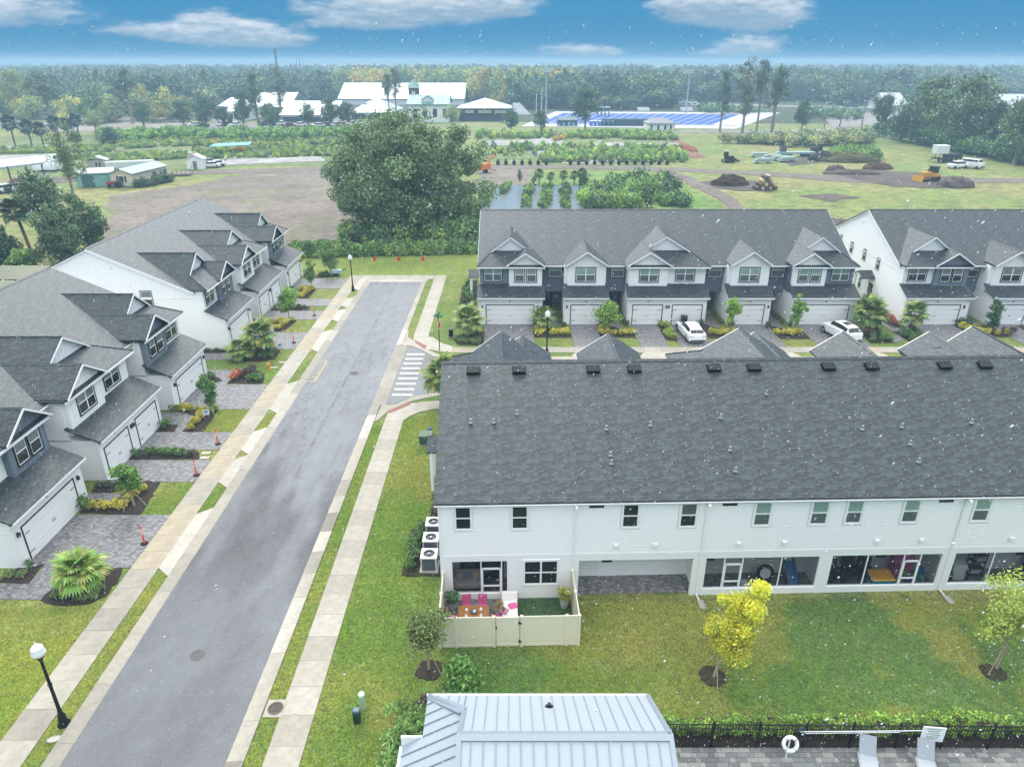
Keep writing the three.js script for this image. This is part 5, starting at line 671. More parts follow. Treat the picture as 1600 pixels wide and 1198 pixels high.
// ---------------------------------------------------------------- what stands in the screened porches (out is negative: inside)
{ const so = atB('porch_sofa', 'pale sofa with cushions inside the left screened porch', 'sofa', 1.25, -.85, .05); obj('seat', new RoundedBoxGeometry(1.4, .32, .75, 3, .08).translate(0, .35, 0), std(0xb9b6b0, .9), so); obj('backrest', new RoundedBoxGeometry(1.4, .5, .2, 3, .08).translate(0, .65, -.35), std(0xaeaba5, .9), so); for (const s of [-1, 1]) obj('armrest', new RoundedBoxGeometry(.18, .5, .75, 3, .06).translate(s * .72, .42, 0), std(0xb4b1ab, .9), so); for (const s of [-.42, 0, .42]) obj('cushion', new RoundedBoxGeometry(.4, .36, .14, 3, .06).rotateX(-.35).translate(s, .66, -.2), std([0xc9b79a, 0x8894ab, 0xc4b39b][Math.round(s / .42) + 1], .9), so);
  const bed = (n, l, c, s, o, parts) => { const t = atB(n, l, c, s, o, .05); for (const [pn, g, m] of parts) obj(pn, g, m, t); return t; };
  bed('kiddie_slide', 'blue and green plastic toy slide inside the third screened porch', 'toy slide', 18.2, -1.05, [['chute', [slab([[-.25, .85, -.4], [.25, .85, -.4], [.25, .1, .55], [-.25, .1, .55]], .05), slab([[.25, 1, -.4], [.29, 1, -.4], [.29, .25, .55], [.25, .25, .55]], .15)], std(0x2a6da8, .4)], ['ladder', [bx(-.25, -.19, 0, 1.3, -.5, -.42), bx(.19, .25, 0, 1.3, -.5, -.42), ...[.25, .5, .75].map((y) => bx(-.2, .2, y, y + .05, -.5, -.42))], std(0x7da33a, .5)], ['arch', new THREE.TorusGeometry(.22, .04, 8, 14, Math.PI).translate(0, 1.28, -.46), std(0x7da33a, .5)]]);
  bed('exercise_ring', 'black ring-shaped toy with pale centre inside the third screened porch', 'toy', 16.75, -0.79, [['ring', new THREE.TorusGeometry(.38, .1, 10, 24).rotateX(-.3).translate(0, .62, 0), M.metalBlack], ['panel', new THREE.CylinderGeometry(.29, .29, .04, 20).rotateX(Math.PI / 2 - .3).translate(0, .62, 0), M.tarpWhite], ['foot', [box(.5, .06, .4, 0, .12, 0), box(.08, .14, .08, 0, .2, 0)], M.metalBlack]]);
  bed('storage_bag', 'white bag on the floor of the third screened porch', 'bag', 15.9, -0.53, [['body', new RoundedBoxGeometry(.9, .3, .5, 4, .12).translate(0, .16, 0), M.tarpWhite], ['strap', new THREE.TorusGeometry(.15, .02, 6, 14, Math.PI).translate(0, .29, 0), M.metalBlack]]);
  const chairD = (l, s, o, turn, group) => { const t = atB('porch_chair', l, 'chair', s, o, .05, turn, group); obj('seat', new RoundedBoxGeometry(.7, .14, .65, 3, .05).translate(0, .42, 0), M.metalBlack, t); obj('backrest', new RoundedBoxGeometry(.7, .75, .12, 3, .05).rotateX(-.2).translate(0, .82, -.34), std(0x1e2124, .8), t); for (const a of [-1, 1]) for (const c of [-1, 1]) obj('leg', bx(a * .3 - .025, a * .3 + .025, 0, .4, c * .28 - .025, c * .28 + .025), M.metalBlack, t); for (const a of [-1, 1]) obj('armrest', box(.08, .06, .62, a * .36, .62, 0), M.metalBlack, t); };
  chairD('dark armchair at the left end of the fourth screened porch', 20.4, -0.79, .2); chairD('dark high-backed armchair, second in the fourth screened porch', 21.3, -0.92, 0); chairD('reddish-shaded dark chair by the post of the fourth screened porch', 22.1, -0.92, -.2); chairD('dark chair at the right end of the fifth screened porch', 31, -0.79, -.3);
  bed('toy_chest', 'turquoise sand and water table with yellow lid in the fourth screened porch', 'toy table', 22.7, -0.43, [['basin', new RoundedBoxGeometry(1.15, .42, .7, 3, .06).translate(0, .38, 0), std(0x2aa3bd, .4)], ['lid', new RoundedBoxGeometry(1.2, .08, .75, 3, .03).rotateX(.18).translate(0, .66, 0), std(0xe0a73a, .45)], ['leg', [-1, 1].flatMap((a) => [-1, 1].map((c) => box(.1, .22, .1, a * .45, .11, c * .25))), std(0x2aa3bd, .4)]]);
  bed('play_house', 'magenta and green toy play house behind the screen door of the fourth porch', 'toy house', 23.9, -0.86, [['wall', [box(.9, 1.3, .5, 0, .65, 0)], std(0xa83a83, .6)], ['roof', [slab([[-.55, 1.28, .3], [.55, 1.28, .3], [.55, 1.75, 0], [-.55, 1.75, 0]], .05), slab([[-.55, 1.28, -.3], [.55, 1.28, -.3], [.55, 1.75, 0], [-.55, 1.75, 0]], .05)], std(0xb0478f, .6)], ['door', box(.35, .7, .02, .1, .4, .262), std(0x5c9b55, .6)]]);
  bed('toy_pile', 'heap of blue and green toys at the right end of the fourth screened porch', 'toys', 24.7, -0.53, [['block', [box(.4, .35, .4, 0, .2, 0, .4), box(.3, .3, .3, -.4, .16, .15, .9), box(.35, .5, .3, .15, .6, -0.13, .2)], std(0x2b5fb0, .5)], ['ball', [new THREE.SphereGeometry(.18, 14, 10).translate(.1, .52, .15), new THREE.SphereGeometry(.13, 12, 8).translate(-.25, .42, -.15)], std(0x3c8f6d, .4)], ['hoop', new THREE.TorusGeometry(.3, .03, 8, 20).translate(-.1, .95, -.25), std(0x35a0c8, .4)]]);
  bed('mini_fridge', 'pale grey cabinet inside the fifth screened porch', 'cabinet', 27.0, -0.99, [['case', new RoundedBoxGeometry(.75, .95, .6, 3, .03).translate(0, .5, 0), std(0xd8dcde, .4)], ['door', new RoundedBoxGeometry(.73, .9, .05, 2, .02).translate(0, .5, .32), std(0xe2e5e6, .35)], ['handle', box(.03, .4, .04, .3, .6, .36), M.galv]]);
  bed('storage_rack', 'black wire storage rack right of the cabinet in the fifth screened porch', 'rack', 27.95, -0.92, [['shelf', [.3, .7, 1.1, 1.5].map((y) => box(.75, .04, .4, 0, y, 0)), M.metalBlack], ['upright', [-1, 1].flatMap((a) => [-1, 1].map((c) => box(.04, 1.7, .04, a * .36, .85, c * .18))), M.metalBlack], ['carton', [box(.5, .22, .3, 0, .46, 0), box(.4, .2, .3, .1, 1.22, 0)], std(0xaeb6ba, .8)]]);
  bed('bicycle_trailer', 'dark folded stroller at the left end of the fifth screened porch', 'stroller', 26.3, -0.59, [['seat', new RoundedBoxGeometry(.45, .5, .4, 3, .08).translate(0, .5, 0), std(0x30343a, .8)], ['wheel', [-1, 1].map((a) => new THREE.TorusGeometry(.16, .03, 6, 14).rotateY(Math.PI / 2).translate(a * .25, .18, 0)), M.tyre], ['handle', [rod([-.2, .7, -.15], [-.2, 1.05, -.4], .02), rod([.2, .7, -.15], [.2, 1.05, -.4], .02), rod([-.2, 1.05, -.4], [.2, 1.05, -.4], .02)], M.metalBlack]]);
}
// ---------------------------------------------------------------- pool house, fence and pool deck at the bottom
{
  const t = thing('pool_house', 'white standing-seam metal roof of the pool house at the bottom centre', 'pool house'); const sl = .6, eF = 19.73, eH = 3, rF = 16.3, rH = eH + (eF - rF) * sl, X0 = -1.74, X1 = 5.18, frontF = 11.8;
  obj('wall', [bx(-2.8, 4.8, 0, 3, -19.2, -12.3), bx(X0 + .15, X1 - .3, 3, 3.4, -19.0, -12.4)].map(uvBox), M.white, t);
  { const s = new THREE.Shape([[-19.2, 2.9], [-12.2, 2.9], [-rF, rH - .1]].map((p) => new THREE.Vector2(-p[0], p[1]))); obj('gable_wall', [new THREE.ExtrudeGeometry(s, { depth: .1, bevelEnabled: false }).rotateY(Math.PI / 2).translate(X1 - .32, 0, 0), new THREE.ExtrudeGeometry(s, { depth: .08, bevelEnabled: false }).rotateY(Math.PI / 2).translate(X0 + .05, 0, 0)].map(uvBox), M.white, t); }
  const W = .405, hB = (f) => eH + (eF - f) * sl, hFr = (f) => rH - (rF - f) * .42, hipX0 = -3.2, hC = (x) => eH + (x - hipX0) * sl, fHip = (x) => eF - (x - hipX0); // rear-left hip at 45 degrees
  const seam = (a, b) => { const A = new THREE.Vector3(...a), B = new THREE.Vector3(...b), g = box(.018, .04, A.distanceTo(B)); g.lookAt(B.clone().sub(A)); return g.translate((A.x + B.x) / 2, (A.y + B.y) / 2 + .03, (A.z + B.z) / 2); };
  const rp = (s, m) => obj('seam', m, M.seam, obj('roof_panel', s, M.metalRoof, t));
  for (let x = X0; x < X1 - .05; x += W) { const x1 = Math.min(x + W, X1); rp(slab([[x, eH, -eF], [x1, eH, -eF], [x1, rH, -rF], [x, rH, -rF]], .05), seam([x, eH, -eF], [x, rH, -rF])); rp(slab([[x, rH, -rF], [x1, rH, -rF], [x1, hFr(frontF), -frontF], [x, hFr(frontF), -frontF]], .05), seam([x, rH, -rF], [x, hFr(frontF), -frontF])); }
  for (let x = hipX0; x < X0 - .02; x += W) { const x1 = Math.min(x + W, X0 - .002); rp(slab([[x, eH, -eF], [x1, eH, -eF], [x1, hC(x1), -fHip(x1)], [x, hC(x), -fHip(x)]].slice(0, x === hipX0 ? 3 : 4), .05), seam([x1, eH, -eF], [x1, hC(x1), -fHip(x1)])); }
  const yC = hC(X0); for (let f = eF; f > frontF; f -= .46) { const f1 = Math.max(f - .46, frontF), lo = f <= 17.9 ? -3.95 : hipX0, q = (ff) => Math.max(lo, Math.min(X0, hipX0 + (eF - ff))), top0 = Math.min(X0, hipX0 + (eF - f)), top1 = Math.min(X0, hipX0 + (eF - f1)); const pts = [[lo, hC(lo), -f], [lo, hC(lo), -f1], [top1, hC(top1), -f1]]; if (top0 > lo + .02) pts.push([top0, hC(top0), -f]); rp(slab(pts, .05), seam([lo, hC(lo), -f1], [top1 - .05, hC(top1 - .05), -f1])); }
  const cap = std(0x94a0aa, .35, { metalness: .3 });
  obj('ridge_cap', [slab([[X0, rH + .06, -rF], [X1, rH + .06, -rF], [X1, rH - .06, -rF - .2], [X0, rH - .06, -rF - .2]], .03), slab([[X0, rH + .06, -rF], [X1, rH + .06, -rF], [X1, rH - .02, -rF + .2], [X0, rH - .02, -rF + .2]], .03)], cap, t);
  { const a = [hipX0, eH + .07, -eF], b = [X0, yC + .07, -fHip(X0)]; obj('hip_cap', [slab([a, b, [b[0] + .14, b[1] - .03, b[2] - .14], [a[0] + .1, a[1] - .0, a[2] - .02]], .03), slab([a, b, [b[0] - .14, b[1] - .04, b[2] + .14], [a[0] - .0, a[1] - .04, a[2] + .18]], .03)], cap, t); }
  for (const g of [slab([[X0 - .06, hB(fHip(X0)) + .07, -fHip(X0)], [X0 + .1, hB(fHip(X0)) + .07, -fHip(X0)], [X0 + .1, rH + .07, -rF], [X0 - .06, rH + .07, -rF]], .1), slab([[X0 - .06, rH + .07, -rF], [X0 + .1, rH + .07, -rF], [X0 + .1, hFr(frontF) + .07, -frontF], [X0 - .06, hFr(frontF) + .07, -frontF]], .1), slab([[X1 - .1, eH + .06, -eF], [X1 + .06, eH + .06, -eF], [X1 + .06, rH + .06, -rF], [X1 - .1, rH + .06, -rF]], .14), slab([[X1 - .1, rH + .06, -rF], [X1 + .06, rH + .06, -rF], [X1 + .06, hFr(frontF) + .06, -frontF], [X1 - .1, hFr(frontF) + .06, -frontF]], .14)]) obj('rake_trim', g, cap, t);
  obj('gutter', [bx(hipX0 - .05, X1, eH - .16, eH - .02, -eF - .1, -eF + .02), bx(-4.05, -3.93, hC(-3.95) - .16, hC(-3.95) - .02, -17.9, -frontF)], M.galv, t); obj('fascia', bx(-3.98, hipX0, hC(-3.95) - .15, hC(hipX0), -17.96, -17.9), M.trim, t); obj('downspout', [bx(X1 - .02, X1 + .1, 2.4, 2.52, -16.9, -15.6), bx(X1 + .02, X1 + .12, 0, 2.5, -16.9, -16.8)], M.trim, t);
  obj('vent_pipe', [cyl(.07, .07, .22, 1.35, hB(18.6) - .05, -18.6), cyl(.16, .1, .07, 1.35, hB(18.6), -18.6)], M.metalBlack, t);
}
{ // black aluminium fence: rails, posts and pickets
  const t = thing('metal_fence', 'black metal picket fence along the pool deck below the back lawn', 'fence', [5.9, 0, -19.86], -.009); const L = 19.5; obj('rail', [.15, 1.05, 1.28].map((y) => bx(0, L, y, y + .035, -.018, .018)), M.metalBlack, t);
  const pk = bx(-.009, .009, .05, 1.36, -.009, .009), ps = [bx(-.032, .032, 0, 1.46, -.032, .032), new THREE.ConeGeometry(.05, .05, 4).rotateY(Math.PI / 4).translate(0, 1.485, 0)]; const pg = join(ps); for (let x = .1; x < L; x += .117) { const o = obj('picket', pk, M.metalBlack, t); o.position.x = x; } for (let x = .2; x < L; x += 1.83) { const o = obj('post', pg, M.metalBlack, t); o.position.x = x; }
}
{ // pool deck of single pavers
  const root = new THREE.Group(); root.name = 'pool_deck'; root.userData.kind = 'structure'; scene.add(root); struct('deck_bed', uvBox(box(24, .05, 8, 15, -.0, -15.6)), M.paver, root);
  const dm = [0x8b9196, 0x9ba1a5, 0xadb1b3, 0x7d8388, 0xb9bcbc].map((c) => std(c, .65, { map: concTex })), g1 = box(.44, .06, .21, 0, .05, 0), g2 = box(.21, .06, .21, 0, .05, 0), r = R(91); let n = 0;
  for (let row = 0; row < 9; row++) { let x = 5.4 + (row % 2) * .1; const z = -(19.68 - row * .222); while (x < 24 && n < 298) { const big = r() > .35, w = big ? .452 : .222; const p = toPx(x, 0, z); if (p[1] < 1205 && p[0] < 1620) { const o = struct('paver', big ? g1 : g2, dm[Math.floor(r() * 5)], root); o.position.set(x + w / 2, (r() - .5) * .006, z); n++; } x += w; } }
}
{ // things on the pool deck
  const t = thing('lifebuoy_stand', 'white ring buoy with line on a post by the black fence', 'lifebuoy', [10.75, .06, -19.3]); obj('post', cyl(.03, .03, 1.1, 0, 0, 0), M.trim, t); obj('ring', new THREE.TorusGeometry(.26, .075, 10, 28).rotateX(-.5).translate(0, .95, .1), M.trim, t); obj('strap', [0, 1, 2, 3].map((k) => new THREE.TorusGeometry(.082, .012, 6, 12).translate(0, 0, 0).rotateX(Math.PI / 2).rotateZ(0).translate(.26, 0, 0).rotateZ(k * Math.PI / 2 + .7).rotateX(-.5).translate(0, .95, .1)), std(0x3a4146, .7), t);
  const p = thing('reach_pole', 'long white telescopic pool pole hung along the black fence', 'pool pole', [11.2, 1.1, -19.68]); obj('tube', [rod([.1, 0, 0], [4.9, .06, 0], .018), rod([.3, -.08, .01], [4.0, -.02, .01], .014)], M.trim, p); obj('hook', [rod([.1, .25, .02], [.35, -.4, .02], .02), rod([.1, .25, .02], [0, .05, .02], .02)], std(0x3e6b86, .5), p);
  const s = thing('rules_board', 'white rules board on the black fence at the right edge', 'sign', [16.2, .2, -19.55], -.1); obj('panel', box(.85, .75, .03, .2, .95, 0), M.trim, s); obj('print', [.28, .18, .08, -.02, -.12, -.22].map((y, i) => box(.55 - (i % 3) * .08, .03, .006, .2, .95 + y, .018)), std(0x6f9a7d, .6), s); obj('post', [bx(-.1, -.05, 0, 1.3, -.03, .0), bx(.45, .5, 0, 1.3, -.03, 0)], M.metalBlack, s);
  const lounge = (label, x, z, turn) => { const c = thing('lounge_chair', label, 'lounge chair', [x, .08, -z], turn, undefined); obj('seat', new RoundedBoxGeometry(.62, .05, 1.3, 2, .02).translate(0, .34, .35), std(0xa3aab0, .7), c); obj('backrest', new RoundedBoxGeometry(.62, .05, .75, 2, .02).rotateX(.85).translate(0, .62, -.52), std(0x9aa2a9, .7), c); obj('frame', [rod([-.33, .32, -.35], [-.33, .32, 1.0], .022), rod([.33, .32, -.35], [.33, .32, 1.0], .022)], M.galv, c); for (const a of [-1, 1]) for (const b of [-.25, .9]) obj('leg', rod([a * .31, .32, b], [a * .31, 0, b + .05], .02), M.galv, c); };
  lounge('grey reclining lounge chair on the pool deck at lower right', 13.75, 18.9, -.28); lounge('grey lounge chair at the right edge of the pool deck', 15.9, 18.7, -.3);
}
// ---------------------------------------------------------------- cars on the driveways
function car(name, label, pos, turn, o = {}) {
  const L = o.L ?? 4.6, Wd = o.W ?? 1.84, Hh = o.H ?? 1.46, body = o.body ?? M.whitePaint, t = thing(name, label, o.cat ?? 'car', pos, turn, o.group);
  // stations from the nose (x = 0) to the tail: [x, half width, bonnet/belt height, roof height, roof half width]
  const S = o.S ?? [[0, .62, .55, .55, .5], [.04, .78, .68, .68, .62], [.12, .87, .78, .8, .7], [.24, .91, .86, .93, .74], [.30, .92, .89, .99, .73], [.38, .92, .92, 1.27, .64], [.45, .92, .93, 1.42, .6], [.58, .92, .94, 1.46, .59], [.72, .92, .95, 1.42, .58], [.86, .91, .97, 1.24, .58], [.95, .88, .96, 1.02, .66], [.99, .82, .88, .9, .66], [1, .74, .7, .72, .6]];
  const sec = S.map(([x, w, b, r, rw]) => { const W = w * Wd / 1.84, k = Hh / 1.46; return [[x, W * .9, .24], [x, W * .985, .36], [x, W, .58 * (b < .7 ? b / .7 : 1)], [x, W * .975, b * k * .97], [x, mix(W * .93, rw * Wd / 1.84, .25), mix(b, r, .28) * k], [x, rw * Wd / 1.84, mix(b, r, .9) * k], [x, rw * Wd / 1.84 * .6, r * k], [x, 0, r * k + .012]]; });
  const at = (i, j, s, out = 0) => { const p = sec[i][j]; return [(p[0] - .5) * L, p[2] + out * .6, s * (p[1] + out)]; };
  const pos3 = []; const quad = (a, b, c, d) => pos3.push(...a, ...b, ...c, ...a, ...c, ...d);
  for (const s of [1, -1]) for (let i = 0; i + 1 < S.length; i++) for (let j = 0; j < 7; j++) { const q = [at(i, j, s), at(i + 1, j, s), at(i + 1, j + 1, s), at(i, j + 1, s)]; s > 0 ? quad(...q) : quad(q[3], q[2], q[1], q[0]); }
  for (const e of [0, S.length - 1]) for (let j = 0; j < 7; j++) { quad(at(e, j, 1), at(e, j + 1, 1), at(e, j + 1, -1), at(e, j, -1)); }
  const geo = (p) => { const g = new THREE.BufferGeometry(); g.setAttribute('position', new THREE.Float32BufferAttribute(p, 3)); g.setAttribute('uv', new THREE.Float32BufferAttribute(new Float32Array(p.length / 3 * 2), 2)); g.computeVertexNormals(); return g; };
  obj('body', geo(pos3.slice()), body, t); obj('underbody', bx(-L * .42, L * .42, .16, .3, -Wd * .42, Wd * .42), M.tyre, t);
  const patch = (name, cells, m, lift = .006) => { const p = []; for (const [i, j0, j1, s] of cells) for (let j = j0; j < j1; j++) { const q = [at(i, j, s, lift), at(i + 1, j, s, lift), at(i + 1, j + 1, s, lift), at(i, j + 1, s, lift)]; p.push(...q[0], ...q[1], ...q[2], ...q[0], ...q[2], ...q[3]); } return obj(name, geo(p), m, t); };
  const wi = o.win ?? { side: [5, 6, 7, 8], front: [4, 5], rear: [9], roof: [7] };
  for (const s of [1, -1]) { patch('side_window', wi.side.map((i) => [i, 4, 5, s]), M.glassDark); }
  { const fl = (cells, nm) => { const p = []; for (const i of cells) for (const s of [1, -1]) { const a = at(i, 6, s, .008), b = at(i + 1, 6, s, .008), c = at(i + 1, 7, s, .008), d = at(i, 7, s, .008); p.push(...a, ...b, ...c, ...a, ...c, ...d); const e = at(i, 5, s, .008), f = at(i + 1, 5, s, .008); p.push(...e, ...f, ...b, ...e, ...b, ...a); } for (let k = 1; k < p.length; k += 3) p[k] += .006; obj(nm, geo(p), M.glassDark, t); }; fl(wi.front, 'windscreen'); fl(wi.rear, 'rear_window'); if (o.sunroof) { const p = []; for (const s of [1, -1]) { const a = at(7, 6, s, 0), b = at(8, 6, s, 0), c = at(8, 7, s, 0), d = at(7, 7, s, 0); for (const q of [a, b, c, d]) q[1] += .012; p.push(...a, ...b, ...c, ...a, ...c, ...d); } obj('sunroof', geo(p), M.glassDark, t); } }
  for (const s of [1, -1]) for (const x of [-.315, .305]) { const w = obj('wheel', [new THREE.TorusGeometry(.25, .085, 10, 22).scale(1, 1, 1.25).translate(x * L, .33, s * (Wd / 2 - .1))], M.tyre, t); obj('rim', [cyl(.22, .2, .05, 0, 0, 0, 14).rotateX(Math.PI / 2 * s).translate(x * L, .33, s * (Wd / 2 - .06)), ...[0, 1, 2, 3, 4].map((k) => box(.04, .36, .02, 0, 0, 0).rotateZ(k * 1.2566).translate(x * L, .33, s * (Wd / 2 + .0)))], M.chrome, w); obj('wheel_arch', new THREE.TorusGeometry(.38, .03, 6, 18, Math.PI).translate(x * L, .34, s * (Wd / 2 - .03)), M.tyre, w); }
  for (const s of [1, -1]) { obj('headlight', new RoundedBoxGeometry(.2, .13, .34, 2, .05).translate(-L * .462, .66, s * .6 * Wd / 1.84), new THREE.MeshPhysicalMaterial({ color: 0xcfd6da, roughness: .1 }), t); obj('tail_light', new RoundedBoxGeometry(.14, .13, .42, 2, .05).translate(L * .482, .78, s * .58 * Wd / 1.84), std(0x8c1d1d, .2), t); obj('mirror', new RoundedBoxGeometry(.14, .12, .2, 2, .05).translate(-L * .13, .98, s * (Wd / 2 + .06)), body, t); obj('door_handle', [box(.18, .03, .03, L * .02, .86, s * (Wd / 2 - .01)), box(.18, .03, .03, L * .22, .87, s * (Wd / 2 - .015))], M.chrome, t); }
  obj('number_plate', box(.02, .12, .32, L / 2 + .012, .52, 0), M.trim, t); obj('bumper', [new RoundedBoxGeometry(.12, .2, Wd * .82, 3, .05).translate(L * .49, .34, 0), new RoundedBoxGeometry(.12, .18, Wd * .8, 3, .05).translate(-L * .488, .34, 0)], M.tyre, t); return t;
}
// nose towards the garage: local -x to world -z
car('parked_car', 'white sedan with dark rear glass parked at the two-door garage across the road', [17.75, .035, -66.5], -Math.PI / 2 + .08, { L: 4.75 });
car('parked_car', 'white hatchback with black sunroof parked askew on the last grey driveway', [32.6, .035, -66.3], -Math.PI / 2 + .22, { L: 4.5, H: 1.62, W: 1.86, sunroof: 1, S: [[0, .62, .6, .6, .5], [.04, .78, .74, .74, .62], [.12, .87, .84, .86, .7], [.22, .91, .9, .98, .74], [.28, .92, .92, 1.04, .73], [.36, .92, .94, 1.3, .65], [.43, .92, .94, 1.44, .62], [.58, .92, .95, 1.47, .61], [.76, .92, .96, 1.45, .6], [.9, .91, .97, 1.36, .6], [.97, .88, .96, 1.04, .66], [.99, .84, .9, .92, .66], [1, .78, .7, .72, .6]], win: { side: [5, 6, 7, 8], front: [4, 5], rear: [9], roof: [7] } });
// ---------------------------------------------------------------- the country beyond the estate
const Fn = fbm(71, 8, 5, .6), Fm = fbm(72, 16, 4, .6);
function patch(name, px, y, m, col, amp = 3, step = 8, kind = 'structure') { // a ground area from its outline on the ground, uneven edge
  const pts = px.map(([a, b]) => { const g = G(a, b); return [g.x, -g.z]; }); const g = sheet(rough(pts, amp, step, Math.abs(px[0][0]) + 3), y);
  const T = subdivide(g, 6); const o = obj(name, tint(T, col), m); o.userData.kind = kind; return o;
}
function subdivide(g, n) { let q = g; for (let k = 0; k < n && q.attributes.position.count < 60000; k++) { const p = q.attributes.position, uv = q.attributes.uv, P = [], U = []; let any = false; for (let i = 0; i < p.count; i += 3) { const v = [0, 1, 2].map((j) => [p.getX(i + j), p.getY(i + j), p.getZ(i + j)]), t = [0, 1, 2].map((j) => [uv.getX(i + j), uv.getY(i + j)]); const d = [0, 1, 2].map((j) => Math.hypot(v[j][0] - v[(j + 1) % 3][0], v[j][2] - v[(j + 1) % 3][2])), e = d.indexOf(Math.max(...d)); const lim = Math.max(4, -v[0][2] / 40); if (d[e] > lim) { any = true; const a = e, b = (e + 1) % 3, c = (e + 2) % 3, m = v[a].map((s, j) => (s + v[b][j]) / 2), mt = t[a].map((s, j) => (s + t[b][j]) / 2); for (const [w, ww] of [[v[a], t[a]], [m, mt], [v[c], t[c]], [m, mt], [v[b], t[b]], [v[c], t[c]]]) { P.push(...w); U.push(...ww); } } else for (let j = 0; j < 3; j++) { P.push(...v[j]); U.push(...t[j]); } } const r = new THREE.BufferGeometry(); r.setAttribute('position', new THREE.Float32BufferAttribute(P, 3)); r.setAttribute('uv', new THREE.Float32BufferAttribute(U, 2)); r.computeVertexNormals(); q = r; if (!any) break; n++; if (n > 30) break; } return q; }
const tone = (a, b, s, f = Fn) => (x, y, z) => { const t = sm(.3, .7, f(x / s, z / s)), u = .85 + .3 * Fm(x / (s * .3), z / (s * .3)); return a.map((v, i) => mix(v, b[i], t) * u); };
const dirtC = (x, y, z) => { const t = sm(.3, .7, Fn(x / 90, z / 90)), u = .72 + .56 * Fm((x * .4 + z) / 12, (z * .3 - x) / 120), g = sm(.52, .68, Fm(x / 70 + .3, z / 70)) * .5; return [.47, .41, .355].map((v, i) => mix(mix(v, [.37, .315, .27][i], t), [.36, .40, .17][i], g) * u); }, roadC = tone([.40, .345, .31], [.33, .28, .25], 60), grassC = tone([.34, .46, .13], [.50, .47, .20], 120), brightC = tone([.26, .46, .11], [.36, .48, .14], 50), nursC = tone([.24, .36, .12], [.40, .44, .20], 60), clothC = tone([.86, .88, .9], [.6, .62, .63], 30), darkC = tone([.17, .14, .125], [.24, .195, .17], 30);
patch('field_grass', [[-60, 420], [150, 418], [470, 395], [740, 395], [1100, 395], [1700, 400], [1700, 196], [1000, 190], [-100, 186]], -.30, M.wild, grassC);
patch('dirt_field', [[165, 420], [158, 345], [170, 305], [230, 296], [300, 286], [380, 270], [500, 264], [560, 266], [580, 330], [545, 372], [470, 380], [400, 390], [250, 420]], -.26, M.dirt, dirtC, 4, 6);
patch('dirt_field', [[745, 262], [832, 262], [850, 268], [826, 284], [808, 292], [745, 296]], -.26, M.dirt, dirtC, 2, 5);
patch('dirt_road', [[60, 276], [180, 271], [250, 268], [350, 263], [500, 259], [560, 259], [560, 264], [500, 265], [380, 269], [300, 271], [230, 277], [60, 286]], -.24, M.dirt, roadC, 1.5, 8);
patch('dirt_road', [[740, 256], [860, 257], [1010, 258], [1120, 263], [1200, 267], [1300, 272], [1420, 274], [1700, 279], [1700, 285], [1500, 283], [1380, 286], [1290, 280], [1180, 272], [1060, 266], [1000, 263], [860, 262], [740, 262]], -.24, M.dirt, roadC, 1.2, 6);
patch('dirt_road', [[1000, 262], [1040, 265], [1075, 273], [1105, 287], [1135, 300], [1160, 318], [1175, 330], [1148, 330], [1128, 312], [1095, 296], [1065, 280], [1030, 268]], -.22, M.dirt, roadC, .8, 5);
patch('grass_field', [[828, 268], [900, 266], [1030, 268], [1062, 282], [1092, 298], [1120, 312], [1130, 330], [990, 330], [930, 300], [830, 296]], -.25, M.wild, brightC, 1.5, 5);
patch('turned_earth', [[1085, 283], [1130, 279], [1180, 281], [1215, 289], [1205, 297], [1150, 296], [1108, 291]], -.23, M.dirt, darkC, 1.2, 4); patch('turned_earth', [[1290, 266], [1360, 264], [1440, 268], [1520, 282], [1510, 293], [1400, 290], [1340, 280]], -.21, M.dirt, darkC, 1.5, 4); patch('turned_earth', [[1240, 303], [1300, 300], [1350, 305], [1300, 313]], -.23, M.dirt, darkC, 2, 4); patch('turned_earth', [[1220, 250], [1290, 238], [1300, 250], [1240, 258]], -.23, M.dirt, darkC, 1.5, 4);
patch('clay_bank', [[1040, 209], [1052, 210], [1078, 227], [1102, 244], [1082, 246], [1060, 228]], -.22, M.dirt, tone([.50, .25, .14], [.42, .27, .17], 20), 1, 4);
patch('nursery_ground', [[-60, 262], [130, 268], [250, 262], [400, 258], [560, 258], [560, 200], [300, 205], [-60, 215]], -.27, M.wild, nursC, 2, 8); patch('nursery_ground', [[742, 255], [860, 256], [1010, 257], [1075, 250], [1050, 212], [1010, 207], [742, 205]], -.27, M.wild, nursC, 2, 8);
const cloths = [[[330, 249], [500, 243], [510, 250], [330, 257]], [[345, 240], [420, 237], [430, 243], [360, 247]], [[0, 228], [90, 224], [96, 230], [0, 237]], [[-20, 243], [60, 239], [60, 247], [-20, 250]], [[190, 224], [290, 216], [292, 220], [195, 230]], [[200, 240], [290, 233], [300, 238], [215, 247]], [[760, 219], [830, 217], [835, 224], [765, 226]], [[830, 214], [880, 213], [882, 226], [835, 227]], [[830, 235], [870, 230], [905, 245], [850, 251]], [[925, 221], [1060, 222], [1060, 227], [930, 227]], [[870, 247], [960, 245], [980, 252], [880, 254]]];
for (const c of cloths) patch('ground_cloth', c, -.2, M.tarpWhite === 0 ? M.dirt : M.dirt, clothC, 1, 4);
patch('gravel_lot', [[60, 190], [170, 180], [290, 182], [300, 196], [180, 205], [70, 203]], -.25, M.dirt, tone([.70, .66, .58], [.56, .52, .46], 60), 3, 10); patch('parking_lot', [[270, 202], [560, 200], [620, 198], [620, 187], [540, 190], [300, 192]], -.24, M.dirt, tone([.50, .50, .50], [.42, .42, .43], 60), 1, 10);
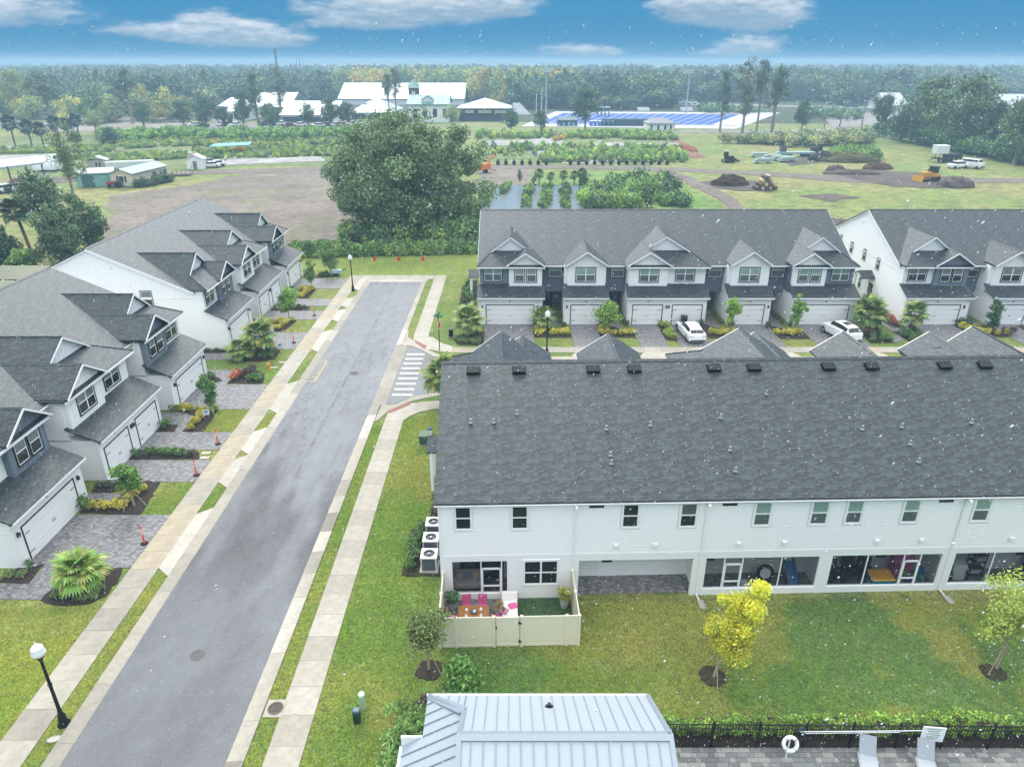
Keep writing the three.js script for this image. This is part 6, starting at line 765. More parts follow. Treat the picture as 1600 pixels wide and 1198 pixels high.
patch('lane', [[740, 207], [1050, 204], [1260, 201], [1330, 200], [1350, 206], [1250, 207], [1050, 206], [740, 209]], -.22, M.dirt, tone([.62, .62, .60], [.52, .52, .5], 60), 1, 10); patch('track_road', [[1060, 160], [1200, 163], [1420, 167], [1420, 170], [1200, 166], [1060, 163]], -.2, M.dirt, tone([.55, .56, .57], [.5, .5, .5], 80), 1, 16); patch('lane', [[1290, 184], [1340, 176], [1420, 172], [1360, 196], [1300, 200]], -.21, M.dirt, tone([.58, .57, .55], [.5, .5, .48], 60), 1, 12);
{ const r = R(515), gs = []; for (let k = 0; k < 70; k++) { const right = k % 2, px = right ? 750 + r() * 310 : -10 + r() * 520, py = right ? 213 + r() * 38 : 224 + r() * 26, w = 3 + r() * 9, h = .7 + r() * 1.3; gs.push(sheet([[px, py + h], [px + w, py + h], [px + w + 1, py], [px + 1, py]].map(([a, b]) => { const q = G(a, b); return [q.x, -q.z]; }), -.16)); } struct('ground_cloth', tint(join(gs), clothC), M.dirt); }
// ---- the playing field: blue turf with white yard lines
{ const q = (u, v) => { const a = G(842, 192), b = G(1196, 178), c = G(880, 176), d = G(1148, 195.5); const x = mix(mix(a.x, d.x, u), mix(c.x, b.x, u), v), z = mix(mix(a.z, d.z, u), mix(c.z, b.z, u), v); return [x, -z]; };
  const rect = (u0, u1, v0, v1, y) => sheet([q(u0, v0), q(u1, v0), q(u1, v1), q(u0, v1)], y); const root = new THREE.Group(); root.name = 'playing_field'; root.userData.kind = 'structure'; scene.add(root);
  struct('running_track', uvBox(rect(-.06, 1.05, -.22, 1.2, -.19)), std(0xb9bcc2, .8), root); struct('blue_turf', uvBox(rect(0, .88, 0, 1, -.12)), std(0x1453a6, .8), root); struct('end_zone', uvBox(rect(.88, 1, 0, 1, -.12)), std(0xc9ced8, .8), root); for (let k = 1; k < 18; k++) struct('yard_line', rect(k * .0489 - .0035, k * .0489 + .0035, .02, .98, -.06), M.paint, root); struct('yard_line', [rect(0, 1, 0, .03, -.05), rect(0, 1, .97, 1, -.05)], M.paint, root); }
// ---- pond with planted rows
{ const pts = [[752, 291], [800, 288], [905, 289], [912, 300], [914, 334], [752, 334]].map(([a, b]) => { const g = G(a, b); return [g.x, -g.z]; }); const w = obj('pond', sheet(rough(pts, 1.2, 4, 5), -.2), new THREE.MeshPhysicalMaterial({ color: lin(.24, .27, .28), roughness: .04, ior: 1.33 })); w.userData.kind = 'structure'; }  // pale grey water colour stands in for the bright sky reflected
function shrubField(name, label, cat, areas, n, size, cols, seed, h = 1, proto) { // plants nobody could count: one instanced object
  const r = R(seed), g = proto ?? leaves(clumps({ seed, k: 5, rx: .5, ry: .35 * h, cy: .5 * h, cr: .4, n: 62, core: .7 }), .19, [1, 1, 1], seed + 1, { vary: .6, gain: 1 }), mats = [], cs = [];
  let guard = 0; while (mats.length < n && guard++ < n * 20) { const A = areas[Math.floor(r() * areas.length)], a = r(); let b = r(); if (A.rows) b = (Math.floor(b * A.rows) + .5 + (r() - .5) * .3) / A.rows;  const [p0, p1, p2, p3] = A.p ?? A, px = mix(mix(p0[0], p1[0], a), mix(p3[0], p2[0], a), b), py = mix(mix(p0[1], p1[1], a), mix(p3[1], p2[1], a), b), q = G(px, py); if (Fm(q.x / 60, q.z / 60) < (A.thin ?? 0)) continue; const s = (A.s ?? size) * (.6 + r() * .8); mats.push(new THREE.Matrix4().compose(new THREE.Vector3(q.x, -.3, q.z), new THREE.Quaternion().setFromAxisAngle(new THREE.Vector3(0, 1, 0), r() * 6.28), new THREE.Vector3(s, s * (.8 + r() * .5), s))); const c = cols[Math.floor(r() * cols.length)], k = 1.5 * (.7 + r() * .6); cs.push(new THREE.Color().setRGB(c[0] * k, c[1] * k, c[2] * k)); }
  const m = new THREE.InstancedMesh(g, M.leaf, mats.length); mats.forEach((x, i) => { m.setMatrixAt(i, x); m.setColorAt(i, cs[i]); }); m.name = numbered(name); scene.add(m); m.castShadow = m.receiveShadow = true; return stuff(name, m, label, cat);
}
const gA = [.12, .21, .06], gB = [.20, .30, .07], gC = [.08, .14, .06], gD = [.34, .38, .09], gE = [.15, .22, .12], gO = [.52, .36, .06];
shrubField('nursery_rows', 'rows of small potted shrubs in the plant nursery left of the big oak', 'nursery plants', [[[300, 233], [520, 226], [520, 243], [320, 247]], [[110, 244], [290, 236], [290, 246], [150, 258]], [[-20, 232], [180, 228], [180, 236], [-20, 240]], [[180, 220], [330, 212], [330, 226], [190, 232]], [[310, 218], [545, 215], [545, 224], [320, 228]]].map((p) => ({ p, thin: .4, rows: 6 })), 3000, 1.05, [gB, gB, gA, gD, gE, gD], 501, .9);
shrubField('nursery_hedgerow', 'long tall hedge row of dark green stock along the school parking', 'nursery plants', [[[300, 212], [560, 207], [560, 215], [320, 220]], [[150, 214], [320, 207], [320, 214], [160, 224]]], 1300, 2.3, [gA, gB, gA, [.18, .30, .06]], 502, 1.0);
shrubField('nursery_rows', 'orange and yellow flowering stock in the plant nursery', 'nursery plants', [[[322, 226], [338, 224], [338, 227], [322, 228]], [[365, 234], [380, 233], [380, 238], [365, 239]], [[866, 215], [880, 215], [880, 219], [866, 219]]], 60, 1.7, [gO, gD], 503);
shrubField('nursery_rows', 'rows of potted palms and shrubs in the nursery right of the big oak', 'nursery plants', [[[745, 208], [1000, 208], [1030, 216], [745, 216]], [[745, 226], [1060, 228], [1075, 248], [745, 243]], [[840, 240], [1070, 240], [1075, 253], [850, 253]], [[930, 205], [1050, 208], [1060, 219], [930, 217]]].map((p) => ({ p, thin: .43, rows: 4 })), 1300, 1.4, [gB, gB, gA, gD, gE, gB], 504, 1.15);
shrubField('pond_rows', 'planted rows of young palms and reeds standing in the pond', 'pond plants', [[[822, 291], [838, 291], [826, 326], [812, 326]], [[850, 290], [864, 290], [858, 326], [842, 326]], [[876, 289], [890, 289], [892, 326], [876, 326]], [[752, 289], [775, 289], [764, 326], [750, 326]], [[905, 285], [920, 285], [930, 326], [908, 326]], [[790, 290], [798, 290], [786, 302], [780, 302]]], 380, .8, [gA, gB, gC], 505, 1.8);
shrubField('thicket', 'mass of green bushes between the pond and the field track', 'bushes', [[[908, 302], [1040, 296], [1085, 322], [910, 328]], [[940, 290], [1030, 284], [1060, 300], [960, 306]]], 230, 2.3, [gA, gB, gC, gC, [.24, .33, .08]], 506, 1.1);
shrubField('thicket', 'dark undergrowth below the big oak', 'bushes', [[[540, 372], [740, 366], [745, 384], [540, 386]], [[660, 345], [745, 330], [750, 368], [660, 372]]], 330, 2.2, [gC, gA, gC, [.14, .2, .04]], 507, 1.1);
shrubField('hedge', 'long wild hedge behind the street end, from the left row to the grey row', 'hedge', [[[452, 403], [745, 396], [745, 389], [452, 393]]], 900, 1.25, [gA, gA, [.2, .28, .06], gC], 508, 1.25);
shrubField('palmetto_scrub', 'scrubby palmetto palms along the back of the green field', 'palmettos', [[[1120, 222], [1230, 226], [1360, 222], [1370, 212], [1240, 210], [1130, 212]].slice(0, 4), [[1210, 216], [1360, 214], [1360, 224], [1230, 230]]], 330, 2.8, [[.20, .24, .12], [.17, .21, .10], [.30, .30, .13]], 509, .9);
shrubField('thicket', 'shrub-covered earth mound in the green field', 'bushes', [[[1300, 238], [1360, 236], [1372, 250], [1296, 250]]], 150, 2.3, [[.16, .27, .06], gB, gA], 510, 1);
shrubField('treeline_undergrowth', 'bushes along the foot of the tall trees at the right edge', 'bushes', [[[1355, 208], [1440, 226], [1600, 258], [1640, 250], [1440, 210]].slice(0, 4), [[1440, 224], [1640, 262], [1640, 250], [1450, 214]]], 420, 3.4, [gC, gA, gC], 511, 1.2);
shrubField('roadside_scrub', 'low bushes beyond the lane right of the playing field', 'bushes', [[[1255, 185], [1345, 188], [1345, 178], [1262, 173]], [[1085, 176], [1180, 178], [1180, 172], [1090, 168]]], 160, 3.2, [gC, gA, gE], 512, 1);
shrubField('foundation_hedge', 'dark low hedge round the cream mobile home', 'hedge', [[[186, 290], [222, 292], [224, 289], [188, 286]], [[222, 292], [268, 282], [268, 279], [224, 289]]], 60, 1.3, [gC, [.06, .1, .05]], 513, .9);
// ---- forest to the horizon: instanced crowns in bands, each band one mass
function forest(name, label, n, f0, f1, size, cols, seed, test, dens = 1) {
  const r = R(seed), protos = [1, 2].map((k) => leaves(clumps({ seed: seed + k, k: 16, rx: .5, ry: .42, cy: .55, cr: .22, n: 70, core: .45 }), .095, [1, 1, 1], seed + 9 + k, { vary: .55, gain: 1 })), list = [[], []]; let guard = 0, made = 0;
  while (made < n && guard++ < n * 40) { const f = f0 * Math.pow(f1 / f0, r()), x = (r() * 2 - 1) * f * .86 , p = toPx(x, 0, -f); if (!test(p[0], p[1], x, f, r)) continue; const s = size(f) * (.7 + r() * .6), c = cols[Math.floor(r() * cols.length)], k = 1.4 * (.7 + r() * .6); list[made++ % 2].push([x, f, s, c.map((v) => v * k), r() * 6.28]); }
  list.forEach((L, i) => { const m = new THREE.InstancedMesh(protos[i], M.leaf, L.length); L.forEach(([x, f, s, c, a], j) => { m.setMatrixAt(j, new THREE.Matrix4().compose(new THREE.Vector3(x, -.8, -f), new THREE.Quaternion().setFromAxisAngle(new THREE.Vector3(0, 1, 0), a), new THREE.Vector3(s, Math.min(s, 19) * (.9 + .3 * Math.sin(a * 7)), s))); m.setColorAt(j, new THREE.Color().setRGB(...c)); }); m.name = numbered(name); scene.add(m); m.castShadow = m.receiveShadow = true; stuff(name, m, label, 'forest'); });
}
const edge = (px) => px < 120 ? 171 : px < 330 ? 172 : px < 520 ? 163 : px < 735 ? 137 : px < 800 ? 158 : px < 1050 ? 170 : px < 1100 ? 158 : px < 1300 ? 158 : px < 1420 ? 164 : 150;
const fc = [[.075, .115, .055], [.10, .15, .06], [.06, .095, .05], [.14, .19, .075], [.18, .21, .09], [.11, .15, .07]];
forest('forest', 'hazy green woodland in the middle distance', 5200, 330, 1500, (f) => 13 + f * .004, fc, 601, (px, py) => py < edge(px) && px > -120 && px < 1720);
{ const nx = 300, nf = 90, P = [], C = [], I = [], r = R(602); for (let j = 0; j <= nf; j++) { const fw = 1250 * Math.pow(8200 / 1250, j / nf); for (let i = 0; i <= nx; i++) { const x = (i / nx * 2 - 1) * fw * .82 + (r() - .5) * fw * .006, t = Fm(x / 700, fw / 700); P.push(x, j === 0 ? 0 : 9.5 + 5 * t + 3.5 * r(), -fw); const k = .8 + .5 * r(); C.push(mix(.10, .16, t) * k, mix(.16, .20, t) * k, .085 * k); } }
  for (let j = 0; j < nf; j++) for (let i = 0; i < nx; i++) { const a = j * (nx + 1) + i, b = a + nx + 1; I.push(a, a + 1, b, b, a + 1, b + 1); } const g = new THREE.BufferGeometry(); g.setAttribute('position', new THREE.Float32BufferAttribute(P, 3)); g.setAttribute('color', new THREE.Float32BufferAttribute(C, 3)); g.setAttribute('uv', new THREE.Float32BufferAttribute(new Float32Array(P.length / 3 * 2), 2)); g.setIndex(I); const q = g.toNonIndexed(); q.computeVertexNormals(); stuff('far_forest', obj('far_forest', q, M.leaf), 'flat blue-grey forest canopy reaching to the horizon', 'forest'); }
forest('autumn_woodland', 'yellow-tinged cypress wood behind the school and the pavilion', 420, 420, 800, () => 17, [[.34, .34, .06], [.42, .33, .06], [.20, .26, .07], [.26, .31, .07]], 603, (px, py, x, f, r) => px > 530 && px < 905 && py < (px < 735 ? 152 : 164) && py > 118 && Fm(x / 90, f / 90) > .42);
forest('roadside_trees', 'mixed pale green trees round the gravel lot at the left', 260, 250, 560, () => 9.5, [[.26, .30, .11], [.2, .25, .09], [.12, .18, .07], [.36, .34, .08]], 604, (px, py, x, f) => px > -80 && ((px < 300 && py > 156 && py < 192)));
// ---- big trees one can tell apart: [label, base px, base py, height px, crown width px, kind]
const protosT = {};
function protoTree(kind, seed) {
  const key = kind + seed; if (protosT[key]) return protosT[key]; let o;
  if (kind === 'oak') o = { h: 8, r0: .45, rx: 5.2, ry: 4.2, cy: 7.2, k: 58, cr: 1.5, n: 130, leaf: .5, col: OAK, gain: 1.9, core: .42, vary: .5 };
  if (kind === 'pine') o = { h: 13.6, r0: .3, rx: 2.8, ry: 3.6, cy: 11, k: 26, cr: 1.05, n: 90, leaf: .42, col: PINE, core: .6, every: 1, vary: .5, long: 3 };
  if (kind === 'pine2') o = { h: 13.6, r0: .3, rx: 2.3, ry: 5.6, cy: 9.2, k: 34, cr: .95, n: 80, leaf: .42, col: PINE, core: .6, every: 1, vary: .5, long: 3 };
  if (kind === 'pale') o = { h: 7, r0: .35, rx: 5, ry: 3.4, cy: 7, k: 44, cr: 1.4, n: 90, leaf: .45, col: [.24, .28, .10], core: .5, vary: .5 };
  if (kind === 'round') o = { h: 6, r0: .3, rx: 4.4, ry: 3.9, cy: 7.0, k: 46, cr: 1.3, n: 120, leaf: .42, col: [.07, .12, .06], core: .45, vary: .45 };
  const cl = clumps({ ...o, seed }); return protosT[key] = { trunk: join(limbs(cl, o.h, o.r0, seed + 1, o.every ?? 3)), crown: leaves(cl, o.leaf, o.col, seed + 2, o), H: o.cy + o.ry * 1.05, W: o.rx * 2.2 };
}
function farTree(label, px, py, hpx, wpx, kind, seed = 1, group) { const p = G(px, py), m = pxm(p), P = protoTree(kind, 700 + seed * 10), t = thing(kind === 'pine' || kind === 'pine2' ? 'pine_tree' : 'tree', label, 'tree', [p.x, -.3, p.z], px * .7, group), q = 1.06; obj('trunk', P.trunk, M.barkGrey, t); obj('crown', P.crown, M.leaf, t); t.scale.set(wpx * m / P.W, hpx * m / P.H * q, wpx * m / P.W); return t; }
for (const a of [
  ['tall slim pine with a flat crown at the left, third from the edge', 207, 192, 78, 52, 'pine', 1], ['tall wide-topped pine near the left edge behind the palms', 84, 205, 82, 62, 'pine', 2], ['tall pine with thick trunk right of the slim left pine', 257, 172, 52, 48, 'pine', 1], ['pale tall pine at the far left edge', 35, 185, 68, 60, 'pale', 1],
  ['tall bare-stemmed pine before the school roof, left of its red roof', 404, 199, 82, 36, 'pine2', 1], ['tall pine before the school roof, just left of the lattice mast', 440, 184, 74, 34, 'pine2', 2], ['left of two tall pines before the long white school hall', 609, 190, 68, 26, 'pine', 1], ['right of two tall pines before the long white school hall', 620, 190, 74, 30, 'pine', 2],
  ['leftmost of four tall pines beyond the green field, bushy to the ground', 1125, 205, 90, 30, 'pine2', 1], ['second from the left of four tall pines beyond the green field', 1160, 207, 103, 38, 'pine2', 2], ['third from the left of four tall pines beyond the green field', 1182, 207, 103, 36, 'pine', 1], ['rightmost and tallest of four tall pines beyond the green field', 1206, 208, 106, 48, 'pine2', 3],
  ['dark forked oak standing alone by the lane right of the pines', 1252, 206, 45, 38, 'round', 2], ['large round tree left of the blue playing field', 914, 206, 64, 58, 'round', 1], ['round tree on a short stem right of the white pavilion', 799, 207, 33, 32, 'round', 2], ['round tree between the pavilion and the blue turf', 845, 209, 35, 32, 'round', 1],
  ['big dark oak at the right, left part of the large tree group', 1440, 224, 92, 96, 'oak', 1], ['big lighter oak at the right, in the middle of the large tree group', 1498, 236, 100, 106, 'oak', 2], ['slim tree left of the big oaks at the right', 1374, 212, 62, 42, 'round', 3], ['oak at the right edge of the picture', 1585, 256, 96, 84, 'oak', 3], ['smaller tree between the big oaks and the right edge', 1546, 240, 74, 52, 'round', 1], ['low bush-like tree at the left foot of the big right oaks', 1405, 220, 44, 48, 'round', 2],
  ['dark round tree left of the school parking', 288, 202, 42, 44, 'round', 1], ['dark round tree at the left end of the parked cars', 322, 203, 46, 46, 'round', 2], ['dark spreading tree behind the leftmost parked cars', 350, 204, 38, 40, 'round', 3], ['tall dark tree in the middle of the school parking', 382, 206, 58, 38, 'round', 1], ['bushy tree right of the tall dark parking tree', 424, 200, 34, 40, 'oak', 2], ['small round tree before the long low school roof', 482, 199, 34, 34, 'round', 2], ['dark tree at the right end of the school parking', 516, 201, 44, 40, 'round', 1], ['dark tree with a stem right of the parking, left of the big oak', 541, 201, 40, 42, 'round', 3],
  ['rounded light green tree before the green-roofed school wing', 706, 196, 28, 34, 'pale', 2], ['pale yellow-green tree at the far left above the palms', 8, 185, 26, 36, 'pale', 1], ['pale spreading tree right of the gravel lot, leaning stem', 150, 208, 32, 36, 'pale', 2], ['yellowish small tree on the gravel lot', 166, 192, 28, 26, 'pale', 1], ['pale tree on the left edge of the gravel lot', 48, 186, 26, 46, 'pale', 3], ['greyish tree in the nursery below the gravel lot', 172, 226, 26, 40, 'round', 2], ['bluish bush-like tree left in the nursery', 120, 228, 22, 24, 'round', 1],
  ['pale feathery tree in front of the school at the right of the gravel lot', 100, 180, 22, 40, 'pale', 2], ['bushy tree beside the gravel lot, right end', 225, 200, 40, 40, 'oak', 1],
]) farTree(...a);
for (const [x, y, h, w, l] of [[24, 230, 46, 30, 'tall grey-green palm at the left edge of the nursery, first of the row'], [50, 230, 38, 28, 'tall grey-green palm second in the left nursery row'], [68, 229, 34, 26, 'tall grey-green palm third in the left nursery row'], [90, 220, 34, 26, 'tall grey-green palm fourth in the left nursery row'], [108, 217, 28, 24, 'tall grey-green palm fifth in the left nursery row'], [124, 216, 34, 26, 'tall grey-green palm at the right end of the left nursery row']]) { const p = G(x, y), m = pxm(p); palm('tall_palm', l, [p.x, -.3, p.z], h * m * .8, w * m * .52, 22, 800 + x, { merge: 1, r: .25, wide: 1.8, col: [.10, .15, .10], col2: [.12, .16, .1] }); }
// the great oak behind the street, and the group at the left edge
{ const p = G(628, 372); const cl = [...clumps({ seed: 901, k: 200, rx: 13.9, rz: 10.4, ry: 8.6, cy: 9.4, cr: 2.0, n: 400, core: .3, flatBase: .62 })]; const t = thing('oak_tree', 'huge spreading oak in the middle of the picture behind the street', 'tree', [p.x - .7, -.3, p.z - 3]); const lm = limbs(cl.filter((c) => c[1] > 5), 6, .85, 902, 5); for (const [a, b] of [[-6, 2], [5, 3], [-3, -3], [7, -2], [2, 4], [-8, 0]]) lm.push(rod([0, 1.8, 0], [a * .5, 5, b * .5], .42, .28, 7), rod([a * .5, 5, b * .5], [a * 1.1, 8.5, b], .28, .1, 6)); obj('trunk', lm, M.barkGrey, t); obj('crown', leaves(cl, .42, [.092, .14, .055], 903, { gain: 1.8, vary: .5, col2: [.13, .17, .085], p2: .3 }), M.leaf, t);
  const q = G(590, 372), t2 = tree({ name: 'oak_tree', label: 'smaller grey-green oak with visible limbs at the left front of the huge oak', category: 'tree', pos: [q.x, -.3, q.z + 1], h: 7.5, r0: .4, rx: 5.4, ry: 3.2, cy: 6.4, k: 44, cr: 1.5, n: 170, leaf: .42, col: [.13, .165, .09], seed: 905, core: .5, every: 1, bark: M.barkGrey, vary: .5 });
  const l = (label, px, py, h, rx, ry, cy, seed, col, o = {}) => { const q = G(px, py); return tree({ label, pos: [q.x, -.1, q.z], h, r0: .3, rx, ry, cy, k: 40, cr: rx * .34, n: 200, leaf: .36, col, seed, core: .5, vary: .5, ...o }); };
  l('dense dark oak in the tree group behind the nearer left row', 100, 425, 6, 3.4, 4.2, 5.2, 911, [.075, .12, .055]); l('bushy oak at the right of the tree group behind the left rows', 143, 402, 5, 3.0, 3.4, 4.4, 912, [.07, .12, .05]); l('leafy tree at the back of the left tree group', 88, 398, 8, 3.6, 3.6, 7.6, 913, [.085, .13, .06]); l('low dark tree at the left picture edge', 6, 425, 3, 2.4, 2.6, 3.4, 914, [.06, .11, .05]); l('bright shrub-like tree at the foot of the left tree group', 42, 428, 1.5, 1.8, 1.6, 1.8, 915, [.14, .23, .06]);
  const pn = G(122, 336); tree({ name: 'pine_tree', label: 'thin open pine with sparse crown rising over the green shed', pos: [pn.x, -.3, pn.z], h: 15.5, r0: .24, rx: 4.2, ry: 6.6, cy: 11, k: 40, cr: 1.0, n: 60, leaf: .5, col: [.12, .17, .07], seed: 916, core: .8, every: 1, vary: .5, long: 3, bark: M.barkGrey });
  const pa = G(52, 402); palm('sabal_palm', 'leaning cabbage palm with shaggy crown left of the tree group', [pa.x, -.2, pa.z], 6.6, 2.3, 34, 917, { merge: 1, r: .22, wide: 1.7, col: [.11, .15, .075], col2: [.28, .23, .12] }).rotation.z = .12; const pb = G(86, 378); palm('sabal_palm', 'tall cabbage palm with full crown inside the left tree group', [pb.x, -.2, pb.z], 7.6, 2.7, 38, 918, { merge: 1, r: .24, wide: 1.8, col: [.09, .14, .06], col2: [.2, .19, .1] }); }
{ // beige privacy fence behind the nearer row
  for (const [n, y, l] of [[0, 437, 'farther beige vinyl fence behind the nearer left row'], [1, 462, 'nearer beige vinyl fence behind the nearer left row']]) { const p = G(0, y), t = thing('vinyl_fence', l, 'fence', [p.x - 4, 0, p.z]); const g = join([box(2.3, 1.7, .05, 1.2, .9, 0), box(2.3, .14, .09, 1.2, 1.72, 0), box(2.3, .14, .09, 1.2, .12, 0)]), q = box(.13, 1.95, .13, 0, .97, 0); for (let k = 0; k < 7; k++) { const o = obj('panel', g, M.vinyl, t); o.position.x = k * 2.43; const s = obj('post', q, M.vinyl, t); s.position.x = k * 2.43; } } }
// ---------------------------------------------------------------- buildings, vehicles and yards beyond
function placeAt(name, label, cat, px, py, turn = 0, group) { const p = G(px, py); return thing(name, label, cat, [p.x, -.25, p.z], turn, group); }
const sizeAt = (px, py) => pxm(G(px, py)); const roofW = std(0xc3c8cb, .4, { metalness: .1 }), tealRoof = std(0x4f8378, .5), brick = std(0x7d5b4c, .85, { map: concTex });
function hall(label, px0, px1, py, wallPx, roofPx, o = {}) { // long low building: base line from px0 to px1 at py, eaves and ridge in photo pixels above it
  const m = sizeAt((px0 + px1) / 2, py), a = G(px0, py), b = G(px1, py), L = b.x - a.x, D = o.deep ?? 24, h = wallPx * m * 1.02, t = thing('school_building', label, 'building', [a.x, -.3, (a.z + b.z) / 2], 0); let rh = h + (o.rise ?? 5);
  obj('wall', uvBox(bx(0, L, 0, h, -D, 0)), o.wall ?? M.whiteFlat, t); const hip = o.hip ?? 0, f = slab([[-.8, h, .8], [L + .8, h, .8], [L + .8 - hip, rh, -D / 2], [-.8 + hip, rh, -D / 2]], .3), r = slab([[-.8, h, -D - .8], [L + .8, h, -D - .8], [L + .8 - hip, rh, -D / 2], [-.8 + hip, rh, -D / 2]], .3); const rf = obj('roof', [f, r], o.roof ?? roofW, t); if (hip) obj('hip_end', [slab([[-.8, h, .8], [-.8 + hip, rh, -D / 2], [-.8, h, -D - .8]], .3), slab([[L + .8, h, .8], [L + .8 - hip, rh, -D / 2], [L + .8, h, -D - .8]], .3)], o.roof ?? roofW, rf); else obj('gable', [0, L].map((x) => slab([[x, h, 0], [x, h, -D], [x, rh - .2, -D / 2]], .2)), o.wall ?? M.whiteFlat, t);
  const seams = []; for (let x = 3; x < L - hip; x += 4.5) seams.push(slab([[x, h + .06, .8], [x + .25, h + .06, .8], [x + .25, rh + .06, -D / 2], [x, rh + .06, -D / 2]], .1)); if (!hip) obj('roof_seam', seams, M.metalRoof, rf);
  if (o.win) for (let k = 0; k < o.win; k++) { const x = (k + .7) * L / o.win; const w = obj('window', bx(x - .9, x + .9, h * .3, h * .75, 0, .06), M.black, t); obj('pane', bx(x - .75, x + .75, h * .34, h * .71, .06, .1), M.glassDark, w); } if (o.dark) obj('arcade_shade_panel', bx(.5, L - .5, 0, h * .7, 0, .2), std(0x2c3a3a, .8), t); return t;  // dark panel on the front paints in the shade of an arcade
}
hall('long white-roofed school hall with a pale gable end, behind the brick clock tower', 530, 724, 163, 9, 24, { deep: 46, rise: 8.5 });
hall('low white-roofed school block at the left behind the parking', 333, 372, 190, 16, 20, { deep: 34, rise: 5, hip: 4, win: 5 }); hall('white-roofed school block with a teal front, middle left', 396, 452, 181, 14, 14, { deep: 36, rise: 6, wall: tealRoof, win: 4 }); hall('long low white-roofed school wing in front of the parking, with dark arcade', 440, 522, 190, 11, 15, { deep: 34, rise: 5, dark: 1 });
hall('white-roofed school wing with a hipped teal corner, left of the two-storey wing', 548, 612, 184, 9, 14, { deep: 36, rise: 5.5, hip: 10, dark: 1 }); hall('white two-storey school wing with green roof and dark windows', 639, 700, 190, 26, 10, { deep: 20, rise: 3.6, roof: tealRoof, win: 4 }); hall('small white building with red roof among the far trees', 444, 458, 150, 9, 6, { deep: 12, rise: 4, roof: std(0xc05a48, .7), win: 2 });
hall('white warehouse roof behind the trees at the right edge', 1530, 1640, 172, 8, 10, { deep: 40, rise: 5, win: 8 }); hall('small white building behind the big oaks at the right', 1387, 1416, 172, 8, 14, { deep: 24, rise: 6, win: 2 });
{ // brick clock tower
  const t = placeAt('clock_tower', 'brick clock tower with a green pyramid roof on the school', 'tower', 648, 186), m = sizeAt(648, 186), w = 15 * m, h = 46 * m; obj('shaft', [bx(-w / 2, w / 2, 0, h, -w, 0), bx(-w * .62, w * .62, 0, h * .62, -w * 1.1, .6)].map(uvBox), brick, t); obj('cornice', [bx(-w * .58, w * .58, h, h + 1, -w * 1.06, .06 * w)], M.trim, t); obj('roof', new THREE.ConeGeometry(w * .82, w * .62, 4).rotateY(Math.PI / 4).translate(0, h + 1 + w * .3, -w / 2), tealRoof, t); const c = obj('clock_face', cyl(w * .19, w * .19, .3, 0, 0, 0, 20).rotateX(Math.PI / 2).translate(0, h * .84, .05), M.trim, t); obj('clock_hand', [box(.25, w * .15, .1, 0, h * .84 + w * .06, .42), box(w * .11, .25, .1, w * .05, h * .84, .42)], M.black, c);
  const g = placeAt('gabled_porch', 'small green-gabled dormer roof between the clock tower and the white hall', 'roof gable', 668, 190), q = 8 * m; obj('wall', bx(-q, q, 0, 32 * m, -8, -2), M.whiteFlat, g); obj('roof', [slab([[-q * 1.1, 32 * m, -1.6], [0, 37 * m, -1.6], [0, 37 * m, -9], [-q * 1.1, 32 * m, -9]], .3), slab([[q * 1.1, 32 * m, -1.6], [0, 37 * m, -1.6], [0, 37 * m, -9], [q * 1.1, 32 * m, -9]], .3)], tealRoof, g); obj('gable', slab([[-q, 32 * m, -1.9], [q, 32 * m, -1.9], [0, 36.6 * m, -1.9]], .2), M.whiteFlat, g); }
{ const t = placeAt('pavilion', 'open-sided pavilion with a broad white hipped roof', 'pavilion', 757, 188), m = sizeAt(757, 188), W = 43 * m, D = 22, h = 19 * m, r = h + 13 * m; const e = [[-W, 0], [W, 0], [W, -D], [-W, -D]]; obj('roof', e.map((a, i) => { const b = e[(i + 1) % 4]; return slab([[a[0], h, a[1]], [b[0], h, b[1]], [0, r, -D / 2]], .3); }), roofW, t); obj('fascia', [bx(-W, W, h - 1, h - .3, -.3, 0), bx(-W, -W + .3, h - 1, h - .3, -D, 0), bx(W - .3, W, h - 1, h - .3, -D, 0)], std(0x30403f, .7), t); for (const x of [-W + 2, -W * .35, W * .3, W - 2]) for (const z of [-1.5, -D + 1.5]) obj('column', bx(x - .5, x + .5, 0, h, z - .5, z + .5), std(0x3a4649, .7), t); obj('low_wall', [bx(-W + 1, W - 1, 0, 2.4, -1.2, -.9), bx(-W + 1, W - 1, 0, 2, -D + 1, -D + 1.4)], std(0x36434a, .8), t); obj('bench', [-.5, -.1, .3, .6].map((k) => bx(k * W, k * W + 4, 0, 1.6, -D * .6, -D * .55)), M.galv, t); }
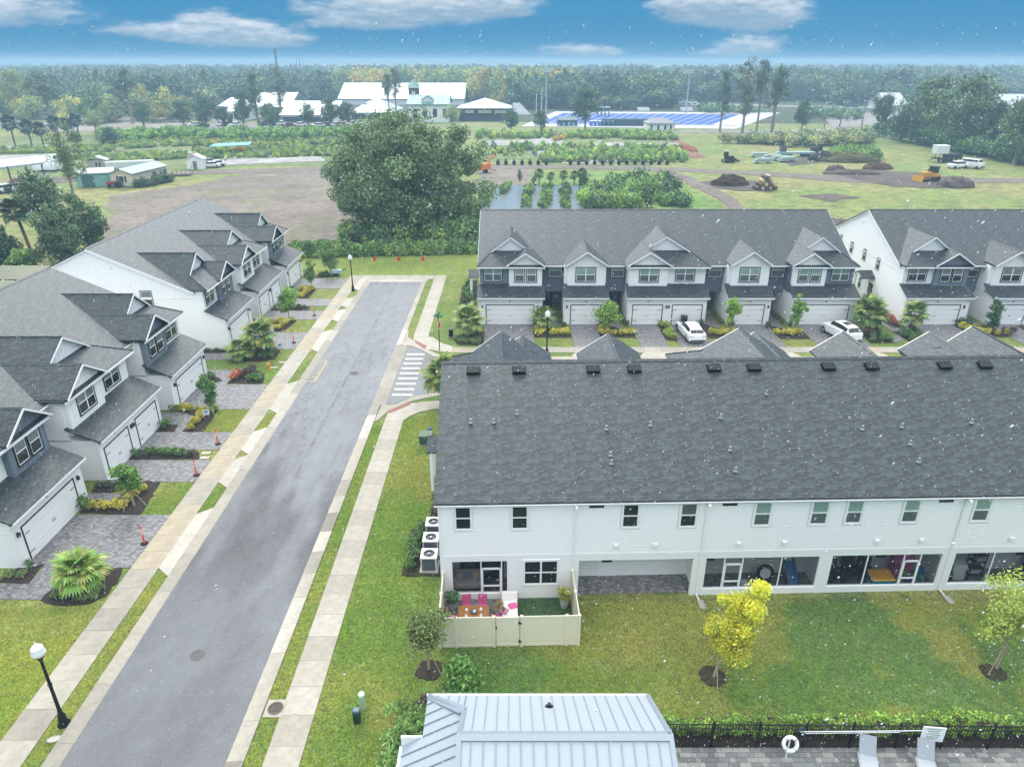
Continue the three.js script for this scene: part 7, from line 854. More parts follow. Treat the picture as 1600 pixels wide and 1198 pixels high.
{ const t = placeAt('bleachers', 'grey grandstand bleachers right of the pavilion', 'bleachers', 815, 179), m = sizeAt(815, 179); for (let k = 0; k < 8; k++) obj('tier', bx(-14 * m, 14 * m - k * 2.2 * m, 0, (k + 1) * 1.9 * m, -k * 2.2 - 2.2, -k * 2.2), std(0xc5c8c6, .7), t); const b = placeAt('bleachers', 'dark stand with a crowd-coloured row along the near side of the blue turf', 'bleachers', 985, 196), n = sizeAt(985, 196); for (let k = 0; k < 5; k++) obj('tier', bx(-44 * n, 32 * n, 0, (5 - k) * 2.1 * n, -k * 2 - 2, -k * 2), std([0x39505f, 0x4d4a4c, 0x5d5c62, 0x44535f, 0x51616d][k], .8), b); obj('rail', [bx(-44 * n, 32 * n, 10 * n, 11.4 * n, -.2, .1)], std(0x8aa1b2, .5), b);
  const p = placeAt('press_box', 'grey press box on posts behind the blue turf', 'press box', 943, 181), q = sizeAt(943, 181); obj('cabin', bx(-10 * q, 10 * q, 7 * q, 14 * q, -4, 0), std(0xa9b6bf, .6), p); obj('window', bx(-9 * q, 9 * q, 9 * q, 12 * q, 0, .2), M.glassDark, p); obj('post', [-9, -3, 3, 9].map((x) => bx(x * q - .3, x * q + .3, 0, 7 * q, -2, -1)), M.galv, p); for (const [x, l] of [[1007, 'left'], [1075, 'right']]) { const s = placeAt('small_bleachers', `${l} small pale bleachers on the far side of the blue turf`, 'bleachers', x, 173), w = sizeAt(x, 173); for (let k = 0; k < 4; k++) obj('tier', bx(-9 * w, 9 * w, 0, (k + 1) * 1.3 * w, -k * 1.4 - 1.4, -k * 1.4), std(0xc9cfd2, .6), s); } }
for (let k = 0; k < 6; k++) { const t = placeAt('blue_cabin', 'small blue portable toilet in the row before the blue turf', 'portable toilet', 924 + k * 6.6, 196, 0, 'blue portable toilets before the blue turf'), m = sizeAt(924, 196); obj('cabin', bx(-2.1 * m, 2.1 * m, 0, 7 * m, -3, 0), std(0x2f6fc0, .5), t); obj('roof', bx(-2.2 * m, 2.2 * m, 7 * m, 7.8 * m, -3.1, .1), M.tarpWhite, t); obj('door', bx(-1.1 * m, 1.1 * m, .6, 6 * m, 0, .12), std(0x4c87cc, .5), t); }
{ const t = placeAt('field_house', 'dark blue equipment shed left of the portable toilets', 'shed', 887, 196), m = sizeAt(887, 196); obj('wall', bx(-15 * m, 15 * m, 0, 9 * m, -8, 0), std(0x2a5572, .7), t); obj('roof', slab([[-15 * m, 9 * m, .5], [15 * m, 9 * m, .5], [15 * m, 12 * m, -9], [-15 * m, 12 * m, -9]], .3), std(0x4a5960, .6), t); obj('door', [-8, 0, 7].map((x) => bx(x * m, (x + 4) * m, 0, 6 * m, 0, .15)), std(0x8aa6b4, .6), t);
  const s = placeAt('pool_building', 'small white building with grey hipped roof and dark doors before the blue turf', 'building', 1033, 203), n = sizeAt(1033, 203), W = 21 * n, h = 11 * n; obj('wall', uvBox(bx(-W, W, 0, h, -10, 0)), M.whiteFlat, s); const e = [[-W * 1.05, .6], [W * 1.05, .6], [W * 1.05, -10.6], [-W * 1.05, -10.6]], r = [[-W * .35, -5], [W * .35, -5]]; obj('roof', [slab([[...[e[0][0], h, e[0][1]]], [e[1][0], h, e[1][1]], [r[1][0], h + 7 * n, -5], [r[0][0], h + 7 * n, -5]], .3), slab([[e[2][0], h, e[2][1]], [e[3][0], h, e[3][1]], [r[0][0], h + 7 * n, -5], [r[1][0], h + 7 * n, -5]], .3), slab([[e[0][0], h, e[0][1]], [r[0][0], h + 7 * n, -5], [e[3][0], h, e[3][1]]], .3), slab([[e[1][0], h, e[1][1]], [r[1][0], h + 7 * n, -5], [e[2][0], h, e[2][1]]], .3)], std(0x8a8c8e, .7), s); for (const x of [-.72, -.2, .3, .72]) obj('doorway', bx(x * W - 1.4 * n, x * W + 1.4 * n, 0, 8 * n, 0, .12), M.black, s); }
function mast(name, label, cat, px, py, hpx, w, m0, arms) { const t = placeAt(name, label, cat, px, py), m = sizeAt(px, py), h = hpx * m; obj('pole', cyl(w, w * .6, h, 0, 0, 0, 8), m0, t); if (arms) arms(t, m, h); return t; }
const lights = (t, m, h) => { obj('crossarm', [box(12 * m, .5, .4, 0, h - 1 * m, 0), box(12 * m, .5, .4, 0, h - 4 * m, 0)], M.galv, t); for (let k = -2; k <= 2; k++) for (const y of [1, 4]) obj('floodlight', box(1.6 * m, 1.5 * m, .5, k * 2.7 * m, h - y * m + .2, .5), M.tarpWhite, t); };
mast('floodlight_mast', 'floodlight mast behind the round tree left of the blue turf', 'floodlight', 853, 181, 68, .45, M.galv, lights); mast('floodlight_mast', 'floodlight mast behind the far side of the blue turf', 'floodlight', 1072, 176, 62, .5, M.galv, lights); mast('goal_post', 'thin white pole left of the floodlight mast', 'pole', 838, 176, 27, .2, M.trim, (t, m, h) => obj('cap', new THREE.SphereGeometry(.35, 8, 6).translate(0, h, 0), M.trim, t)); mast('goal_post', 'taller white pole next to the floodlight mast', 'pole', 846, 178, 34, .22, M.trim, (t, m, h) => obj('cap', new THREE.SphereGeometry(.35, 8, 6).translate(0, h, 0), M.trim, t));
const wires = (t, m, h) => { obj('crossarm', box(8 * m, .4, .4, 0, h - 2 * m, 0), M.bark, t); obj('insulator', [-3, 0, 3].map((x) => cyl(.18, .12, .6, x * m, h - 1.7 * m, 0, 6)), M.trim, t); };
mast('utility_pole', 'utility pole right of the lone forked oak', 'utility pole', 1288, 201, 40, .25, M.barkGrey, wires); mast('utility_pole', 'slightly leaning utility pole in the middle of the lane', 'utility pole', 1312, 197, 36, .3, M.bark, wires).rotation.z = -.1; mast('utility_pole', 'utility pole left of the slim tree by the big oaks', 'utility pole', 1346, 201, 42, .3, M.barkGrey, wires); mast('utility_pole', 'grey utility pole left of the two pines by the school', 'utility pole', 574, 196, 34, .3, M.galv, wires);
{ const t = placeAt('radio_mast', 'tall dark lattice mast on the horizon left of centre', 'mast', 441, 175), m = sizeAt(441, 175), h = 91 * m; const g = []; for (const [a, b] of [[-1, -1], [1, -1], [0, 1]]) g.push(rod([a * .8, 0, b * .8], [a * .4, h, b * .4], .16, .12, 5)); obj('leg', g, std(0x4b4f52, .7), t); const br = []; for (let k = 0; k < 22; k++) { const y = k / 22 * h, y2 = (k + 1) / 22 * h, s = k % 2 ? 1 : -1; br.push(rod([-.6 * s, y, -.6], [.6 * s, y2, -.6], .09, .09, 4), rod([-.6 * s, y, -.6], [0, y2, .6], .09, .09, 4)); } obj('brace', br, std(0x4b4f52, .7), t); for (const [x, l] of [[468, 'left'], [473, 'second'], [478, 'right']]) { const c = placeAt('chimney_stack', `${l} of three thin grey stacks on the horizon`, 'chimney', x, 140), n = sizeAt(x, 140); obj('shaft', cyl(.5 * n, .35 * n, 50 * n, 0, 0, 0, 8), std(0x7d868c, .8), c); obj('cap', cyl(.42 * n, .42 * n, 1 * n, 0, 50 * n, 0, 8), std(0x6b7479, .8), c); } }
// parked cars at the school: simple bodies, too small to show more
function smallCar(label, px, py, col, turn = 0, group, s = 1) { const t = placeAt('parked_car', label, 'car', px, py, turn, group); obj('body', [new RoundedBoxGeometry(4.5, .75, 1.8, 2, .2).translate(0, .65, 0)], std(col, .3), t); obj('cabin', [new RoundedBoxGeometry(2.5, .62, 1.6, 2, .2).translate(.2, 1.2, 0)], M.glassDark, t); obj('roof', new RoundedBoxGeometry(1.9, .1, 1.5, 2, .04).translate(.2, 1.5, 0), std(col, .3), t); for (const a of [-1.4, 1.4]) for (const b of [-.85, .85]) obj('wheel', cyl(.33, .33, .2, 0, -.1, 0, 12).rotateX(Math.PI / 2).translate(a, .33, b), M.tyre, t); t.scale.setScalar(s); return t; }
const cc = [0xdfe2e4, 0x2b2f33, 0xc7cbce, 0x7b1f22, 0xe6e8e9, 0x40474e]; [[304, 197], [316, 198], [346, 196], [357, 196], [368, 197], [410, 195], [420, 194], [430, 195], [439, 195], [452, 198], [468, 197], [475, 195], [497, 198], [510, 197], [523, 197], [534, 197]].forEach(([x, y], i) => smallCar(`${['white', 'black', 'silver', 'dark red', 'white', 'grey'][i % 6]} car, ${['first', 'second', 'third', 'fourth', 'fifth', 'sixth', 'seventh', 'eighth', 'ninth', 'tenth', 'eleventh', 'twelfth', 'thirteenth', 'fourteenth', 'fifteenth', 'last'][i]} from the left in the school parking line`, x, y, cc[i % 6], .4 + (i % 3) * .5, undefined, 1.25));
smallCar('white car beside the trees right of the school parking, left one', 548, 195, 0xe9ebec, 0, undefined, 1.2); smallCar('white car beside the trees right of the school parking, right one', 559, 194, 0xe9ebec, 0, undefined, 1.2); smallCar('white car on the distant road beyond the blue turf, left one', 1063, 161, 0xe4e7e9, 0, undefined, 1.6); smallCar('white car on the distant road beyond the blue turf, right one', 1080, 162, 0xe4e7e9, 0, undefined, 1.6); smallCar('dark car on the distant road right of the pines', 1330, 167, 0x4a525a, 0, undefined, 1.8);
smallCar('white car by the nursery shed, left one', 330, 260, 0xe8eaeb, .3); smallCar('silver car by the nursery shed, right one', 338, 258, 0xd4d8da, .5); smallCar('grey car behind the nursery shed', 324, 255, 0x9da3a8, .2);
// nursery yard at the left
{ const m = sizeAt(70, 282); const t = placeAt('carport', 'open carport with white metal roof at the left edge', 'carport', 18, 289, .0); const p = (x, y) => { const g = G(x, y), o = t.position; return [g.x - o.x, g.z - o.z]; }; const C = [[-40, 296], [18.5, 289], [70, 280], [20, 272], [-60, 282]].map((a) => p(...a)); const h = 4.1; obj('roof', slab([[C[0][0], h, C[0][1]], [C[2][0] + .8, h, C[2][1] + .2], [C[2][0] - 1, h + .9, C[2][1] - 9], [C[0][0] - 2, h + .9, C[0][1] - 9]], .2), roofW, t); for (const q of [[18.5, 288], [45.6, 283], [70, 279], [-8, 292]]) { const [x, z] = p(...q); obj('post', bx(x - .13, x + .13, 0, h + .05, z - .13, z + .13), std(0x6d5f52, .8), t); } obj('fascia', slab([[C[0][0], h - .02, C[0][1] + .04], [C[2][0] + .8, h - .02, C[2][1] + .24], [C[2][0] + .8, h - .4, C[2][1] + .24], [C[0][0], h - .4, C[0][1] + .04]], .05), M.galv, t);
  const heap = (name, label, cat, px, py, w, hh, d, m, seed) => { const o = placeAt(name, label, cat, px, py), g = new THREE.SphereGeometry(1, 40, 20, 0, 6.2832, 0, Math.PI / 2), q = g.attributes.position, n = fbm(seed, 6, 4, .6); for (let i = 0; i < q.count; i++) { const x = q.getX(i), y = q.getY(i), z = q.getZ(i), k = .72 + .6 * n(x * .4 + .5 + y * .2, z * .4 + .5); q.setXYZ(i, x * w * k, y * hh * (k + .5 * (n(x + .3, z + .1) - .5)), z * d * k); } g.computeVertexNormals(); obj('mass', uvBox(g), m, o); const b = [], r = R(seed); for (let k = 0; k < 40; k++) { const a = r() * 6.28, e = Math.sqrt(r()); b.push(new THREE.DodecahedronGeometry(.12 + r() * .3, 0).translate(Math.cos(a) * w * e * .85, hh * (1 - e * e) * .75, Math.sin(a) * d * e * .85)); } const c = obj('clod', b, m, o); c.userData.kind = 'stuff'; return o; };
  const earth = std(0xffffff, .95, { map: tex(256, (u, v) => { const k = .36 + (N.d(u * 2, v * 2) - .5) * .3 + (N.e(u, v) - .5) * .2; return [k, k * .9, k * .84]; }, 3) }), brown = std(0x77584a, .95, { map: concTex });
  heap('mulch_heap', 'heap of brown mulch under the white carport', 'mulch heap', 36, 289, 3, 1.9, 2, brown, 21); heap('dirt_pile', 'brown root and dirt pile left of the log stack', 'dirt pile', 1140, 287, 3.9, 2.0, 2.2, std(0x5c4a3c, .95, { map: concTex }), 22); heap('dirt_pile', 'dark dirt ridge in the middle of the right field', 'dirt pile', 1335, 270, 6.8, 1.1, 2.0, earth, 23); heap('dirt_pile', 'rounded dark dirt lump at the left end of the dirt ridge', 'dirt pile', 1306, 266, 2.3, 1.5, 1.6, earth, 24); heap('dirt_pile', 'conical dirt pile right of the yellow bulldozer', 'dirt pile', 1494, 289, 3.7, 2.0, 2.6, earth, 25); heap('dirt_pile', 'grey dirt slope at the left of the overgrown mound', 'dirt pile', 1284, 249, 3.6, 2.4, 2.4, std(0x55504d, .95, { map: concTex }), 26); heap('earth_mound', 'brown and green earth mound beside the grey dirt slope', 'earth mound', 1328, 250, 8.5, 2.3, 4, std(0x6f6b45, .95, { map: concTex }), 27); heap('root_pile', 'brown stump and root pile right of the overgrown mound', 'root pile', 1372, 262, 3.6, 1.5, 2.2, brown, 28); heap('clay_heap', 'long orange clay heap behind the nursery palms', 'clay heap', 1073, 231, 3, 1.0, 8, std(0xa4643f, .95, { map: concTex }), 29); heap('dirt_pile', 'low dirt heap behind the first gap between the rows', 'dirt pile', 1306, 352, 2.6, 1.3, 3.4, earth, 30);
  const s = placeAt('storage_shed', 'small teal shed with white roof left of the cream mobile home', 'shed', 150, 290, .35); obj('wall', uvBox(bx(-3.6, 3.6, 0, 3, -5.6, 0)), std(0x7fb0a8, .6), s); obj('roof', [slab([[-3.9, 3, .4], [3.9, 3, .4], [3.9, 3.7, -2.8], [-3.9, 3.7, -2.8]], .12), slab([[-3.9, 3, -6], [3.9, 3, -6], [3.9, 3.7, -2.8], [-3.9, 3.7, -2.8]], .12)], roofW, s); obj('door', bx(-2.6, -.2, 0, 2.5, 0, .06), std(0x46675f, .7), s); obj('gable', [-3.6, 3.6].map((x) => slab([[x, 3, 0], [x, 3, -5.6], [x, 3.6, -2.8]], .08)), std(0x7fb0a8, .6), s);
  const mh = placeAt('mobile_home', 'cream mobile home with grey-green roof and shuttered window', 'mobile home', 209, 291, .0), e = G(262, 277), v = new THREE.Vector3(e.x - mh.position.x, 0, e.z - mh.position.z), Lm = v.length(); mh.rotation.y = Math.atan2(-v.z, v.x); const Wm = 5.2, cream = siding(0xd9cfb4); obj('wall', uvBox(bx(0, Lm, .3, 3, -Wm, 0)), cream, mh); obj('skirting', bx(.05, Lm - .05, 0, .3, -Wm + .05, -.05), M.concGrey, mh); obj('gable', [0, Lm].map((x) => slab([[x, 3, 0], [x, 3, -Wm], [x, 3.9, -Wm / 2]], .06)), cream, mh); const gr = std(0x8fa69c, .6); obj('roof', [slab([[-.4, 2.95, .35], [Lm + .4, 2.95, .35], [Lm + .4, 3.95, -Wm / 2], [-.4, 3.95, -Wm / 2]], .12), slab([[-.4, 2.95, -Wm - .35], [Lm + .4, 2.95, -Wm - .35], [Lm + .4, 3.95, -Wm / 2], [-.4, 3.95, -Wm / 2]], .12)], gr, mh);
  for (const x of [Lm * .62, Lm * .78, Lm * .94]) { const w = obj('window', rectFrame(x - .45, x + .45, 1.2, 2.3, .1, 0, .05), M.trim, mh); obj('pane', bx(x - .45, x + .45, 1.2, 2.3, 0, .03), M.glassDark, w); obj('shutter', [bx(x - .82, x - .56, 1.15, 2.35, 0, .05), bx(x + .56, x + .82, 1.15, 2.35, 0, .05)], std(0x34544a, .7), w); } { const w = obj('window', bx(-.06, 0, 1.1, 2.4, -Wm * .62, -Wm * .38), M.trim, mh); obj('pane', bx(-.09, -.06, 1.18, 2.32, -Wm * .6, -Wm * .4), M.glassDark, w); obj('shutter', [bx(-.08, 0, 1.1, 2.4, -Wm * .72, -Wm * .64), bx(-.08, 0, 1.1, 2.4, -Wm * .36, -Wm * .28)], std(0x34544a, .7), w); } obj('front_door', bx(Lm * .72 - .2, Lm * .72 + .7, .3, 2.4, 0, .05), M.trim, mh);
  const dk = placeAt('wooden_deck', 'grey wooden deck with railing right of the mobile home', 'deck', 285, 272, .25); for (let k = 0; k < 12; k++) obj('board', box(.3, .08, 3, -2 + k * .34, .6, 0), std(0x8a7f78, .85), dk); obj('railing', [box(4.2, .08, .08, 0, 1.6, 1.5), box(4.2, .08, .08, 0, 1.1, 1.5), ...[-2, -1, 0, 1, 2].map((x) => box(.1, 1.6, .1, x, .8, 1.5)), box(.1, 2, .1, 2, 1, -1.5)], std(0x6f6661, .85), dk);
  const ws = placeAt('garden_shed', 'small white shed with pitched roof at the nursery edge', 'shed', 305, 263, .1); obj('wall', uvBox(bx(-2, 2, 0, 2.6, -3, 0)), M.whiteFlat, ws); obj('roof', [slab([[-2.3, 2.55, .3], [0, 3.7, .3], [0, 3.7, -3.3], [-2.3, 2.55, -3.3]], .1), slab([[2.3, 2.55, .3], [0, 3.7, .3], [0, 3.7, -3.3], [2.3, 2.55, -3.3]], .1)], roofW, ws); obj('gable', slab([[-2, 2.6, 0], [2, 2.6, 0], [0, 3.6, 0]], .08), M.whiteFlat, ws); obj('door', bx(-.5, .5, 0, 2, 0, .05), M.concGrey, ws);
  const ts = placeAt('garden_shed', 'tiny pale shed beside the row of white tanks', 'shed', 152, 263, .2); obj('wall', uvBox(bx(-2.2, 2.2, 0, 2.3, -2.6, 0)), M.concLight, ts); obj('roof', [slab([[-2.5, 2.25, .3], [0, 3.2, .3], [0, 3.2, -2.9], [-2.5, 2.25, -2.9]], .1), slab([[2.5, 2.25, .3], [0, 3.2, .3], [0, 3.2, -2.9], [2.5, 2.25, -2.9]], .1)], M.metalRoof, ts); obj('window', [bx(-.3, .1, .8, 1.7, 0, .05), bx(.5, .9, .8, 1.7, 0, .05)], M.glassDark, ts);
  for (let k = 0; k < 13; k++) { const b = placeAt('water_tank', 'white plastic tank in the long row behind the mobile home', 'tank', 170 + k * 5.6, 263.5 - k * .25, .1, 'row of white tanks behind the mobile home'); obj('shell', new RoundedBoxGeometry(1.25, 1.9, 1.25, 3, .3).translate(0, 1.1, 0), M.tarpWhite, b); obj('frame', [box(1.3, .06, 1.3, 0, .7, 0), box(1.3, .06, 1.3, 0, 1.4, 0), box(1.35, .14, 1.35, 0, .07, 0)], M.galv, b); }
  const tn = placeAt('fabric_shelter', 'rounded white fabric shelter behind the carport', 'shelter', 76, 265, .1); obj('cover', new THREE.CylinderGeometry(2.6, 2.6, 5, 18, 1, false, 0, Math.PI).rotateZ(Math.PI / 2).rotateY(0).translate(0, .5, 0), M.tarpWhite, tn); obj('frame', [rod([-2.5, 0, 2.6], [2.5, 0, 2.6], .06), rod([-2.5, 0, -2.6], [2.5, 0, -2.6], .06)], M.galv, tn);
  const bc = placeAt('shade_canopy', 'bright blue shade canopy on posts in the nursery', 'canopy', 362, 240, .12); obj('canopy', slab([[-5.6, 2.6, 2.6], [5.8, 2.9, 2.0], [5.6, 3.3, -2.8], [-5.2, 2.9, -2.4]], .06), std(0x5fa6d8, .6), bc); for (const [x, z] of [[-5.4, 2.4], [5.6, 1.9], [5.4, -2.6], [-5, -2.2]]) obj('post', bx(x - .07, x + .07, 0, 2.9, z - .07, z + .07), M.galv, bc);
  const tr = placeAt('farm_tractor', 'dark red utility tractor beside the mobile home', 'tractor', 178, 291, .5); obj('body', [new RoundedBoxGeometry(1.7, .7, .9, 2, .1).translate(-.5, 1.0, 0), new RoundedBoxGeometry(1.1, .4, 1.3, 2, .08).translate(.7, .9, 0)], std(0x8f2a26, .5), tr); obj('seat', [box(.5, .15, .5, .6, 1.2, 0), box(.1, .5, .5, .9, 1.4, 0)], M.tyre, tr); obj('roll_bar', [rod([.95, 1, .5], [.95, 2.2, .5], .05), rod([.95, 1, -.5], [.95, 2.2, -.5], .05), rod([.95, 2.2, .5], [.95, 2.2, -.5], .05)], M.metalBlack, tr); for (const [x, r] of [[-.95, .4], [.7, .65]]) for (const z of [-.75, .75]) obj('wheel', [new THREE.TorusGeometry(r * .7, r * .3, 8, 18).translate(x, r, z), cyl(r * .5, r * .5, .12, 0, -.06, 0, 12).rotateX(Math.PI / 2).translate(x, r, z)], M.tyre, tr);
  for (const [x, y, c, l] of [[6, 299, 0xe3e6e8, 'white pickup partly cut by the left picture edge'], [22, 297, 0x30363c, 'dark car under the left trees by the carport'], [37, 296, 0xe7e9ea, 'white van below the carport at the left'], [64, 285, 0x53606a, 'grey car behind the posts of the carport']]) smallCar(l, x, y, c, 1.2, undefined, 1.15);
  // machines and loads in the right field
  const track = (t, x0, x1, z, r) => { obj('track', [new RoundedBoxGeometry(x1 - x0, r * 2, .55, 3, r * .8).translate((x0 + x1) / 2, r, z)], M.tyre, t); };
  const dz = placeAt('bulldozer', 'yellow bulldozer with dark cab on the dirt in the right field', 'bulldozer', 1452, 281, .12); for (const z of [-1.1, 1.1]) track(dz, -2, 2, z, .55); obj('hull', [new RoundedBoxGeometry(2.6, 1.1, 1.5, 3, .12).translate(-.7, 1.5, 0), new RoundedBoxGeometry(2, .8, 2.2, 3, .1).translate(.9, 1.3, 0)], M.yellow, dz); obj('cab', new RoundedBoxGeometry(1.5, 1.4, 1.5, 3, .1).translate(.75, 2.5, 0), M.glassDark, dz); obj('cab_roof', box(1.9, .14, 1.9, .75, 3.25, 0), std(0x3a4445, .6), dz); obj('blade', [slab([[-3, .1, -1.9], [-3, .1, 1.9], [-2.75, 1.35, 1.9], [-2.75, 1.35, -1.9]], .15), rod([-2.8, .7, 1.3], [-.6, .8, 1.3], .12), rod([-2.8, .7, -1.3], [-.6, .8, -1.3], .12)], M.yellow, dz); obj('exhaust', cyl(.08, .08, .9, -.9, 2, .3, 8), M.metalBlack, dz);
  const or = placeAt('wood_chipper', 'orange machine half hidden at the right edge of the huge oak', 'machine', 757, 268, .3); obj('hopper', [new RoundedBoxGeometry(3, 1.5, 1.8, 2, .1).translate(0, 1.5, 0), slab([[-2.6, 2.4, -.9], [-1.4, 1.7, -.9], [-1.4, 1.7, .9], [-2.6, 2.4, .9]], .15)], std(0xe0801f, .5), or); obj('chute', [rod([1, 2.2, 0], [1.6, 3.6, 0], .3, .25, 8), rod([1.6, 3.6, 0], [2.6, 3.9, 0], .25, .25, 8)], std(0xe0801f, .5), or); for (const z of [-.9, .9]) obj('wheel', cyl(.45, .45, .3, 0, -.15, 0, 14).rotateX(Math.PI / 2).translate(.2, .45, z), M.tyre, or); obj('drawbar', rod([1.4, .7, 0], [3, .5, 0], .08), M.metalBlack, or);
  const bm = placeAt('skid_loader', 'black tracked machine with seat at the left of the pipe stacks', 'machine', 1138, 252, .2); for (const z of [-.8, .8]) track(bm, -1.6, 1.6, z, .4); obj('body', [new RoundedBoxGeometry(2.4, 1, 1.3, 2, .1).translate(.2, 1.2, 0), new RoundedBoxGeometry(.9, 1.3, 1.2, 2, .1).translate(-.8, 2.1, 0)], M.metalBlack, bm); obj('canopy', box(1.5, .12, 1.4, -.8, 3.1, 0), M.galv, bm); obj('arm', [rod([1.2, 1.2, .7], [2.6, .5, .7], .12), rod([1.2, 1.2, -.7], [2.6, .5, -.7], .12), box(.5, .4, 1.8, 2.8, .4, 0)], M.metalBlack, bm);
  const ex = placeAt('excavator', 'dark machine perched on the grey slope of the mound', 'excavator', 1276, 240, .1); for (const z of [-1, 1]) track(ex, -1.9, 1.9, z, .45); obj('house', [new RoundedBoxGeometry(2.8, 1.2, 2.2, 2, .1).translate(-.3, 1.6, 0), new RoundedBoxGeometry(1.1, 1.4, 1, 2, .1).translate(.6, 2.4, .5)], std(0x33383c, .6), ex); obj('boom', [rod([1, 1.8, -.3], [3.2, 4.2, -.3], .22, .18, 6), rod([3.2, 4.2, -.3], [4.8, 2.6, -.3], .18, .12, 6)], std(0x33383c, .6), ex); obj('bucket', new RoundedBoxGeometry(.8, .7, .9, 2, .1).translate(4.9, 2.3, -.3), std(0x2a2d30, .7), ex);
  const pal = std(0x9fb5ad, .6), pal2 = std(0xc2d1cb, .6); [[1186, 244], [1206, 247], [1192, 253], [1222, 243], [1219, 249], [1230, 251]].forEach(([x, y], i) => { const t = placeAt('pipe_stack', `pale green stack of long panels on the grass, ${['farthest left', 'centre', 'nearest left', 'farthest right', 'second from the right', 'nearest right'][i]}`, 'stack', x, y, .1 + i * .03); for (let k = 0; k < 4; k++) obj('panel', box(5.5 - k * .4, .16, 1.6, (k % 2) * .3, .45 + k * .24, 0), k % 2 ? pal : pal2, t); obj('bearer', [box(.2, .35, 1.6, -1.6, .18, 0), box(.2, .35, 1.6, 1.6, .18, 0)], M.bark, t); });
  const fl = placeAt('flatbed_trailer', 'long low pale flatbed trailer left of the mound', 'trailer', 1242, 243, .03); obj('bed', box(11, .5, 2.4, 0, 1.1, 0), std(0x9cb2b4, .6), fl); obj('headboard', [box(.2, 1.8, 2.3, -4.2, 2.1, 0), box(.2, 1.8, 2.3, -3.2, 2.1, 0)], std(0x50565a, .7), fl); for (const x of [2.4, 3.6]) for (const z of [-1, 1]) obj('wheel', cyl(.48, .48, .3, 0, -.15, 0, 14).rotateX(Math.PI / 2).translate(x, .48, z), M.tyre, fl);
  const lg = placeAt('log_stack', 'stack of pale-ended logs and stone blocks by the field track', 'log stack', 1196, 294, .1); const endM = std(0xcdb08c, .8), r = R(44); for (let row = 0; row < 4; row++) for (let k = 0; k < 5 - row; k++) { const x = (k - (4 - row) / 2) * .95, y = .45 + row * .75; const g = obj('log', cyl(.44, .4, 2.2, 0, -1.1, 0, 10).rotateX(Math.PI / 2).rotateY((r() - .5) * .3).translate(x, y, (r() - .5) * .5), r() > .4 ? endM : M.bark, lg); }
  const bt = placeAt('box_trailer', 'white box body standing on a dark flatbed in the right field', 'trailer', 1470, 252, .05); obj('box', new RoundedBoxGeometry(3.6, 2.2, 2.3, 2, .08).translate(0, 3.3, -1), M.tarpWhite, bt); obj('bed', [box(5.4, .25, 2.4, .6, 1.1, 0), ...[-1, .2, 1.4, 2.6].map((x) => box(.1, 1.1, .1, x, 1.7, -1.1))], std(0x2f3438, .7), bt); for (const x of [.2, 1.4]) for (const z of [-1, 1]) obj('wheel', cyl(.45, .45, .3, 0, -.15, 0, 14).rotateX(Math.PI / 2).translate(x, .45, z), M.tyre, bt); obj('drawbar', rod([-2, 1, 0], [-3.4, .5, 0], .1), M.metalBlack, bt);
  const dt = placeAt('dump_trailer', 'dark dump trailer behind the white pickup in the right field', 'trailer', 1490, 252, .1); obj('tub', new RoundedBoxGeometry(4.4, 1.3, 2.1, 2, .06).translate(0, 1.5, -.8), std(0x24282b, .6), dt); for (const x of [-.6, .6]) for (const z of [-1.8, .2]) obj('wheel', cyl(.42, .42, .3, 0, -.15, 0, 14).rotateX(Math.PI / 2).translate(x, .42, z), M.tyre, dt);
  smallCar('white pickup car in front of the dark dump trailer in the right field', 1496, 261, 0xeef0f1, .25, undefined, 1.15);
  const vn = placeAt('white_van', 'white van at the right end of the vehicles in the right field', 'van', 1519, 261, Math.PI / 2 + .6); obj('body', [new RoundedBoxGeometry(5.2, 1.2, 2, 3, .2).translate(0, 1.0, 0), new RoundedBoxGeometry(4.2, 1, 1.9, 3, .25).translate(.3, 1.9, 0)], M.whitePaint, vn); obj('window', [box(3.6, .5, 1.93, .3, 1.95, 0), box(4.26, .5, 1.6, .3, 1.95, 0)], M.glassDark, vn); for (const x of [-1.6, 1.6]) for (const z of [-.95, .95]) obj('wheel', cyl(.38, .38, .25, 0, -.12, 0, 14).rotateX(Math.PI / 2).translate(x, .38, z), M.tyre, vn); obj('bumper', [box(.15, .3, 1.9, -2.6, .55, 0), box(.15, .3, 1.9, 2.6, .55, 0)], M.tyre, vn);
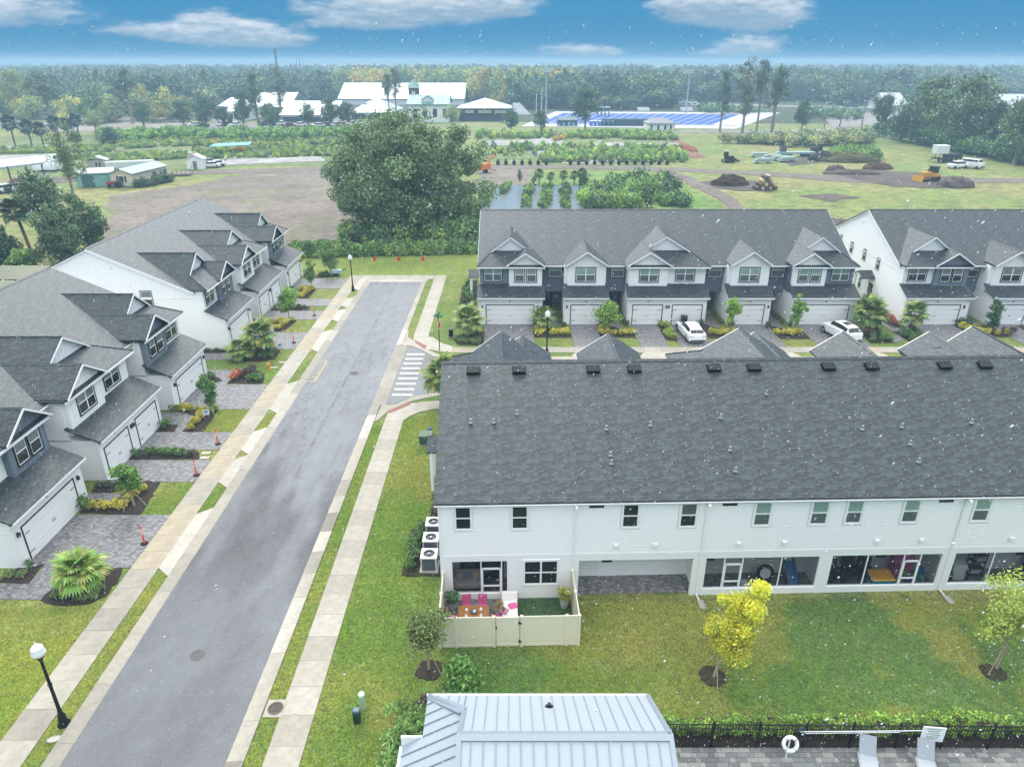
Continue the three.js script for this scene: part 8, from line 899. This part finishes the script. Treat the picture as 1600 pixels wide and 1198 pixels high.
  for (let k = 0; k < 22; k++) { if (k > 6 && k < 9) continue; const t = placeAt('plant_pot', 'black nursery pot with a small plant in the row along the dirt road', 'plant pot', 778 + k * 12.6, 255.6, 0, 'black nursery pots along the dirt road'); obj('pot', cyl(.42, .55, .9, 0, 0, 0, 10), M.tyre, t); obj('foliage', shrubs.green[k % 3], M.leaf, t).position.y = .8; }
  for (const [x, y, h, l] of [[842, 287, 24, 'young palm with pale stem left on the bright grass by the pond'], [860, 288, 20, 'young palm second from the left by the pond'], [880, 287, 22, 'young palm third from the left by the pond'], [897, 287, 21, 'young palm fourth from the left by the pond'], [908, 286, 24, 'young palm right above the pond']]) { const p = G(x, y), m = pxm(p); palm('young_palm', l, [p.x, -.3, p.z], h * m * .7, h * m * .45, 14, 850 + x, { merge: 1, r: .09, wide: 1.4, col: [.1, .18, .06] }); }
  for (const [x, y, h, w, l] of [[812, 287, 22, 10, 'narrow dark conifer left on the bare dirt by the pond'], [834, 288, 13, 11, 'small dark round tree by the pond'], [912, 298, 32, 20, 'dark columnar tree at the right end of the pond'], [1005, 322, 30, 28, 'bright small tree among the bushes by the field track']]) farTree(l, x, y, h, w, 'round', 2);
}
// ---------------------------------------------------------------- the rain in the air between the camera and the houses
{
  const r = R(97), n = 14000, g = new THREE.SphereGeometry(1, 6, 5).scale(.5, 1.25, .5), m = new THREE.InstancedMesh(g, std(0xf4f7f9, .25), n), q = new THREE.Quaternion().setFromEuler(new THREE.Euler(.25, 0, -.5)); const up = new THREE.Color();  // white drop colour painted in place of the sky reflected in clear water
  for (let k = 0; k < n; k++) { const f = 1.3 + 17 * Math.pow(r(), .7), x = (r() * 2 - 1) * (1.6 + f * .95), y = Math.min(29.5, 25 + (r() - .97) * (f * 1.55)); const s = (.0030 + .0066 * r() ** 3) * (.5 + f / 11); m.setMatrixAt(k, new THREE.Matrix4().compose(new THREE.Vector3(x, y, -f), q, new THREE.Vector3(s, s, s))); }
  m.name = 'rain'; scene.add(m); stuff('rain', m, 'white rain drops falling through the air over the houses', 'rain');
}
renderer.render(scene, camera);
